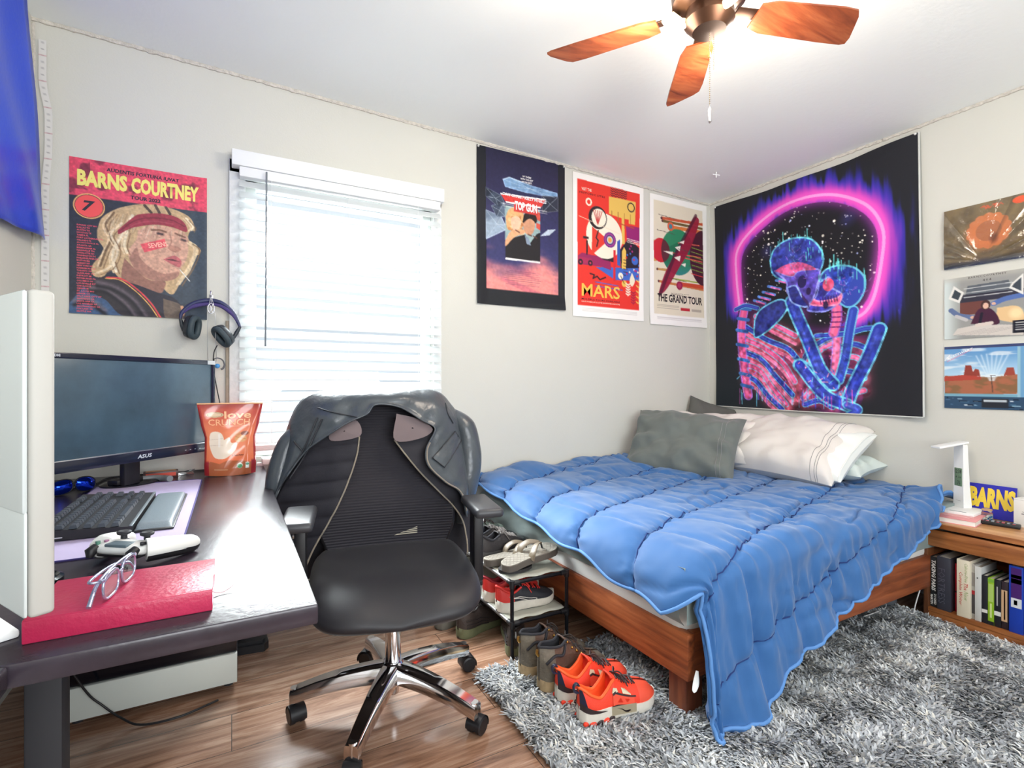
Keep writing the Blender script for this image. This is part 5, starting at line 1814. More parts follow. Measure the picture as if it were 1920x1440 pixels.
def controller():
    c = thing('game_controller', 'white game controller with black thumbsticks beside the red notebook', 'game controller', (-.19, 1.335, DT), radians(143))
    mw = mat('controller_white', (226, 226, 222), .35)
    R = []
    for x in np.linspace(-.058, .058, 25):
        t = abs(x) / .058
        hw = .026 * (1 - t ** 6) ** .5 + .006
        R.append([(x, .006 + hw * cos(a), .034 + .013 * sin(a) * (1 - .3 * t ** 4)) for a in np.linspace(0, 2 * pi, 18, endpoint=False)])
    ob('shell', MB().loft(R), mw, c, True, 180)
    for sg in (-1, 1):
        P = spline([(sg * .052, .012, .034), (sg * .068, -.01, .033), (sg * .078, -.045, .028), (sg * .080, -.078, .022), (sg * .077, -.092, .019)], 18)
        rr_ = np.interp(np.linspace(0, 1, 18), [0, .3, .7, .92, 1], [.022, .021, .018, .013, .003])
        gp = ob('grip', MB().tube(P, rr_, 16), mw, c, True, 180)
        ob('grip_back', MB().tube(P - np.array((0, .001, .006)), rr_ * .93, 14), m_black, gp, True, 180)
    for sg in (-1, 1):
        st = ob('thumbstick', MB().lathe([(.012, .040), (.006, .045), (.006, .052), (.0125, .055), (.0135, .059), (.010, .0615), (.001, .060)], (sg * .028, -.016, 0), 18), m_blacksoft, c, True)
    ob('touchpad', MB().box(-.026, .026, .006, .033, .040, .0475, .003), mat('touchpad_grey', (92, 108, 116), .35), c, True)
    dp = MB().box(-.062, -.040, .009, .015, .044, .0485, .001).box(-.054, -.048, .001, .023, .044, .0485, .001)
    ob('direction_pad', dp, m_blacksoft, c, True)
    for a, col in ((0, (190, 70, 80)), (90, (70, 150, 120)), (180, (180, 100, 150)), (270, (90, 120, 190))):
        ob('button', MB().cyl((.051 + .010 * cos(radians(a)), .012 + .010 * sin(radians(a)), .042), (.051 + .010 * cos(radians(a)), .012 + .010 * sin(radians(a)), .049), .0045, n=12), mat('button_tint', tuple(int(.6 * q + 40) for q in col), .4), c, True)
    for sg in (-1, 1):
        ob('trigger', MB().tube([(sg * .047, .030, .040), (sg * .047, .042, .033), (sg * .047, .044, .022)], [.008, .011, .006], 12), m_black, c, True, 180)
    ob('underside', MB().box(-.05, .05, -.012, .030, .018, .03, .006), m_black, c, True)


controller()

nb = thing('notebook', 'thick crimson notebook lying at the front edge of the desk', 'notebook', (-.146, 1.07, DT))
m_crim = mat('crimson_cover', (178, 36, 76), .36, bump=(120, .12), var=(14, .10))
cv = MB().box(-.265, -.028, .985, 1.158, DT + .031, DT + .035, .0012).box(-.265, -.028, .985, 1.158, DT, DT + .004, .0012).box(-.265, -.028, .983, .988, DT + .001, DT + .034, .0015)
ob('cover', cv, m_crim, nb)
ob('pages', MB().box(-.262, -.031, .988, 1.154, DT + .004, DT + .031), mat('page_edges', (240, 236, 230), .8, bump=(400, .3), stretch=(.05, .05, 6)), nb)
rb = spline([(-.034, 1.045, DT + .018), (-.026, 1.05, DT + .006), (-.01, 1.055, DT + .004), (.012, 1.07, DT + .016), (.02, 1.085, DT + .030)], 20)
g_ = [[p + np.array((0, -.002, 0)) for p in rb], [p + np.array((0, .002, 0)) for p in rb]]
ob('bookmark_ribbon', MB().grid(g_), mat('ribbon', (120, 40, 60), .6), nb, smooth=180)


def eyeglasses():
    g = thing('eyeglasses', 'folded silver-framed eyeglasses standing on the crimson notebook', 'eyeglasses', (-.163, 1.062, DT + .0355), radians(80))
    mf = mat('glasses_frame', (176, 180, 206), .18, .75)
    ml = mat('clear_lens', (235, 238, 245), .03, trans=1.0, ior=1.3)
    f = MB()
    for sg in (-1, 1):
        L = [(sg * .036 + .029 * np.sign(cos(a)) * abs(cos(a)) ** .7, 0, .022 + .0195 * np.sign(sin(a)) * abs(sin(a)) ** .7) for a in np.linspace(0, 2 * pi, 32, endpoint=False)]
        f.tube(L, .0022, 8, closed=True)
        ob('lens', MB().add(L, [tuple(range(32))]), ml, g, True)
    f.tube(spline([(-.008, 0, .030), (0, -.003, .033), (.008, 0, .030)], 8), .002, 6)
    f.tube([(.064, 0, .036), (.070, .002, .036)], .003, 8).tube([(-.064, 0, .036), (-.070, .002, .036)], .003, 8)
    ob('frame', f, mf, g, True, 180)
    for sg, y0 in ((1, .010), (-1, .018)):
        p = spline([(sg * .070, .003, .036), (sg * .066, y0, .036), (0, y0 + .003, .034), (-sg * .055, y0 + .002, .026), (-sg * .085, y0 + .001, .004)], 30)
        ob('temple', MB().tube(p, np.interp(np.linspace(0, 1, 30), [0, .6, 1], [.002, .0026, .0036]), 8), mf, g, True, 180)


eyeglasses()
tag(ob('coaster', MB().lathe([(.001, 0), (.047, 0), (.05, .004), (.05, .012), (.044, .015), (.040, .010), (.001, .010)], (-.33, 1.262, DT), 32), m_gloss), 'shallow round black dish beside the red notebook, half hidden by the white monitor', 'dish')
hz = spline([(-.302, 2.385, DT + .014), (-.262, 2.392, DT + .014), (-.228, 2.37, DT + .014), (-.206, 2.335, DT + .016)], 24)
ch = thing('curved_tube', 'short curved grey tube with a black tip lying behind the keyboard', 'tube', (-.25, 2.36, DT))
ob('tube', MB().tube(hz, .0115, 14), mat('rubber_grey', (116, 120, 124), .45), ch, smooth=180)
ob('tip', MB().tube([(-.345, 2.372, DT + .012), (-.325, 2.38, DT + .013), (-.301, 2.385, DT + .014)], [.004, .008, .0095], 12), m_black, ch, smooth=180)
nc = thing('nail_clipper', 'shiny steel nail clipper lying beside the red and black box', 'nail clipper', (-.17, 2.515, DT), radians(20))
ob('jaw', MB().box(-.032, .032, -.006, .006, 0, .004, .001).box(-.032, .03, -.006, .006, .006, .009, .001).box(-.034, -.028, -.006, .006, 0, .009, .001), m_chrome, nc, True)
ob('lever', MB().tube([(-.028, 0, .012), (.0, 0, .014), (.036, 0, .019)], [.002, .005, .004], 8, flat=.5), m_chrome, nc, True)
wc = spline([(-.62, 2.16, DT + .004), (-.52, 2.32, DT + .003), (-.45, 2.41, DT + .003), (-.42, 2.56, DT + .003), (-.25, 2.58, DT + .003), (-.1, 2.595, DT + .003)], 50)
tag(ob('monitor_cable', MB().tube(wc, .0028, 6), m_black, smooth=180), 'black cable running along the desk behind the monitor foot', 'cable')


# ---------------------------------------------------------------- what hangs beside the window
def headset():
    Yh = 2.568
    h = thing('headset', 'dark blue headset hanging on the wall hook beside the window', 'headset', (-.08, Yh, 1.25))
    band = spline([(-.19, Yh, 1.352), (-.184, Yh, 1.378), (-.152, Yh, 1.414), (-.114, Yh, 1.431), (-.078, Yh + .005, 1.438), (-.037, Yh, 1.428), (.002, Yh, 1.395), (.023, Yh, 1.352), (.033, Yh, 1.325)], 40)
    g = []
    for p in band:
        g.append(p)
    pad = MB()
    for dy in (0,):
        pad.tube(band, np.interp(np.linspace(0, 1, 40), [0, .15, .5, .85, 1], [.005, .008, .010, .008, .005]), 10)
    ob('headband', pad, mat('navy_strap', (44, 50, 92), .45), h, smooth=180)
    inner = [p + np.array((0, -.004, -.012 * sin(pi * i / 39) - .004)) for i, p in enumerate(band)][6:34]
    ob('head_pad', MB().tube(inner, np.interp(np.linspace(0, 1, 28), [0, .2, .5, .8, 1], [.003, .009, .006, .009, .003]), 10), mat('purple_knit', (74, 62, 120), .8, bump=(300, .3)), h, smooth=180)
    m_cup = mat('cup_shell', (40, 46, 54), .4)
    m_pad = mat('ear_cushion', (52, 66, 74), .6)
    for (cx, cz, ang, tilt_) in ((-.150, 1.318, -8, 62), (-.030, 1.288, 38, -62)):
        M = Matrix.Translation((cx, Yh - .002, cz)) @ Matrix.Rotation(radians(-ang), 4, 'Y') @ Matrix.Rotation(radians(tilt_), 4, 'Z')
        rings = []
        for y, sc in ((.020, .55), (.016, .9), (.0, 1.0), (-.004, 1.0)):
            rings.append([(.036 * sc * np.sign(cos(a)) * abs(cos(a)) ** .8, y, .050 * sc * np.sign(sin(a)) * abs(sin(a)) ** .8) for a in np.linspace(0, 2 * pi, 28, endpoint=False)][::-1])
        c = ob('ear_cup', MB().loft(rings, M=M), m_cup, h, smooth=60)
        L = [(.026 * np.sign(cos(a)) * abs(cos(a)) ** .8, -.013, .040 * np.sign(sin(a)) * abs(sin(a)) ** .8) for a in np.linspace(0, 2 * pi, 32, endpoint=False)]
        ob('ear_cushion', MB().tube(L, .0125, 12, closed=True, M=M), m_pad, c, smooth=180)
    for p0, p1 in (((-.19, Yh, 1.352), (-.178, Yh, 1.30)), ((.033, Yh, 1.33), (.005, Yh, 1.275))):
        ob('yoke', MB().tube([p0, tuple((np.array(p0) + p1) / 2), p1], [.006, .009, .007], 10), m_cup, h, smooth=180)
    ob('cord', MB().tube(spline([(-.055, Yh, 1.245), (-.068, Yh + .01, 1.21), (-.070, Yh + .02, 1.146), (-.060, Yh + .02, 1.075), (-.045, Yh + .01, .99), (-.03, Yh + .02, .90), (-.05, 2.6, .76), (-.09, 2.605, .704)], 50), .0022, 6), m_black, h, smooth=180)


headset()
wh = MB()
wh.box(-.086, -.070, YB - .006, YB, 1.435, 1.475, .003)
wh.tube(spline([(-.078, YB - .006, 1.455), (-.078, YB - .04, 1.452), (-.078, YB - .085, 1.452), (-.078, YB - .092, 1.462), (-.078, YB - .089, 1.475), (-.078, YB - .082, 1.47)], 20), .0035, 8)
wh.tube(spline([(-.078, YB - .06, 1.446), (-.078, YB - .07, 1.443), (-.078, YB - .078, 1.446)], 6), .0025, 6)
tag(ob('wall_hook', wh, m_steel, smooth=60), 'small clear and silver wall hook holding the headset', 'hook')
nk = thing('necklace', 'fine necklace with an oval silver medallion hanging from the wall hook', 'necklace', (-.075, 2.54, 1.18))
yN = 2.552
ob('chain', MB().tube(spline([(-.079, yN, 1.455), (-.09, yN, 1.38), (-.092, yN + .02, 1.25), (-.09, yN + .05, 1.18), (-.075, yN + .055, 1.16), (-.060, yN + .05, 1.18), (-.061, yN + .02, 1.25), (-.063, yN, 1.38), (-.077, yN, 1.455)], 80), .001, 5), m_steel, nk, smooth=180)
pd = MB().tube([(-.077 + .012 * cos(a), yN - .02, 1.398 + .021 * sin(a)) for a in np.linspace(0, 2 * pi, 28, endpoint=False)], .0022, 6, closed=True)
pd.tube([(-.077, yN - .02, 1.42), (-.077, yN - .02, 1.45)], .001, 5)
for a in range(6):
    pd.tube([(-.077, yN - .02, 1.398), (-.077 + .011 * cos(a * 1.05), yN - .02, 1.398 + .019 * sin(a * 1.05))], .0016, 5)
ob('medallion', pd, m_steel, nk, smooth=180)
eb = thing('earbud', 'grey ear-hook earbud with a blue tip hanging beside the wide black monitor', 'earbud', (-.05, 2.6, 1.15))
ob('ear_hook', MB().tube(spline([(-.067, 2.592, 1.187), (-.052, 2.592, 1.190), (-.036, 2.592, 1.182), (-.028, 2.592, 1.162), (-.033, 2.592, 1.146), (-.042, 2.592, 1.140)], 24), np.linspace(.0022, .0042, 24), 8), mat('ear_hook_grey', (92, 92, 98), .5), eb, smooth=180)
ob('ear_tip', MB().ball((-.055, 2.588, 1.155), .0105, 14), mat('tip_blue', (70, 150, 216), .5), eb, smooth=180)
ob('cord', MB().tube(spline([(-.067, 2.592, 1.187), (-.070, 2.6, 1.12), (-.066, 2.605, 1.0), (-.06, 2.605, .86), (-.07, 2.6, .71)], 30), .0014, 5), m_black, eb, smooth=180)

# ---------------------------------------------------------------- office chair and the jacket on it
CH = (.47, 1.68, 0)
CRZ = -radians(11)
m_seat = mat('seat_fabric', (31, 30, 36), .48, sheen=.08, bump=(900, .1))
m_mesh = mat('back_mesh', (34, 32, 40), .8, bump=(1, .0))


def ribbed(M):
    nt = M.node_tree
    b = nt.nodes['Principled BSDF']
    tc = N(nt, 'ShaderNodeTexCoord')
    w = N(nt, 'ShaderNodeTexWave', bands_direction='Z', _Scale=32.0, _Distortion=.15)
    nt.links.new(tc.outputs['Object'], w.inputs['Vector'])
    bp = N(nt, 'ShaderNodeBump', _Strength=.5, _Distance=.004)
    nt.links.new(w.outputs[0], bp.inputs['Height'])
    nt.links.new(bp.outputs[0], b.inputs['Normal'])


ribbed(m_mesh)


def office_chair():
    c = thing('office_chair', 'black swivel office chair with a chrome five-star base and a leather jacket over its back', 'chair', CH, CRZ)
    # seat cushion
    rings = []
    na = 56
    for sc, z in ((.02, .398), (.6, .398), (.86, .402), (.96, .414), (1.0, .438), (.985, .456), (.94, .468), (.86, .474), (.7, .476), (.45, .475), (.2, .474), (.02, .474)):
        r = []
        for a in np.linspace(0, 2 * pi, na, endpoint=False):
            n = .46
            x = .262 * sc * np.sign(cos(a)) * abs(cos(a)) ** n
            y = -.015 + .278 * sc * np.sign(sin(a)) * abs(sin(a)) ** n
            fr = max(0, (-y - .10) / .188)
            top = (z - .398) / .078
            zz = z - .052 * fr ** 2 * (.45 + .55 * top) + .010 * top * np.exp(-((abs(x) - .13) / .07) ** 2) * smoothstep(.05, -.2, y) - .012 * top * np.exp(-(x / .05) ** 2) * smoothstep(-.1, -.26, y)
            zz += .014 * top * smoothstep(.10, .24, y)
            zz += .012 * top * smoothstep(.17, .25, abs(x)) * smoothstep(-.22, .0, y)
            r.append((x, y, zz))
        rings.append(r)
    ob('seat', MB().loft(rings), m_seat, c, True, 180)
    ob('seat_pan', MB().box(-.20, .20, -.17, .2, .375, .402, .01), m_black, c, True)
    # backrest
    def bk(x, z):
        t = (z - .5) / .55
        return .205 + .10 * t + .03 * (t - .35) ** 2 - .25 * x * x - .02 * np.exp(-((z - .62) / .09) ** 2)
    fr, bk2 = [], []
    for z in np.linspace(.465, 1.035, 40):
        hw = .235 * (1 - .22 * smoothstep(.8, 1.035, z) - .12 * smoothstep(.56, .465, z))
        xs = np.linspace(-hw, hw, 26)
        fr.append([(x, bk(x, z), z) for x in xs])
        bk2.append([(x, bk(x, z) + .022, z) for x in xs])
    b = MB().grid(fr).grid(bk2, flip=True)
    b.grid([[r[0] for r in fr], [r[0] for r in bk2]]).grid([[r[-1] for r in bk2], [r[-1] for r in fr]]).grid([fr[0], bk2[0]], flip=True).grid([fr[-1], bk2[-1]])
    ob('backrest', b, m_mesh, c, True, 60)
    rim = [fr[0][0], *[r[0] for r in fr], *fr[-1][1:-1], *[r[-1] for r in fr[::-1]], *fr[0][1:-1][::-1]]
    ob('back_frame', MB().tube(np.array(rim) + np.array((0, .014, 0)), .013, 8, closed=True), m_black, c, True, 180)
    tg = MB()
    for k in range(4):
        xa, zz = (.09 - .022 * (3 - k)) if k else .02, .515 + .007 * k
        x0 = .02 + .022 * k
        tg.add([(x0, bk(x0, zz) - .002, zz), (.105, bk(.105, zz) - .002, zz + .003), (.105, bk(.105, zz + .004) - .002, zz + .0065), (x0 + .012, bk(x0, zz + .004) - .002, zz + .004)], [(0, 1, 2, 3)])
    ob('care_tag', tg, mat('pale_stitch', (170, 164, 148), .7), c, True)
    ob('back_stem', MB().tube(spline([(0, .14, .385), (0, .26, .39), (0, .31, .45), (0, .29, .62)], 16), .022, 10, flat=.5), m_black, c, True, 180)
    for sg in (-1, 1):
        arm = ob('armrest', MB().box(sg * .284 - .047, sg * .284 + .047, -.185, .055, .652, .682, .013, seg=3), mat('arm_pad', (56, 57, 62), .42), c, True)
        po = MB().box(sg * .284 - .017, sg * .284 + .017, -.035, .035, .40, .652, .006)
        po.box(min(sg * .18, sg * .300), max(sg * .18, sg * .300), -.03, .03, .382, .402, .004)
        ob('post', po, m_black, arm, True)
        ob('adjust_button', MB().cyl((sg * .302, 0, .60), (sg * .308, 0, .60), .009, n=12), m_steel, arm, True)
    ob('lever', MB().tube([(-.16, -.06, .385), (-.23, -.08, .380), (-.262, -.09, .368)], [.005, .006, .014], 8, flat=.4), m_black, c, True, 180)
    # column and star base
    gl_ = ob('gas_lift', MB().lathe([(.001, .055), (.020, .055), (.022, .062), (.022, .10), (.026, .11), (.026, .265), (.029, .268), (.029, .278), (.02, .28), (.001, .28)], n=28), m_chrome, c, True)
    ob('piston', MB().cyl((0, 0, .28), (0, 0, .38), .0145, n=20), m_chrome, gl_, True)
    ob('hub', MB().lathe([(.024, .10), (.042, .105), (.046, .125), (.040, .150), (.03, .16), (.024, .16)], n=30), m_chrome, c, True)
    for k in range(5):
        wa = radians(18 + 72 * k) + radians(11)
        d = np.array((cos(wa), sin(wa), 0))
        s_ = np.array((-sin(wa), cos(wa), 0))
        R = []
        for t in np.linspace(0, 1, 14):
            r = .03 + .29 * t
            top = .156 - .012 * t - .046 * t * t
            hgt = .056 - .016 * t
            w = .029 - .009 * t
            p = d * r
            R.append([p + s_ * w * .8 + np.array((0, 0, top)), p + s_ * w + np.array((0, 0, top - .006)), p + s_ * w + np.array((0, 0, top - hgt)), p - s_ * w + np.array((0, 0, top - hgt)),
                      p - s_ * w + np.array((0, 0, top - .006)), p - s_ * w * .8 + np.array((0, 0, top))])
        leg = ob('leg', MB().loft(R), m_chrome, c, True, 50)
        ob('leg_socket', MB().cyl(d * .308 + np.array((0, 0, .104)), d * .308 + np.array((0, 0, .066)), .013, n=14), m_chrome, leg, True)
        ca = wa + radians(50 + 35 * ((k * 7) % 5 - 2))
        e = np.array((cos(ca), sin(ca), 0))
        ax = np.array((-sin(ca), cos(ca), 0))
        o_ = d * .308 + e * .016
        cas_ = MB()
        for sg in (-1, 1):
            cas_.tube([o_ + ax * sg * .006 + np.array((0, 0, .027)), o_ + ax * sg * .009 + np.array((0, 0, .027)), o_ + ax * sg * .022 + np.array((0, 0, .027)), o_ + ax * sg * .025 + np.array((0, 0, .027))], [.024, .0268, .0268, .022], 24)
        caster = ob('caster', cas_, m_black, c, True, 50)
        hood = MB()
        P = []
        for a in np.linspace(radians(-20), radians(190), 16):
            P.append([o_ + e * (cos(a) * .030) + ax * q + np.array((0, 0, .027 + .030 * sin(a))) for q in (-.024, -.012, 0, .012, .024)])
        hood.grid(P)
        hood.cyl(d * .308 + np.array((0, 0, .068)), d * .308 + np.array((0, 0, .050)), .006, n=10)
        ob('caster_hood', hood, m_black, caster, True, 180)
    return c


office_chair()


def leather_jacket():
    j = thing('leather_jacket', 'black leather jacket with quilted zip lining draped over the office chair', 'jacket', (CH[0], CH[1], .42), CRZ)
    off = np.array((0, 0, -.42))
    m_lea = mat('black_leather', (70, 76, 82), .29, bump=(11, .8), var=(9, .14))
    m_quilt = mat('quilted_lining', (30, 29, 38), .75, bump=(300, .1))
    m_lin = mat('collar_lining', (112, 98, 100), .7)
    m_zip = mat('zip_metal', (186, 176, 160), .35, .6, bump=(900, .6))

    def yb(z):                                 # where the chair's back stands
        t = (z - .5) / .55
        return .20 + .10 * t

    def yf(x, z, s=0):                         # front surface of the cloth lying over it
        return yb(z) - .035 - .028 * np.cos(np.clip(x / .36, -1, 1) * pi / 2) + .23 * np.maximum(np.abs(x) - .18, 0) ** 1.3 * 2
    O = np.array([(-.405, .60), (-.40, .67), (-.385, .76), (-.372, .85), (-.360, .92), (-.325, 1.0), (-.262, 1.045), (-.12, 1.060), (.08, 1.060), (.205, 1.045), (.262, .99), (.31, .92), (.335, .85), (.336, .75), (.328, .66), (.315, .57)])
    I = np.array([(-.398, .60), (-.388, .68), (-.352, .745), (-.287, .835), (-.236, .876), (-.145, .936), (-.078, .966), (-.045, 1.0), (.040, .990), (.122, .940), (.172, .905), (.136, .835), (.140, .775), (.200, .712), (.265, .662), (.290, .57)])
    n = 130
    Os, Is = spline(O, n), spline(I, n)
    P = []
    for s in np.linspace(0, 1, 26):
        row = []
        for i in range(n):
            x, z = Is[i] * (1 - s) + Os[i] * s
            y = yf(x, z)
            y += -.008 + .085 * s ** 3 + .012 * (1 - s) * smoothstep(.0, .2, s) * 0
            wr = .024 * fbm(x * 7 + z * 4, z * 10 - x * 6, 1, 3) + .012 * fbm(x * 20 + 9, z * 5, 3, 2) * smoothstep(.5, .9, abs(x) / .34)
            y += wr * (1 - .4 * s) - .010 * np.exp(-(s / .07) ** 2)
            row.append((x, y, z))
        P.append(row)
    for s in np.linspace(.1, 1, 8):             # round the sides and down behind the chair back
        row = []
        for i in range(n):
            x, z = Os[i]
            y = yf(x, z) + .085
            row.append((x * (1 - .25 * s), y + .09 * s, z - .30 * s * smoothstep(.95, 1.05, z) - .02 * s))
        P.append(row)
    sh = ob('shell', MB().grid(np.array(P) + off, flip=True), m_lea, j, True, 180)
    so = sh.modifiers.new('leather', 'SOLIDIFY')
    so.thickness = .004
    so.offset = 1
    edge = np.array(P[0]) + off
    ob('edge_piping', MB().tube(edge + np.array((0, -.003, 0)), .0032, 6), m_lea, sh, True, 180)
    zl = edge[70:n - 4]
    ob('zip', MB().tube(edge[92:n - 2] + np.array((.004, -.006, 0)), .0028, 6), m_zip, sh, True, 180)
    # stitched seams on the leather
    grid_ = np.array(P[:26]).reshape(-1, 3)

    def shell_y(x, z):
        return grid_[np.argmin((grid_[:, 0] - x) ** 2 + (grid_[:, 2] - z) ** 2), 1]

    def on_front(pts, r, name, m, lift=.004, nn=30):
        q = spline(pts, nn)
        ys = [shell_y(x, z) for x, z in q]
        ys = np.convolve(np.pad(ys, 2, mode='edge'), np.ones(5) / 5, 'valid')
        ob(name, MB().tube([(x, y - lift, z - .42) for (x, z), y in zip(q, ys)], r, 6), m, sh, True, 180)
    m_seam = mat('leather_seam', (44, 46, 52), .4)
    on_front([(.228, 1.0), (.232, .96), (.255, .92)], .0022, 'seam', m_seam)
    on_front([(-.25, .99), (-.2, .975), (-.11, .955)], .0022, 'seam', m_seam)
    on_front([(-.248, .955), (-.30, .83), (-.352, .745), (-.39, .68)], .003, 'seam', m_seam)
    on_front([(-.232, .95), (-.285, .83), (-.34, .74)], .003, 'seam', m_seam)
    on_front([(-.33, .87), (-.30, .835)], .003, 'seam', m_seam, .004, 8)
    # pocket with a flap
    pk_ = np.array([(.16, .80), (.262, .888), (.288, .850), (.205, .762)])
    g = []
    for v in np.linspace(0, 1, 8):
        a = pk_[0] * (1 - v) + pk_[3] * v
        b_ = pk_[1] * (1 - v) + pk_[2] * v
        g.append([(x, shell_y(x, z) - .007 - .005 * sin(pi * u) * sin(pi * v), z - .42) for u, (x, z) in ((u, a * (1 - u) + b_ * u) for u in np.linspace(0, 1, 12))])
    pf = ob('pocket_flap', MB().grid(g), m_lea, sh, True, 180)
    rim = np.array([g[0][i] for i in range(12)] + [g[k][-1] for k in range(8)] + [g[-1][i] for i in range(11, -1, -1)] + [g[k][0] for k in range(7, -1, -1)])
    ob('stitching', MB().tube(rim, .0022, 5, closed=True), m_seam, pf, True, 180)
    # quilted zip lining, two fronts
    def liner(Lc, Rc, quilt, name):
        L, R_ = spline(Lc, 70), spline(Rc, 70)
        gg = []
        for i in range(70):
            row = []
            for u in np.linspace(0, 1, 26):
                x, z = L[i] * (1 - u) + R_[i] * u
                k = abs(sin((z - .12 * (x + .2) * quilt) * 52))
                y = yf(x, z) + .018 - .010 * k ** .5 * quilt + .006 * fbm(x * 9, z * 6, 5)
                row.append((x, y, z - .42))
            gg.append(row)
        o = ob(name, MB().grid(gg), m_quilt, j, True, 180)
        sm = o.modifiers.new('lining', 'SOLIDIFY')
        sm.thickness = .004
        return o, gg
    lo, g1 = liner([(-.25, .905), (-.31, .80), (-.36, .72), (-.395, .64), (-.41, .56), (-.40, .46), (-.36, .37)], [(-.103, .884), (-.112, .82), (-.135, .745), (-.17, .66), (-.215, .575), (-.262, .49), (-.31, .37)], 1, 'quilted_front')
    ob('zip', MB().tube([np.array(r[-1]) + np.array((0, -.005, 0)) for r in g1], .0032, 6), m_zip, lo, True, 180)
    ob('zip', MB().tube([np.array(g1[0][i]) + np.array((0, -.005, .0)) for i in range(10, 26)], .0032, 6), m_zip, lo, True, 180)
    ro, g2 = liner([(.022, .868), (.060, .815), (.115, .745), (.18, .675), (.24, .61), (.278, .55), (.292, .48), (.294, .43)], [(.17, .90), (.20, .82), (.25, .74), (.285, .68), (.312, .62), (.322, .56), (.324, .50), (.32, .43)], .3, 'lining_front')
    ob('zip', MB().tube([np.array(r[0]) + np.array((0, -.005, 0)) for r in g2], .0032, 6), m_zip, ro, True, 180)
    ob('zip', MB().tube([np.array(g2[0][i]) + np.array((0, -.005, .0)) for i in range(0, 16)], .0032, 6), m_zip, ro, True, 180)
    for q in ([(-.205, .918), (-.118, .945), (-.100, .888), (-.200, .872)], [(.030, .965), (.105, .945), (.165, .905), (.120, .872), (.022, .868)]):
        q = np.array(q)
        c0 = q.mean(0)
        rings = [[(c0 + (p - c0) * k) for p in spline(list(q) + [q[0]], 25)[:-1]] for k in (1, .6, .05)]
        ob('collar_lining', MB().grid([[(x, yf(x, z) - .004 - .006 * (1 - k), z - .42) for x, z in r] for r, k in zip(rings, (1, .6, .05))], wrap_u=True), m_lin, j, True, 180)
    bkp = []
    for z in np.linspace(.36, 1.03, 30):
        hw = np.interp(z, [.36, .5, .7, .9, 1.03], [.30, .34, .34, .30, .22])
        bkp.append([(x, yb(z) + .125 - .25 * abs(x) ** 2 + .010 * fbm(x * 8, z * 7, 2), z - .42) for x in np.linspace(-hw - .03, hw, 22)])
    ob('back_panel', MB().grid(bkp).grid(bkp[::-1]), m_quilt, j, True, 180)
    # sleeves hang behind the sides
    for pts, rad in (([(.25, .36, .97), (.315, .335, .90), (.332, .32, .80), (.326, .30, .70), (.306, .30, .60), (.302, .31, .52)], [.02, .055, .060, .055, .048, .042]),
                     ([(-.26, .36, .96), (-.352, .34, .86), (-.385, .33, .76), (-.392, .31, .66), (-.385, .31, .56), (-.36, .32, .50)], [.02, .045, .05, .05, .046, .042])):
        q = spline(pts, 50)
        r = np.interp(np.linspace(0, 1, 50), np.linspace(0, 1, 6), rad)
        r = r * (1 + .025 * np.sin(np.linspace(0, 17, 50)))
        ob('sleeve', MB().tube(q + off, r, 22, flat=.8), m_lea, j, True, 180)


leather_jacket()

# ---------------------------------------------------------------- shoes
SW = ([0, .012, .04, .10, .18, .35, .5, .62, .74, .84, .92, .97, 1.0], [.06, .16, .26, .33, .355, .34, .40, .455, .48, .44, .34, .21, .05])


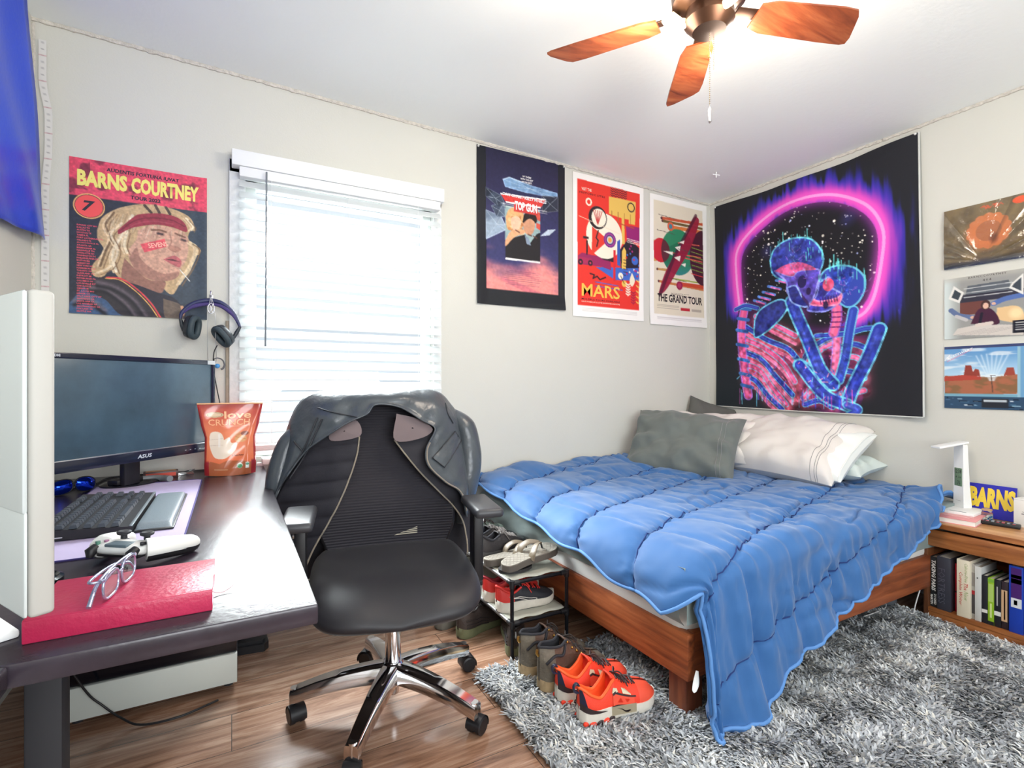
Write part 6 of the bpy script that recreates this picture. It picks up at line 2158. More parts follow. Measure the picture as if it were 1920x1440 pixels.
def shoe(name, label, loc, rz, L, W, top, opening, rim, sole_h, mats, side=1, group=None, laces=None, cat='shoe', sole_wave=0, lace_from=.42, lace_to=.68,
         toe_from=.8, heel_to=.16, tilt=0, extra=None):
    """heel at the local origin, toe towards +x. top: (stations, heights); mats: sole, upper, toe, heel, lining, laces, outsole"""
    t = thing(name, label, cat, loc, rz, group)
    if tilt:
        t.rotation_euler = (0, tilt, rz)
    S_ = np.concatenate([np.linspace(.0, .08, 7), np.linspace(.11, .9, 30), np.linspace(.92, 1, 8)])
    fw = np.linspace(0, 1, 401)
    kw = np.hanning(25)
    ws = np.convolve(np.pad(np.interp(fw, *SW), 12, mode='edge'), kw / kw.sum(), 'valid')
    w = np.where((S_ > .08) & (S_ < .93), np.interp(S_, fw, ws), np.interp(S_, *SW)) * W
    cy = side * W * .07 * np.sin(np.clip((S_ - .2) / .8, 0, 1) * pi)
    lift = .016 * np.clip((S_ - .76) / .24, 0, 1) ** 2 + .006 * np.clip((.08 - S_) / .08, 0, 1)
    sh_ = np.interp(S_, [0, .3, .6, 1], [sole_h * 1.15, sole_h, sole_h * .85, sole_h * .75])
    # sole
    R = []
    for i, s in enumerate(S_):
        wv = sole_wave * (.5 + .5 * sin(s * 42)) * (s < .75)
        k = 1.07
        a, c, z0, z1 = w[i] * k, cy[i], lift[i], lift[i] + sh_[i]
        x = s * L
        R.append([(x, c - a * .93, z0 + wv), (x, c - a, z0 + .005 + wv), (x, c - a * 1.03, (z0 + z1) / 2 + wv * .3), (x, c - a, z1), (x, c - a * .8, z1 + .001), (x, c + a * .8, z1 + .001), (x, c + a, z1),
                  (x, c + a * 1.03, (z0 + z1) / 2 + wv * .3), (x, c + a, z0 + .005 + wv), (x, c + a * .93, z0 + wv)])
    ob('sole', MB().loft(R), mats[0], t, True, 60)
    if mats[6] is not None:
        R2 = [[(p[0], p[1] * .97, p[2] - .0015) for p in (r[0], r[1])] + [(r[8][0], r[8][1] * .97, r[8][2] - .0015), (r[9][0], r[9][1] * .97, r[9][2] - .0015)] for r in R]
        ob('tread', MB().loft([[(x, y, z + (.0 if q in (0, 3) else .002)) for q, (x, y, z) in enumerate(r)] for r in R2]), mats[6], t, True, 60)
    # upper
    fine = np.linspace(0, 1, 401)
    hw_ = np.hanning(47)
    Hs = np.convolve(np.pad(np.interp(fine, top[0], top[1]), 23, mode='edge'), hw_ / hw_.sum(), 'valid')
    H = np.interp(S_, fine, Hs)
    nose = np.sqrt(np.clip((1 - S_) / .10, 0, 1))
    rows = []
    for i, s in enumerate(S_):
        x = s * L
        z1 = lift[i] + sh_[i] * .8
        h = (H[i] - z1 - lift[i] * .0) * (.25 + .75 * nose[i])
        a, c = w[i], cy[i]
        back = -.012 * (1 - s / .1) * smoothstep(.1, 0, s) * 0
        if s < opening:
            e = smoothstep(0, .10, s)
            rw = a * rim * (.55 + .45 * e) if s < .1 else a * rim
            half = [(a, 0), (a * 1.03, .3 * h), (a * (.55 + .42 * rim), .7 * h), (rw, h), (rw * .86, h + .001), (rw * .85, .55 * h), (rw * .55, .12 * h)]
        else:
            half = [(a, 0), (a * 1.03, .32 * h), (a * .92, .62 * h), (a * .66, .88 * h), (a * .42, .975 * h), (a * .2, h), (0, h * 1.005)]
        left = [(x, c - y, z1 + z) for y, z in half]
        right = [(x, c + y, z1 + z) for y, z in half[::-1]]
        rows.append(left + right)
    rows = np.array(rows)
    up, toe, heel, linr = MB(), MB(), MB(), MB()
    io = int(np.searchsorted(S_, opening))
    it, ih = int(np.searchsorted(S_, toe_from)), int(np.searchsorted(S_, heel_to))
    up.grid(rows[ih:io, :5]).grid(rows[ih:io, 9:]).grid(rows[io - 1:it + 1])
    toe.grid(rows[it:]).add(rows[-1], [tuple(range(14))])
    heel.grid(rows[:ih + 1, :5]).grid(rows[:ih + 1, 9:])
    heel.add(np.vstack([rows[0, :4], rows[0, 10:]]), [tuple(range(8))])
    linr.grid(rows[:io, 3:11])
    linr.add(rows[0, 3:11], [tuple(range(8))[::-1]])
    u_ = ob('upper', up, mats[1], t, True, 180)
    ob('toe_cap', toe, mats[2], t, True, 180)
    ob('heel_counter', heel, mats[3], t, True, 180)
    ob('lining', linr, mats[4], t, True, 60)
    # padded collar rim
    rim_pts = [rows[i, 3] for i in range(io)][::-1] + [rows[i, 10] for i in range(io)]
    ob('collar', MB().tube(rim_pts, .0048, 8), mats[4], t, True, 180)
    # tongue and laces
    xo = opening * L
    zt = rows[io, 6, 2]
    tg = []
    for v in np.linspace(-.25, 1, 8):
        tg.append([(xo + .012 - .022 * v, cy[io] + y, zt - .006 + .016 * max(v, 0) - .9 * y * y / W) for y in np.linspace(-.24 * W, .24 * W, 7)])
    to = ob('tongue', MB().grid(tg), mats[1], t, True, 180)
    sm = to.modifiers.new('padding', 'SOLIDIFY')
    sm.thickness = .006
    if laces:
        lb = MB()
        for k in range(laces):
            s = lace_from + (lace_to - lace_from) * k / max(1, laces - 1)
            i = int(np.searchsorted(S_, s))
            i2 = min(len(S_) - 1, i + 1)
            hw, hh = w[i] * .55, rows[i, 6, 2] + .004
            hh2 = rows[i2, 6, 2] + .004
            lb.tube([(s * L, cy[i] - hw, rows[i, 4, 2] + .001), (s * L + .004, cy[i], hh + .002), (s * L + .010, cy[i] + hw, rows[i2, 9, 2] + .001)], .0026, 6)
            lb.tube([(s * L + .003, cy[i] + hw, rows[i, 9, 2] + .001), (s * L + .006, cy[i], hh + .005), (s * L + .010, cy[i] - hw, rows[i2, 4, 2] + .001)], .0026, 6)
        s0 = lace_from * L
        for sg in (-1, 1):
            lb.tube(spline([(s0, cy[io], zt + .004), (s0 + .012, cy[io] + sg * .016, zt + .010), (s0 + .026, cy[io] + sg * .032, zt - .008), (s0 + .012, cy[io] + sg * .014, zt - .002), (s0, cy[io], zt + .004)], 20), .0022, 6)
            lb.tube(spline([(s0, cy[io], zt + .004), (s0 + .016, cy[io] + sg * .022, zt - .002), (s0 + .032, cy[io] + sg * .038, zt - .030)], 12), .0020, 6)
        ob('laces', lb, mats[5], t, True, 180)
    if extra:
        extra(t, rows, S_, L, w, cy)
    return t


def side_pts(rows, S_, L, sv, f, sgn, out=.0022):
    """a point on the shoe's flank: station sv, height fraction f along the side profile"""
    i = float(np.interp(sv, S_, np.arange(len(S_))))
    i0 = int(i)
    fr = i - i0
    r = rows[i0] * (1 - fr) + rows[min(i0 + 1, len(rows) - 1)] * fr
    idx = f * 3
    k = int(min(idx, 2.999))
    u = idx - k
    a, b = (r[k], r[k + 1]) if sgn < 0 else (r[13 - k], r[12 - k])
    p = a * (1 - u) + b * u
    return p + np.array((0, sgn * out, 0))


def swoosh(t, rows, S_, L, m, s0, s1, f0, f1, sgn=-1, outline=False, name='side_mark'):
    """curved tick: thick rounded belly at the front, thin tail rising to the back"""
    N_ = 22
    lo, hi = [], []
    for q in np.linspace(0, 1, N_):
        s = s1 - (s1 - s0) * q
        mid = f0 + (f1 - f0) * (q ** 1.15) - .10 * sin(pi * min(1, q * 1.6)) * (q < .63)
        th = .26 * (1 - q) ** 1.1 * (min(1, q * 7) ** .6)
        lo.append(side_pts(rows, S_, L, s, max(.02, mid - th * .5), sgn))
        hi.append(side_pts(rows, S_, L, s, min(.97, mid + th * .5 + .25 * max(0, .18 - q)), sgn))
    b = MB()
    if outline:
        b.tube(lo, .0016, 5).tube(hi, .0016, 5)
    else:
        b.grid([lo, hi]).grid([lo, hi], flip=True)
    ob(name, b, m, t, True, 180)


m_red = mat('flame_knit', (244, 66, 40), .62, bump=(400, .15))
m_coral = mat('coral_toe', (246, 88, 62), .55, bump=(500, .1))
m_orangelin = mat('orange_lining', (250, 98, 42), .6)
m_offw = mat('offwhite_foam', (226, 220, 208), .55, var=(40, .05))
m_darkbr = mat('dark_brown_rubber', (52, 38, 40), .5)
m_maroon = mat('crimson_knit', (170, 28, 52), .6)


def red_extra(t, rows, S_, L, w, cy):
    nv = mat('navy_heel', (38, 42, 66), .35)
    pale = mat('pale_panel', (216, 204, 176), .5)
    for sgn in (-1, 1):
        def patch(name, m, q, lift=.0025):
            P = [side_pts(rows, S_, L, s, f, sgn, lift) for s, f in q]
            b = MB().add(P, [tuple(range(len(P)))]).add(P, [tuple(range(len(P)))[::-1]])
            return ob(name, b, m, t, True, 180)

        def strip(name, m, lo_, hi_, lift=.0025):
            b = MB()
            A = [side_pts(rows, S_, L, s, f, sgn, lift) for s, f in lo_]
            B = [side_pts(rows, S_, L, s, f, sgn, lift) for s, f in hi_]
            b.grid([A, B]).grid([A, B], flip=True)
            return ob(name, b, m, t, True, 180)
        strip('heel_band', m_darkbr, [(.0 + .02 * i, .02) for i in range(16)], [(.0 + .02 * i, .34 * (1 - (i / 15.) ** 2) + .03) for i in range(16)], .0045)
        strip('heel_clip', nv, [(.0, .3), (.03, .3), (.06, .3)], [(.0, .98), (.02, .98), (.035, .7)], .004)
        strip('side_strap', m_coral, [(s, .16) for s in np.linspace(.38, .64, 10)], [(s, .52) for s in np.linspace(.38, .64, 10)], .003)
        strip('strap_edge', m_darkbr, [(s, .08) for s in np.linspace(.36, .64, 10)], [(s, .16) for s in np.linspace(.36, .64, 10)], .0035)
        strip('strap_edge', m_darkbr, [(s, .52) for s in np.linspace(.38, .66, 10)], [(s, .60) for s in np.linspace(.38, .66, 10)], .0035)
        patch('strap_mark', m_red, [(.43, .26), (.47, .42), (.50, .26)], .0045)
        patch('strap_mark', m_red, [(.52, .42), (.55, .28), (.58, .42)], .0045)
        patch('eyelet_panel', pale, [(.37, .62), (.385, .78), (.43, .74), (.44, .62)], .0035)
        patch('eyelet_panel', pale, [(.50, .62), (.49, .86), (.54, .86), (.60, .66), (.60, .62)], .0035)
        a = w[20] * 1.07
        swp = []
        for q in np.linspace(0, 1, 14):
            x = (.585 - .17 * q) * L
            z = .021 + .012 * q ** 1.2 - .005 * sin(pi * min(1, q * 1.7))
            i = int(np.searchsorted(S_, x / L))
            swp.append(((x, cy[i] + sgn * (w[i] * 1.135), z + .003), .0042 * (1 - q) ** 1.1 * min(1, q * 6 + .25)))
        g = [[np.array(p) + np.array((0, 0, -h)) for p, h in swp], [np.array(p) + np.array((0, 0, h)) for p, h in swp]]
        ob('sole_panel', MB().grid([[(s * L, np.interp(s, S_, cy) + sgn * np.interp(s, S_, w) * 1.115, zz) for s in np.linspace(.36, .66, 10)] for zz in (.014, .042)]).grid(
            [[(s * L, np.interp(s, S_, cy) + sgn * np.interp(s, S_, w) * 1.115, zz) for s in np.linspace(.36, .66, 10)] for zz in (.042, .014)]), pale, t, True, 180)
        ob('side_mark', MB().grid(g).grid(g[::-1]), m_darkbr, t, True, 180)
    # bumps of the outsole at the heel
    for sgn in (-1, 1):
        for k, (s, m) in enumerate(((.04, 'r'), (.11, 'r'), (.19, 'b'), (.27, 'r'), (.35, 'b'))):
            y = np.interp(s, S_, cy) + sgn * np.interp(s, S_, w) * 1.02
            ob('outsole_lug', MB().ball((s * L + .004, y, .007), .012, 12, sz=(1.1, .5, .75)), m_red if m == 'r' else m_darkbr, t, True, 180)
    # heel pull loop
    h = rows[0, 3, 2]
    ob('pull_tab', MB().tube(spline([(.004, 0, h - .018), (-.012, 0, h - .012), (-.016, 0, h + .004), (-.006, 0, h + .012), (.003, 0, h + .002)], 16), .0062, 8, flat=.6), nv, t, True, 180)
    # tick on the toe
    P = [((.80 + .0 * k + .008 * k) * L, -.012 + .004 * k, 0) for k in range(10)]
    rowsz = []
    for k, (x, y, _) in enumerate(P):
        i = int(np.searchsorted(S_, x / L))
        zc_ = rows[i, 5, 2]
        rowsz.append((x, cy[i] + y * .8, zc_ + .0018))
    g = [[(x, y - .0022 * (k / 9.) ** .7, z) for k, (x, y, z) in enumerate(rowsz)], [(x, y + .0022 * (k / 9.) ** .7, z) for k, (x, y, z) in enumerate(rowsz)]]
    ob('toe_mark', MB().grid(g).grid(g[::-1]), m_darkbr, t, True, 180)


red_top = ([0, .05, .12, .24, .34, .42, .50, .60, .72, .84, .93, 1], [.112, .104, .088, .072, .096, .128, .108, .094, .088, .080, .070, .052])
mats_red = (m_offw, m_red, m_coral, m_red, m_orangelin, m_darkbr, m_darkbr)
RUG = .020
shoe('sneaker', 'bright red sneaker with white sole at the front of the rug, nearest the camera', (.948, 1.302, RUG), -.10, .285, .100, red_top, .42, .74, .043, mats_red, 1, 'bright red sneakers', 4, sole_wave=.003, extra=red_extra, lace_from=.46, lace_to=.66, toe_from=.70)
shoe('sneaker', 'bright red sneaker between its front mate and the brown boots', (.948, 1.425, RUG), -.05, .285, .100, red_top, .42, .74, .043, mats_red, -1, 'bright red sneakers', 4, sole_wave=.003, extra=red_extra, lace_from=.46, lace_to=.66, toe_from=.70)

m_bootbr = mat('worn_brown_leather', (92, 68, 56), .6, bump=(60, .4), var=(14, .3))
m_bootgr = mat('worn_grey_suede', (112, 104, 92), .8, bump=(90, .4), var=(16, .25))
m_bootsole = mat('muddy_sole', (166, 142, 108), .75, var=(20, .2))
m_bootlin = mat('dark_boot_lining', (44, 44, 50), .85)
m_lace_dk = mat('dark_laces', (42, 34, 32), .8)


def boot_extra(t, rows, S_, L, w, cy):
    for sgn in (-1, 1):
        for k in range(4):
            s = .36 + .07 * k
            p = side_pts(rows, S_, L, min(s, .62), .97, sgn, .002)
            ob('eyelet', MB().ball(p, .005, 8), m_brass, t, True, 180)
        P = [side_pts(rows, S_, L, s, f, sgn, .003) for s, f in ((.04, .55), (.16, .75), (.28, .72), (.33, .95))]
        ob('collar_panel', MB().tube(spline(P, 20), .005, 6), m_bootlin, t, True, 180)
    h = rows[0, 3, 2]
    ob('pull_tab', MB().tube([(-.002, 0, h - .03), (-.009, 0, h - .02), (-.007, 0, h - .008)], .005, 8), m_brass, t, True, 180)


boot_top = ([0, .05, .15, .28, .36, .44, .54, .64, .76, .87, .95, 1], [.150, .152, .146, .140, .160, .138, .112, .090, .076, .070, .060, .042])
mats_boot = (m_bootsole, m_bootbr, m_bootgr, m_bootgr, m_bootlin, m_lace_dk, m_darkbr)
shoe('hiking_boot', 'muddy brown hiking boot on the rug behind the red sneakers', (.928, 1.502, RUG), .06, .295, .104, boot_top, .37, .66, .032, mats_boot, 1, 'muddy brown hiking boots', 4, 'boot', extra=boot_extra, lace_from=.40, lace_to=.62)
shoe('hiking_boot', 'muddy brown hiking boot on the rug beside the shoe rack post', (.918, 1.615, RUG), .06, .295, .104, boot_top, .37, .66, .032, mats_boot, -1, 'muddy brown hiking boots', 4, 'boot', extra=boot_extra, lace_from=.40, lace_to=.62)

m_olive = mat('olive_sole', (104, 108, 78), .7, var=(30, .15))
m_trail = mat('trail_upper', (62, 52, 48), .6, bump=(120, .3), var=(18, .25))
m_traildk = mat('trail_dark', (46, 40, 40), .55)
mid_top = ([0, .05, .15, .28, .36, .44, .54, .64, .76, .87, .95, 1], [.118, .118, .108, .098, .116, .108, .094, .080, .070, .064, .055, .040])
mats_trail = (m_olive, m_trail, m_traildk, m_trail, m_traildk, m_lace_dk, m_darkbr)


def trail_extra(t, rows, S_, L, w, cy):
    h = rows[0, 3, 2]
    ob('pull_tab', MB().tube(spline([(.002, 0, h - .03), (-.014, 0, h - .030), (-.018, 0, h - .018), (-.004, 0, h - .012)], 10), .003, 6), mat('grey_webbing', (150, 150, 150), .7), t, True, 180)
    for sgn in (-1, 1):
        for k in range(3):
            P = [side_pts(rows, S_, L, s, .15 + .16 * k + .06 * sin(s * 9), sgn, .0016) for s in np.linspace(.08, .5, 12)]
            ob('overlay', MB().tube(P, .0026, 6), m_traildk, t, True, 180)


shoe('trail_shoe', 'olive-soled brown trail shoe on the floor, nearest the left side of the shoe rack', (.838, 2.005, 0), .30, .29, .100, mid_top, .37, .64, .036, mats_trail, 1, 'olive-soled trail shoes', 4, extra=trail_extra)
shoe('trail_shoe', 'olive-soled trail shoe seen heel-on under the front end of the shoe rack', (.975, 1.752, 0), 1.15, .285, .100, mid_top, .37, .64, .036, mats_trail, -1, 'olive-soled trail shoes', 4, extra=trail_extra)
mats_walk = (mat('scuffed_grey_sole', (108, 106, 98), .7), m_traildk, m_traildk, m_trail, m_bootlin, m_lace_dk, m_darkbr)
shoe('walking_shoe', 'dark walking shoe with a scuffed grey sole under the chair seat, beside the trail shoe', (.785, 2.125, 0), .30, .285, .098, mid_top, .37, .64, .034, mats_walk, 1, 'dark walking shoes', 4)
shoe('walking_shoe', 'dark walking shoe farthest left on the floor, partly hidden by the chair seat', (.745, 2.265, 0), .30, .285, .098, mid_top, .37, .64, .034, mats_walk, -1, 'dark walking shoes', 4)


# ---------------------------------------------------------------- shoe rack and the shoes on it
def shoe_rack():
    r = thing('shoe_rack', 'small two-tier grey fabric shoe rack with black tubes at the foot of the bed', 'shoe rack', (1.08, 2.13, 0))
    x0, x1, y0, y1 = .950, 1.205, 1.735, 2.52
    m_tube = mat('rack_tube', (30, 32, 38), .3, .5)
    m_fab = mat('rack_fabric', (184, 184, 172), .85, bump=(200, .1))
    for x in (x0, x1):
        for y in (y0, y1):
            ob('post', MB().cyl((x, y, 0), (x, y, .312), .0075, n=12), m_tube, r)
            for z in (.305, .148):
                cn = MB().cyl((x, y, z - .018), (x, y, z + .010), .0105, n=12)
                cn.cyl((x, y, z), (x + (.03 if x == x0 else -.03), y, z), .0098, n=12).cyl((x, y, z), (x, y + (.03 if y == y0 else -.03), z), .0098, n=12)
                ob('connector', cn, m_black, r)
    for z in (.305, .148):
        for y in (y0, y1):
            ob('rail', MB().cyl((x0, y, z), (x1, y, z), .007, n=12), m_tube, r)
        for x in (x0, x1):
            ob('side_rail', MB().cyl((x, y0, z), (x, y1, z), .0085, n=12), m_steel, r)
        g = []
        for y in np.linspace(y0 + .012, y1 - .012, 24):
            g.append([(x, y, z + .0085 - .010 * sin(pi * (x - x0) / (x1 - x0)) * sin(pi * (y - y0) / (y1 - y0)) ** .5 - .003 * sin(x * 60) * smoothstep(y0 + .1, y0, y)) for x in np.linspace(x0, x1, 12)])
        sh_ = ob('shelf', MB().grid(g), m_fab, r, smooth=180)
        so = sh_.modifiers.new('cloth', 'SOLIDIFY')
        so.thickness = .002
        so.offset = 0


shoe_rack()
m_runw = mat('run_sole', (214, 208, 196), .6, var=(30, .08))
m_runbk = mat('run_black', (34, 36, 44), .6, bump=(300, .2))
m_runred = mat('run_red', (214, 52, 46), .55)
run_top = ([0, .05, .12, .24, .34, .42, .52, .64, .76, .87, .95, 1], [.105, .098, .084, .070, .082, .094, .084, .072, .062, .054, .047, .034])
mats_run = (m_runw, m_runbk, m_runbk, m_runred, m_runred, m_runred, m_runbk)
mats_run2 = (m_runw, m_runred, m_runred, m_runred, mat('run_maroon', (150, 30, 44), .6), m_runred, m_runbk)
m_tickw = mat('tick_white', (228, 222, 214), .5)


def run_extra(t, rows, S_, L, w, cy):
    swoosh(t, rows, S_, L, m_tickw, .16, .62, .18, .62, -1, True)
    swoosh(t, rows, S_, L, m_tickw, .16, .62, .18, .62, 1, True)


shoe('running_shoe', 'black running shoe with a red heel on the lower rack shelf, nearest the camera', (.938, 1.845, .155), .0, .272, .096, run_top, .40, .76, .038, mats_run, 1, 'red-heeled running shoes', 4, extra=run_extra, heel_to=.22)
shoe('running_shoe', 'red running shoe behind the black one on the lower rack shelf', (.936, 1.962, .155), .02, .272, .096, run_top, .40, .76, .038, mats_run2, -1, 'red-heeled running shoes', 4, extra=run_extra, heel_to=.22)


def sandal(label, loc, rz, pitch, side):
    t = thing('flip_flop', label, 'sandal', loc, rz, 'grey-brown flip-flops')
    t.rotation_euler = (radians(4) * side, pitch, rz)
    S_ = np.linspace(0, 1, 40)
    w = np.interp(S_, [0, .02, .06, .15, .4, .6, .75, .88, .95, 1], [.05, .18, .28, .34, .34, .42, .46, .42, .30, .05]) * .108
    cy = side * .008 * np.sin(S_ * pi)
    L = .285

    def slab(k, z0, z1):
        R = []
        for i, s in enumerate(S_):
            a = w[i] * k
            R.append([(s * L, cy[i] - a, z0), (s * L, cy[i] - a * 1.02, (z0 + z1) / 2), (s * L, cy[i] - a, z1), (s * L, cy[i] + a, z1), (s * L, cy[i] + a * 1.02, (z0 + z1) / 2), (s * L, cy[i] + a, z0)])
        return MB().loft(R)
    ob('sole', slab(1.04, 0, .024), mat('sandal_sole', (92, 86, 80), .6), t, True, 50)
    ob('footbed', slab(.99, .0235, .028), mat('sandal_footbed', (138, 132, 122), .75, bump=(60, .6)), t, True, 50)
    q = MB()
    for k in range(-6, 14):
        for sl in (.9, -.9):
            pts = []
            for u in np.linspace(-1, 1, 12):
                x = .02 + k * .02 + u * .03 * sl / .9
                s = x / L
                if .03 < s < .97:
                    y = np.interp(s, S_, cy) + u * .033
                    if abs(y - np.interp(s, S_, cy)) < np.interp(s, S_, w) * .95:
                        pts.append((x, y, .0282))
            if len(pts) > 2:
                q.tube(pts, .0006, 4)
    ob('quilting', q, mat('sandal_line', (112, 106, 98), .7), t, True, 180)
    m_st = mat('sandal_strap', (112, 100, 84), .45, bump=(60, .2))
    for sg in (-1, 1):
        i = 17
        y0 = cy[i] + sg * w[i] * 1.0
        P = spline([(.43 * L, y0, .018), (.47 * L, y0 * .97, .045), (.58 * L, cy[20] + sg * .022, .064), (.70 * L, cy[27] + sg * .004, .058), (.735 * L, cy[28], .050)], 24)
        wd = np.interp(np.linspace(0, 1, 24), [0, .3, .8, 1], [.020, .018, .011, .007])
        ob('strap', MB().tube(P, wd, 12, flat=.22), m_st, t, True, 180)
    ob('toe_post', MB().tube([(.735 * L, cy[28], .054), (.76 * L, cy[29], .028)], [.004, .0035], 8), m_black, t, True)


sandal('grey-brown flip-flop resting on its mate at the front of the rack top', (.945, 1.80, .332), .18, -.10, 1)
sandal('grey-brown flip-flop behind the front one, half hidden by the chair arm', (.925, 1.925, .318), .12, -.02, -1)
tag(ob('sandal_sole_support', MB().loft([[(.0 + 1.02 + .075 * cos(a), 1.835 + .045 * sin(a), .3165 + q) for a in np.linspace(0, 2 * pi, 24, endpoint=False)] for q in (0, .012)]), mat('dark_insole', (40, 38, 40), .6)), 'dark shoe insole lying under the front flip-flop', 'insole')
bpy.data.objects['sandal_sole_support'].name = 'insole'
mats_dk = (mat('dk_sole', (70, 68, 68), .6), mat('dk_upper', (44, 40, 42), .6, bump=(200, .3)), mat('dk_toe', (52, 56, 56), .6), m_traildk, m_bootlin, mat('grey_laces', (112, 106, 104), .8), None)
shoe('sneaker', 'dark sneaker with grey laces on the rack top, behind the flip-flops', (.945, 2.035, .315), .12, .27, .094, run_top, .40, .76, .024, mats_dk, 1, 'dark sneakers on the rack', 5)
shoe('sneaker', 'dark sneaker at the far side of the rack top, partly behind the chair arm', (.945, 2.145, .315), .12, .27, .094, run_top, .40, .76, .024, mats_dk, -1, 'dark sneakers on the rack', 5)
mats_gn = (mat('gn_sole', (150, 156, 146), .6), mat('gn_upper', (92, 104, 98), .6, bump=(200, .2)), mat('gn_toe', (150, 164, 152), .6), m_traildk, m_bootlin, m_lace_dk, None)
shoe('sneaker', 'pale grey-green sneaker at the back of the rack top against the bed', (.955, 2.285, .315), .10, .27, .094, run_top, .40, .76, .024, mats_gn, 1, None, 4)

# ---------------------------------------------------------------- the bed
BX0, BX1, BY0, BY1 = 1.240, 3.10, 1.135, 2.62
bd = thing('bed', 'low wooden bed frame in the corner of the room', 'bed', ((BX0 + BX1) / 2, (BY0 + BY1) / 2, 0))
ob('foot_rail', MB().box(BX0, BX0 + .032, BY0 - .004, BY1, .150, .295, .003), m_bedwood_y, bd)
ob('side_rail', MB().box(BX0 + .033, BX1, BY0, BY0 + .032, .150, .295, .003), m_bedwood_x, bd)
ob('back_rail', MB().box(BX0 + .033, BX1, BY1 - .032, BY1, .150, .295, .003), m_bedwood_x, bd)
for x, y in ((BX0 + .035, BY0 + .034), (BX0 + .035, BY1 - .11), (BX1 - .1, BY0 + .034), (BX1 - .1, BY1 - .11)):
    ob('leg', MB().box(x, x + .075, y, y + .075, 0, .29, .003), m_bedwood_z, bd)
ob('centre_leg', MB().box(1.40, 1.62, 1.62, 1.70, 0, .10, .003), m_bedwood_x, bd)
for k in range(9):
    ob('slat', MB().box(BX0 + .12 + .2 * k, BX0 + .19 + .2 * k, BY0 + .033, BY1 - .033, .235, .255, .002), m_bedwood_y, bd)

m_matt = mat('mattress_white', (232, 234, 232), .85, bump=(220, .1))
m_sheet = mat('grey_green_sheet', (128, 142, 140), .8, sheen=.2, bump=(500, .08))
mt = thing('mattress', 'white mattress in a grey fitted sheet on the low wooden bed', 'mattress', ((BX0 + BX1) / 2, (BY0 + BY1) / 2, .256))
ob('body', MB().box(BX0 + .012, BX1, BY0 + .016, BY1, .256, .485, .05, seg=4), m_matt, mt)
rows = []
for y in np.linspace(BY0 + .008, BY1 - .01, 90):
    t = (y - BY0) / (BY1 - BY0)
    zl = .318 + .045 * sin(pi * np.clip((t - .0) / .75, 0, 1)) - .02 * smoothstep(.9, 1, t)
    row = []
    for s in np.linspace(0, 1, 26):
        if s < .62:
            q = s / .62
            z = zl + (.455 - zl) * q
            x = BX0 - .006 - .016 * sin(pi * q) ** .8 * (.5 + .5 * np.sin(y * 7)) + .012 * fbm(y * 9, z * 22 + y * 4, 2) - .008 * q
            x += .010 * np.sin((y * 1.2 + z * 2.2) * 22) * (1 - q) * .6
        else:
            q = (s - .62) / .38
            a = q * pi / 2
            x = BX0 - .014 + .05 * (1 - cos(a))
            z = .455 + .018 * sin(a)
        row.append((x, y, z))
    rows.append(row)
sh_o = ob('fitted_sheet', MB().grid(rows), m_sheet, mt, smooth=180)
r2 = []
for x in np.linspace(BX0 - .01, BX1 - .01, 40):
    r2.append([(x, BY0 - .004 + .006 * np.sin(x * 19), z) if s < .5 else (x, BY0 - .004 + .10 * (s - .5), .503) for s, z in zip(np.linspace(0, 1, 12), np.linspace(.33, .66, 12))])
ob('sheet_side', MB().grid(r2, flip=True), m_sheet, sh_o, smooth=180)


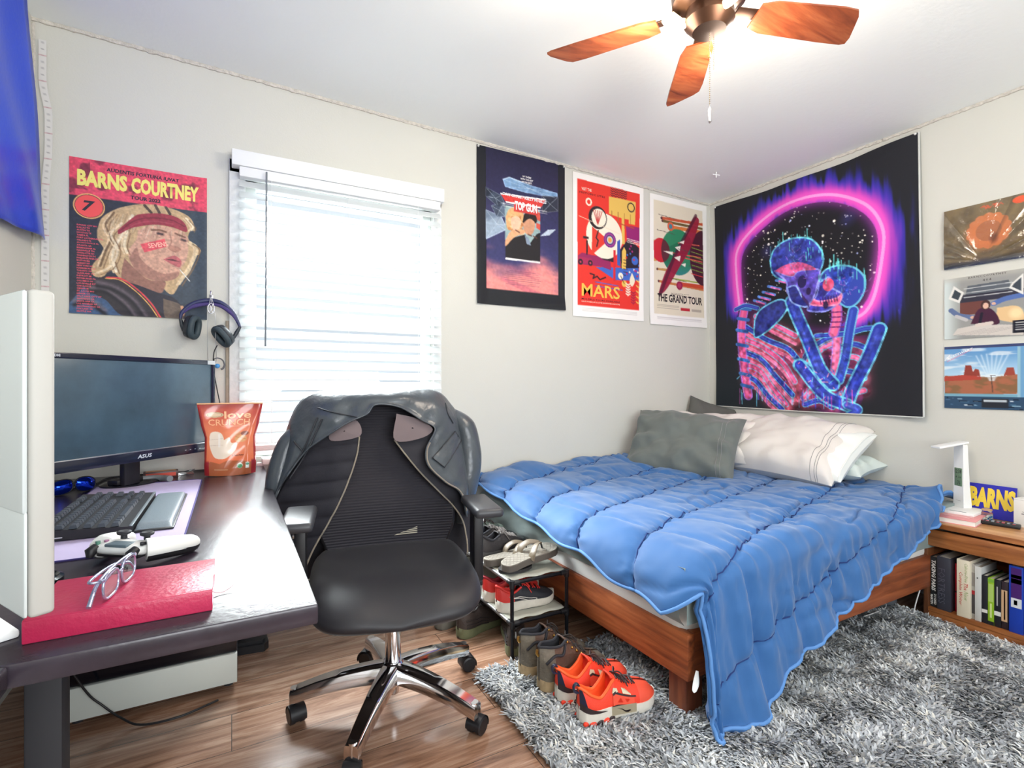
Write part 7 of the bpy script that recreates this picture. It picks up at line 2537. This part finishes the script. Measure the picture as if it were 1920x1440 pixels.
# ---------------------------------------------------------------- comforter
def comforter():
    XE, YE, R = 1.228, 1.098, .055
    nx, ny = 210, 250
    P = np.zeros((ny, nx, 3))
    U = np.linspace(0, 1, nx)
    V = np.linspace(0, 1, ny)
    for j, v in enumerate(V):
        for i, u in enumerate(U):
            # unfolded cloth coordinates
            xh = 3.085
            x = 1.13 + u * (xh - 1.13)
            zt0 = .545
            zhem = np.interp(x, [1.12, 1.30, 1.47, 1.62, 2.0, 2.5, 2.76, 2.9, 3.1], [.035, .03, .06, .145, .255, .395, .465, .49, .505])
            hang = max(.0, zt0 - R - zhem)
            Lt = R * pi / 2 * min(1, hang / .03 if hang < .03 else 1) + hang
            yhem = YE + R - Lt
            y = 2.615 + v * (yhem - 2.615)
            P[j, i] = (x, y, 0)
    x, y = P[..., 0], P[..., 1]
    d = (YE + R) - y                                  # beyond the near edge of the bed
    arc = R * pi / 2
    a = np.clip(d / R, 0, pi / 2)
    over = np.maximum(d - arc, 0)
    Yp = np.where(d > 0, YE + R - R * np.sin(a), y)
    drop = np.where(d > 0, R * (1 - np.cos(a)), 0) + over
    # foot end: hangs over a little more towards the near corner
    side = smoothstep(-.02, .10, d)
    hangf = np.interp(y, [1.05, 1.25, 1.6, 2.2, 2.6], [.16, .15, .115, .06, .03])
    fu = np.clip((1.30 - x) / .17, 0, 1)             # 1 at the foot hem
    ang = fu * pi / 2
    foot_x = 1.30 - .105 * np.sin(ang) ** 1.0
    foot_drop = hangf * (1 - np.cos(ang)) ** .8 * (1 + .10 * np.sin((y - .35 * x) * 20))
    sx = 1.250 + (x - 1.13) * (1.30 - 1.250) / .17
    Xp = np.where(x < 1.30, foot_x * (1 - side) + sx * side, x)
    drop2 = np.where(x < 1.30, foot_drop * (1 - side * .96), 0)
    # quilting
    cq = (y - 1.045 - .344 * (x - 1.28) + .02 * np.sin(x * 3.1)) / .31
    f = cq - np.floor(cq)
    pq = (4 * f * (1 - f)) ** .42
    cx = (x - 1.42 + .18 * (y - 1.1) + .02 * np.sin(y * 5)) / .235
    g = cx - np.floor(cx)
    px = (4 * g * (1 - g)) ** .45
    tophead = smoothstep(2.25, 1.7, x) * .35 + .65
    sd = smoothstep(0, .16, d)
    h = .036 * pq * (.66 + .34 * px + .20 * sd * (1 - px)) * tophead * (1 - .42 * sd)
    seam = np.exp(-(np.minimum(f, 1 - f) / .045) ** 2)
    seamx = np.exp(-(np.minimum(g, 1 - g) / .05) ** 2)
    # gathers running out of the seams
    gather = fbm(cx * 7, cq * 1.2, 1, 3) * (.016 + .004 * sd) * np.exp(-(np.minimum(f, 1 - f) / (.22 + .25 * sd)) ** 2)
    gather = gather + .010 * fbm(cx * 22, cq * 2.0, 6, 2) * np.exp(-(np.minimum(f, 1 - f) / .13) ** 2)
    crump = .020 * fbm(x * 6 + .6 * y, y * 9, 3, 3) * smoothstep(1.3, 2.1, x) * (1 - .6 * sd) + .010 * fbm(x * 9 + y * 3, y * 7 - x * 4, 5, 3)
    ridge = np.abs(fbm(x * 4.2 + y * 2, y * 5 - x * 2.4, 2, 2))
    crump = crump - .018 * np.exp(-(ridge / .05) ** 2) * smoothstep(1.5, 2.0, x) * .8
    h = h + gather + crump - .004 * seamx
    base = .530 + .030 * smoothstep(1.75, 2.5, y) + .045 * np.exp(-(((x - 2.15) / .42) ** 2 + ((y - 2.55) / .16) ** 2)) - .02 * smoothstep(1.6, 1.15, y) * smoothstep(1.8, 1.2, x) \
        + .03 * np.exp(-(((x - 1.50) / .16) ** 2 + ((y - 2.58) / .12) ** 2)) - .03 * np.exp(-(((x - 1.74) / .1) ** 2 + ((y - 2.58) / .1) ** 2)) \
        + .02 * np.exp(-(((x - 2.85) / .2) ** 2 + ((y - 1.22) / .15) ** 2))
    # normals: up on top, towards the room on the side, out over the foot
    nz = np.cos(a) * np.where(x < 1.30, np.cos(ang * .7) * (1 - side) + side, 1)
    nyv = -np.sin(a)
    nxv = np.where(x < 1.30, -np.sin(ang * .9) * (1 - side), 0)
    fall = smoothstep(0, .12, over)
    fold = (.011 * np.sin(x * 19 + 1.5 * np.sin(y * 6)) + .006 * np.sin(x * 57 + y * 9)) * fall * (.35 + over * 1.6) * (1 - seam * .5)
    deep = -.008 * np.exp(-(np.minimum(g, 1 - g) / .06) ** 2) * fall
    out = -.10 * over - .06 * smoothstep(.3, .55, over) * over + .10 * np.maximum(over - .0, 0) * smoothstep(1.7, 1.25, x) * .4
    Z = base - drop - drop2 + nz * h
    Yq = Yp + nyv * (h * 1.15 + fold + deep) + out
    Xq = Xp + nxv * h
    head = smoothstep(2.6, 3.08, x)
    bun = head * smoothstep(-.25, .02, d)
    Z = Z + bun * (.022 * np.sin(x * 24 + y * 6) + .016 * np.sin(x * 51 - y * 8))
    Yq = Yq - bun * (.012 * np.sin(x * 33))
    Z = np.maximum(Z, .030 + .010 * fbm(x * 9, y * 9, 4))
    Yq = np.minimum(Yq, 2.626)
    Yq = np.where(x > 2.74, np.maximum(Yq, 1.06 + .115 * smoothstep(2.74, 2.80, Xq) * (Z < .50)), Yq)
    Q = np.stack([Xq, Yq, Z], -1)
    c = thing('comforter', 'blue quilted comforter spread over the bed and hanging to the rug', 'comforter', (2.1, 1.8, .5))
    m_blue = mat('comforter_blue', (40, 97, 158), .68, sheen=.3, bump=(900, .05))
    m_blue2 = mat('comforter_lining', (134, 160, 200), .8)
    top = ob('cover', MB().grid(Q, flip=True), m_blue, c, smooth=180)
    so = top.modifiers.new('filling', 'SOLIDIFY')
    so.thickness = .016
    so.offset = -1
    rim = np.concatenate([Q[:, 0], Q[-1, 1:]])
    ob('edge_piping', MB().tube(rim[::2], .0062, 8), mat('comforter_piping', (88, 138, 200), .7), c, smooth=180)
    # dark stitched seams
    st = MB()
    for k in range(-3, 6):
        pts = []
        for i in range(0, nx, 2):
            col = cq[:, i] - k
            s_ = np.where(np.sign(col[:-1]) != np.sign(col[1:]))[0]
            if len(s_):
                p = Q[s_[0], i]
                pts.append(p)
            elif len(pts) > 3:
                st.tube(np.array(pts) + np.array((0, -.0015, .0015)), .0022, 5)
                pts = []
        if len(pts) > 3:
            st.tube(np.array(pts) + np.array((0, -.0015, .0015)), .0022, 5)
    ob('stitching', st, mat('stitch_navy', (24, 48, 110), .8), top, smooth=180)
    ob('corner_tie', MB().tube(spline([(1.247, 1.10, .20), (1.236, 1.094, .17), (1.222, 1.088, .155), (1.216, 1.085, .15)], 10), [.004, .006, .008, .009, .009, .008, .007, .006, .004, .002], 8, flat=.4), m_matt, c, smooth=180)


comforter()


# ---------------------------------------------------------------- pillows
def pillow_geo(L, W, T, seed, wr=1.0, sharp=.42, nu=60, nv=44):
    u = np.linspace(-1, 1, nu)[None, :]
    v = np.linspace(-1, 1, nv)[:, None]
    prof = (np.clip(1 - np.abs(u) ** 3.2, 0, 1) ** sharp) * (np.clip(1 - np.abs(v) ** 2.6, 0, 1) ** sharp)
    x = L / 2 * u * (1 - .07 * (1 - np.abs(v) ** 2)) + 0 * v
    y = W / 2 * v * (1 - .08 * (1 - np.abs(u) ** 2)) + 0 * u
    e = np.maximum(np.abs(u), np.abs(v))
    rad = np.sin(np.arctan2(v + 0 * u, u + 0 * v) * 9 + seed) * .4 + fbm(x * 9 + seed, y * 9, seed % 5, 3)
    w = wr * (.020 * rad * smoothstep(.35, .9, e) * prof + .016 * fbm(x * 6 + 3 * y + seed, y * 7 - 3 * x, (seed + 2) % 5, 3) * prof)
    up = np.stack([x, y, T / 2 * prof + w], -1)
    dn = np.stack([x, y, -T / 2 * prof * .8 - w * .3], -1)
    return up, dn


def frame(c, a, n):
    a = Vector(a).normalized()
    n = Vector(n)
    n = (n - a * n.dot(a)).normalized()
    b = n.cross(a)
    M = Matrix(((a.x, b.x, n.x, c[0]), (a.y, b.y, n.y, c[1]), (a.z, b.z, n.z, c[2]), (0, 0, 0, 1)))
    return M


def pillow(label, c, a, n, L, W, T, m, seed, wr=1.0, hem=None, name='pillow', inner=None, cover='pillowcase'):
    M = frame(c, a, n)
    t = thing(name, label, 'pillow', c, 0)
    up, dn = pillow_geo(L, W, T, seed, wr)
    o = ob(cover, MB().grid(up, M=M).grid(dn, flip=True, M=M), m, t, smooth=180)
    if hem is not None:
        for q in hem:
            pts = [up[j, q] + np.array((0, 0, .001)) for j in range(up.shape[0])]
            ob('hem_stitch', MB().tube(np.array(pts), .0012, 5, M=M), mat('hem_line', (150, 148, 148), .8), o, smooth=180)
    if inner:
        up2, dn2 = pillow_geo(inner[0], inner[1], inner[2], seed + 1, 1.2)
        off = np.array((inner[3], 0, 0))
        ob('inner_pillow', MB().grid(up2 + off, M=M).grid(dn2 + off, flip=True, M=M), inner[4], t, smooth=180)
        rim = [p + off for p in up2[:, -2]]
        ob('piping', MB().tube(rim, .004, 6, M=M), inner[4], t, smooth=180)
    return t


m_pgrey = mat('pillow_grey', (104, 110, 106), .8, sheen=.2, bump=(500, .06))
m_pdark = mat('pillow_dark', (92, 92, 88), .8, bump=(500, .06))
m_pwhite = mat('pillow_oatmeal', (224, 218, 212), .85, bump=(400, .06))
m_pinner = mat('pillow_white', (236, 238, 234), .85, bump=(300, .08))
m_pmint = mat('pillow_pale_grey', (206, 216, 212), .85, bump=(300, .08))
pillow('grey pillow leaning in front, nearest the back wall on the bed', (2.43, 2.255, .705), (.46, -.88, -.06), (-.66, -.34, .62), .66, .46, .23, m_pgrey, 3, 3.2, hem=(51, 53))
pillow('oatmeal pillow mostly hidden behind the leaning grey pillow', (2.73, 2.28, .725), (.36, -.93, 0), (-.5, -.2, .84), .70, .46, .22, m_pwhite, 5, 1.8)
pillow('dark grey pillow standing in the room corner, only its tip showing', (2.945, 2.49, .755), (.80, -.60, -.32), (-.5, -.62, .35), .36, .42, .10, m_pdark, 6, .8)
pillow('plump oatmeal pillow with a white end showing, under the tapestry', (2.86, 1.845, .700), (.03, -1, -.03), (-.52, .0, .85), .70, .50, .27, m_pwhite, 8, 1.5, hem=(50, 52, 53), inner=(.52, .42, .19, .115, m_pinner))
pillow('pale grey-green pillow end sticking out under the plump oatmeal pillow', (2.97, 1.80, .615), (.03, -1, 0), (-.12, 0, 1), .70, .30, .14, m_pmint, 2, 1.6)


# ---------------------------------------------------------------- nightstand and its things
NX, NT = 2.785, .4535
ns = thing('nightstand', 'brown wooden nightstand with one drawer and an open book shelf', 'nightstand', (2.95, .86, 0))
N0, N1 = .585, 1.155
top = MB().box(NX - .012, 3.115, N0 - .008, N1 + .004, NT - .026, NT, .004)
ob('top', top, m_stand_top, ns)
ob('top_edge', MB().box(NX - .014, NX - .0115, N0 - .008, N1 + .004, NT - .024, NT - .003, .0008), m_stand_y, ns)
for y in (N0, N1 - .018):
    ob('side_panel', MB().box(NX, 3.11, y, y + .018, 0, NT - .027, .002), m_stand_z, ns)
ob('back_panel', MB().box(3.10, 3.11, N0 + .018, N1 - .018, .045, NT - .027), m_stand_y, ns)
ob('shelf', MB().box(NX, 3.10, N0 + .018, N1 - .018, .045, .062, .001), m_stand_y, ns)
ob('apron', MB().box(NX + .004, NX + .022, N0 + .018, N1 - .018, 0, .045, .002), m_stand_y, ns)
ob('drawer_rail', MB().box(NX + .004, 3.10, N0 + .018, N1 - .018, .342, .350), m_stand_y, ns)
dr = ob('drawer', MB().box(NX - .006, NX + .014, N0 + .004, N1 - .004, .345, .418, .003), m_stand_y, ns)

# books on the shelf, from the bed side on
BZ = .0622


def book(label, y1, w, h, col, x=2.803, depth=.155, text=None, marks=None, paper=True, name='book', lean=0, cat='book', r=.5):
    t = thing(name, label, cat, (x + depth / 2, y1 - w / 2, BZ), 0, 'books on the nightstand shelf')
    m = mat('cover_' + name, col, r)
    y0 = y1 - w
    b = MB()
    b.box(x, x + .003, y0, y1, BZ, BZ + h, .001).box(x + .0015, x + depth, y0, y0 + .0022, BZ, BZ + h, .0008).box(x + .0015, x + depth, y1 - .0022, y1, BZ, BZ + h, .0008)
    ob('cover', b, m, t)
    ob('pages', MB().box(x + .003, x + depth - .004, y0 + .0022, y1 - .0022, BZ + .003, BZ + h - .004), mat('pages_' + name, (206, 200, 188), .85), t)
    for (z0, z1, a0, a1, c) in (marks or []):
        ob('spine_label', MB().box(x - .0006, x, y1 - w * a1, y1 - w * a0, BZ + h * z0, BZ + h * z1), mat('spine_tint', c, r), t)
    if text:
        tb = MB()
        ml = []
        for (s, z0, z1, a0, a1, c, shear, bold) in text:
            # reads downwards
            ml.append(mat('spine_ink', c, .6))
            lay_text(tb, s, (x - .0010, y1 - w * a0, BZ + h * z1), (0, 0, -1), (0, -1, 0), h * (z1 - z0), w * (a1 - a0), len(ml) - 1, shear, bold, 1)
        ob('spine_title', tb, ml, t)
    return t


yy = 1.1355
W_ = (236, 236, 232)
book('black hardback with bold white TAKING PARIS on its spine, first from the bed', yy, .026, .228, (30, 36, 40), text=[('TAKING PARIS', .32, .93, .2, .8, W_, .2, .03), ('MARTIN', .05, .24, .05, .42, W_, 0, .02), ('DUGARD', .05, .26, .55, .92, W_, 0, .02)])
book('thick dark grey hardback with faint spine lettering beside the TAKING PARIS book', yy - .028, .050, .238, (54, 56, 68), x=2.796, depth=.17, text=[('FORTRESS', .12, .78, .1, .6, (84, 86, 100), 0, 0)])
book('thin red book set back between the dark grey and the cream books', yy - .081, .018, .214, (184, 24, 44), x=2.83, marks=[(.40, .43, 0, 1, (60, 20, 26))])
book('thick cream paperback with red script on its spine', yy - .102, .046, .248, (226, 218, 196), x=2.790, depth=.16, text=[('Complete Writer', .2, .78, .12, .45, (206, 52, 50), .25, 0), ('The', .48, .60, .55, .85, (206, 52, 50), .25, 0), ('New', .30, .46, .55, .88, (160, 180, 120), .25, 0), ('Calorie-Free', .62, .95, .6, .85, (160, 180, 120), .25, 0)])
book('grey patterned paperback squeezed behind the cream paperback', yy - .1485, .012, .236, (170, 166, 160), x=2.806, marks=[(.1, .45, 0, 1, (70, 66, 68)), (.45, .52, 0, 1, (170, 40, 50)), (.6, .85, 0, 1, (140, 134, 130))])
book('pale grey hardback with a small dark dot on its spine', yy - .161, .022, .232, (206, 208, 206), x=2.800, marks=[(.78, .80, .3, .5, (30, 30, 34))])
book('slim black paperback with a white band, left of the lime green one', yy - .184, .019, .202, (30, 32, 40), x=2.800, marks=[(.22, .29, 0, 1, (226, 226, 222))], text=[('CLASSIC', .6, .9, .3, .7, (150, 90, 50), 0, 0)] and None)
book('lime green paperback in the middle of the shelf', yy - .204, .020, .196, (146, 190, 42), x=2.800, marks=[(.0, .08, 0, 1, (30, 32, 36)), (.92, .98, 0, 1, (120, 176, 60)), (.50, .88, .1, .9, (176, 206, 110)), (.16, .46, .35, .65, (210, 226, 150))])
book('slim black paperback with a white band, right of the lime green one', yy - .225, .021, .198, (28, 30, 38), x=2.800, marks=[(.24, .33, 0, 1, (226, 226, 222)), (.45, .85, .35, .55, (170, 170, 170))])
book('tan-spined dark paperback beside the blue binder', yy - .247, .022, .196, (46, 34, 40), x=2.802, marks=[(.16, .82, 0, .85, (206, 170, 132)), (.2, .8, .35, .55, (110, 70, 50))])
bn = book('blue plastic binder with a purple and white label', yy - .272, .043, .272, (26, 64, 178), x=2.797, depth=.23, name='binder', cat='binder', r=.35, marks=[(.52, .97, .15, .9, (74, 34, 110)), (.82, .87, .15, .9, (40, 120, 80)), (.74, .81, .15, .9, (200, 196, 40)), (.38, .52, .15, .9, (222, 226, 230)), (.42, .49, .35, .6, (60, 60, 66))])
book('white hardback at the right end of the shelf, cut off by the picture edge', yy - .322, .030, .222, (216, 216, 214), x=2.800)

# on the top
pk_ = thing('book', 'pink hardback lying flat on the nightstand under the white booklet', 'book', (2.94, 1.075, NT), radians(8))
cvr = MB().box(-.128, .128, -.078, .078, .022, .025, .001).box(-.128, .128, -.078, .078, 0, .003, .001).box(.124, .128, -.078, .078, .001, .024, .001)
ob('cover', cvr, mat('pink_cover', (224, 148, 150), .5), pk_, True)
ob('pages', MB().box(-.125, .124, -.075, .075, .003, .022), mat('pink_pages', (236, 232, 226), .85), pk_, True)
tb = MB()
tb = MB()
for k, (x, w) in enumerate(((-.07, .09), (-.05, .11), (-.03, .08))):
    tb.box(x, x + .006, -w / 2, w / 2, .0251, .0254)
ob('cover_lettering', tb, mat('foil_pink', (244, 206, 200), .3), pk_, True)
bk_ = thing('booklet', 'white booklet lying on the pink book under the clock lamp', 'booklet', (2.995, 1.085, NT + .0255), radians(4))
ob('block', MB().box(-.085, .085, -.062, .062, 0, .012, .0015), mat('booklet_white', (240, 240, 238), .6), bk_, True)
ob('print_mark', MB().box(-.072, -.064, -.03, .03, .0121, .0124), mat('booklet_ink', (110, 112, 116), .6), bk_, True)

# lamp with a clock display
LZ = NT + .0380
lm = thing('desk_lamp', 'folding white desk lamp with a green clock display on the nightstand', 'lamp', (3.045, 1.112, LZ), radians(-28))
m_lw = mat('lamp_white', (240, 242, 242), .35)
R = []
for z, hw, d0 in ((0, .030, .024), (.004, .030, .026), (.1, .028, .018), (.22, .027, .012), (.292, .027, .009), (.298, .026, .007)):
    R.append([(-.012, -hw + .002, z), (-.010, -hw, z), (d0, -hw, z), (d0 + .002, -hw + .002, z), (d0 + .002, hw - .002, z), (d0, hw, z), (-.010, hw, z), (-.012, hw - .002, z)])
ob('column', MB().loft(R), m_lw, lm, True)
ob('lamp_head', MB().box(-.012, .018, -.027, .027, -.003, .006, .002).box(-.125, .018, -.027, .027, .0, .010, .003, M=Matrix.Translation((0, 0, .300)) @ Matrix.Rotation(radians(-10), 4, 'Y')), m_lw, lm, True)
dsp = MB().box(-.0135, -.0118, -.020, .020, .10, .185, .0008)
lcd = ob('clock_display', dsp, mat('lcd_green', (112, 138, 112), .25), lm, True)
tx = MB()
lay_text(tx, '12:38', (-.0138, .018, .160), (0, -1, 0), (0, 0, 1), .036, .020, 0, 0, .01, 1)
lay_text(tx, '4', (-.0138, .012, .138), (0, -1, 0), (0, 0, 1), .006, .010, 0, 0, .01, 1)
lay_text(tx, '26', (-.0138, -.002, .138), (0, -1, 0), (0, 0, 1), .014, .010, 0, 0, .01, 1)
lay_text(tx, '76', (-.0138, .004, .106), (0, -1, 0), (0, 0, 1), .016, .020, 0, 0, .01, 1)
ob('clock_digits', tx, mat('lcd_ink', (24, 38, 30), .4), lcd, True)
ob('touch_mark', MB().box(-.0128, -.0118, -.012, .012, .030, .0315), mat('mark_pale', (190, 192, 194), .4), lm, True)
ob('back_rest', MB().box(-.006, .010, .0302, .034, .0, .08, .001), m_black, lm, True)

sg_ = Sheet(.170, .150, 80, 70, (34, 34, 170))
sg_.text('BARNS', .02, .10, .96, .62, (238, 206, 66), 0, .06)
o_s = sg_.build('sticker_sign', lambda x, z, l: np.stack([3.080 + .028 * (1 + z / .150) - l * 1.0 - .001, 1.100 - x, NT + .152 + z], 1), m_paper, lift=.0008)
tag(o_s, 'small blue card with big yellow letters leaning on the wall behind the lamp', 'sign')
bxw = thing('box', 'white cardboard carton at the right end of the nightstand top', 'box', (3.045, .868, NT), radians(-6))
ob('carton', MB().box(-.035, .035, -.044, .044, 0, .122, .0012), mat('carton_white', (232, 230, 224), .6), bxw, True)
ob('lid_seam', MB().box(-.0355, .0355, -.0445, .0445, .116, .1172), mat('carton_line', (196, 194, 188), .6), bxw, True)
tl = MB()
for k, (w, z) in enumerate(((.03, .066), (.034, .055), (.018, .046))):
    tl.box(-.0356, -.035, -w / 2, w / 2, z, z + (.0055 if k == 1 else .002))
ob('print', tl, mat('carton_ink', (150, 148, 148), .6), bxw, True)
jr = thing('jar', 'tiny glass jar of blue and white beads in front of the blue card', 'jar', (3.022, 1.008, NT))
ob('glass', MB().lathe([(.018, 0), (.021, .002), (.021, .034), (.017, .040), (.018, .046)], n=24), mat('jar_glass', (240, 246, 248), .05, trans=1, ior=1.2), jr, True)
ob('lid', MB().lathe([(.001, .046), (.0185, .046), (.0185, .052), (.001, .053)], n=24), mat('jar_lid', (196, 160, 120), .5), jr, True)
bdb, bdw = MB(), MB()
for k in range(46):
    a, r_ = random.random() * 6.28, .016 * sqrt(random.random())
    (bdb if k % 2 else bdw).ball((r_ * cos(a), r_ * sin(a), .004 + .020 * random.random()), .0036, 8)
ob('blue_beads', bdb, mat('bead_blue', (30, 130, 190), .4), jr, True)
ob('white_beads', bdw, mat('bead_white', (240, 238, 226), .4), jr, True)
rm = thing('remote_control', 'black remote control lying in front of the white carton', 'remote control', (2.955, .955, NT), radians(-78))
ob('body', MB().box(-.078, .078, -.022, .022, 0, .016, .004), m_black, rm, True)
for k in range(24):
    i, j_ = k % 8, k // 8
    ob('button', MB().box(-.066 + .017 * i, -.056 + .017 * i, -.015 + .011 * j_, -.008 + .011 * j_, .0155, .0185, .001), mat('remote_key', random.choice([(110, 130, 140), (140, 150, 158), (70, 84, 96), (180, 80, 90)]), .5), rm, True)

# ---------------------------------------------------------------- the rug
def rug():
    r = thing('rug', 'grey shaggy rug in front of and under the bed', 'rug', (1.8, .9, 0))
    X0, X1, Y0, Y1 = .785, 2.775, -.05, 1.70
    m_back = mat('rug_backing', (120, 112, 98), .9)
    ob('backing', MB().box(X0, X1, Y0, Y1, 0.0005, .008), m_back, r)
    g = np.random.default_rng(11)
    n = 128000
    px = g.uniform(X0 - .004, X1 + .004, n)
    py = g.uniform(Y0, Y1 + .004, n)
    keep = ~((px > 1.45) & (py > 1.45)) & ~((py < .25) & (px < 1.1)) & ~((py < .2))
    px, py = px[keep], py[keep]
    n = len(px)
    clump = fbm(px * 14, py * 14, 1, 2)
    ang = fbm(px * 7, py * 7, 3, 2) * 9 + g.normal(0, .9, n)
    L = g.uniform(.022, .044, n)
    lean = g.uniform(.35, .95, n)
    w = g.uniform(.0026, .0050, n)
    dx, dy = np.cos(ang), np.sin(ang)
    sx, sy = -dy, dx
    base = np.stack([px, py, np.full(n, .006)], 1)
    hor = np.stack([dx, dy, 0 * dx], 1)
    sid = np.stack([sx, sy, 0 * sx], 1)
    up = np.array((0, 0, 1.0))
    mid = base + hor * (L * lean * .38)[:, None] + up * (L * (1.05 - lean * .5) * .62)[:, None]
    tip = base + hor * (L * lean)[:, None] + up * (L * (1.05 - lean * .62) * .80)[:, None]
    V = np.stack([base - sid * w[:, None], base + sid * w[:, None], mid + sid * (w * .95)[:, None], mid - sid * (w * .95)[:, None], tip + sid * (w * .35)[:, None], tip - sid * (w * .35)[:, None]], 1).reshape(-1, 3)
    k = np.arange(n) * 6
    F = np.stack([np.stack([k, k + 1, k + 2, k + 3], 1), np.stack([k + 3, k + 2, k + 4, k + 5], 1)], 1).reshape(-1, 4)
    tone = np.clip(.48 + .42 * clump + g.normal(0, .20, n), 0, 1)
    c0, c1, c2 = np.array(lin((92, 95, 100))), np.array(lin((172, 177, 183))), np.array(lin((236, 238, 238)))
    col = np.where(tone[:, None] < .5, c0 + (c1 - c0) * (tone[:, None] * 2), c1 + (c2 - c1) * (tone[:, None] * 2 - 1))
    warm = (g.random(n) < .18)[:, None]
    col = np.where(warm, col * np.array((1.06, 1.0, .9)), col)
    col = np.repeat(col, 6, 0)
    me = bpy.data.meshes.new('pile')
    V = V - np.array((1.8, .9, 0))
    me.vertices.add(len(V))
    me.vertices.foreach_set('co', V.ravel())
    me.loops.add(F.size)
    me.loops.foreach_set('vertex_index', F.ravel().astype(np.int32))
    me.polygons.add(len(F))
    me.polygons.foreach_set('loop_start', np.arange(0, F.size, 4, dtype=np.int32))
    me.polygons.foreach_set('use_smooth', np.ones(len(F), bool))
    ca = me.color_attributes.new('Col', 'FLOAT_COLOR', 'POINT')
    c4 = np.ones((len(V), 4), np.float32)
    c4[:, :3] = col
    ca.data.foreach_set('color', c4.ravel())
    me.update()
    me.validate()
    me.materials.append(mat('shag', vcol=True, r=.85))
    o = bpy.data.objects.new('pile', me)
    COL.objects.link(o)
    o.parent = r
    o['kind'] = 'stuff'


rug()

# ---------------------------------------------------------------- under the bed
fb = MB()
for c, r_ in (((2.66, 1.36, .05), .055), ((2.73, 1.33, .045), .05), ((2.78, 1.30, .035), .04), ((2.69, 1.41, .06), .05)):
    fb.ball(c, r_, 18, sz=(1.2, .9, .8))
v_ = fb.verts()
tag(ob('cloth_bundle', fb, mat('bundle_grey', (96, 100, 106), .9, bump=(40, .6)), smooth=180), 'crumpled grey cloth bundle under the bed near the nightstand', 'cloth')
sb = thing('storage_box', 'flat grey storage box under the head end of the bed', 'box', (2.93, 1.62, 0))
ob('tub', MB().box(2.76, 3.08, 1.46, 1.80, 0, .10, .01), mat('tub_grey', (120, 128, 138), .4), sb)
ob('lid', MB().box(2.75, 3.09, 1.45, 1.81, .10, .115, .005), mat('tub_lid', (150, 156, 164), .4), sb)
wcb = spline([(2.775, 1.148, .19), (2.748, 1.155, .13), (2.728, 1.162, .07), (2.72, 1.165, .035), (2.715, 1.175, .03)], 24)
tag(ob('charging_cable', MB().tube(wcb, .0028, 6), mat('cable_white', (226, 226, 226), .4), smooth=180), 'white cable curving down beside the nightstand to the rug', 'cable')
wc2 = spline([(2.50, 1.26, .03), (2.6, 1.262, .026), (2.70, 1.27, .024), (2.76, 1.30, .03)], 20)
tag(ob('charging_cable', MB().tube(wc2, .0026, 6), bpy.data.materials['cable_white'], smooth=180), 'white cable lying on the rug in front of the grey cloth bundle', 'cable')
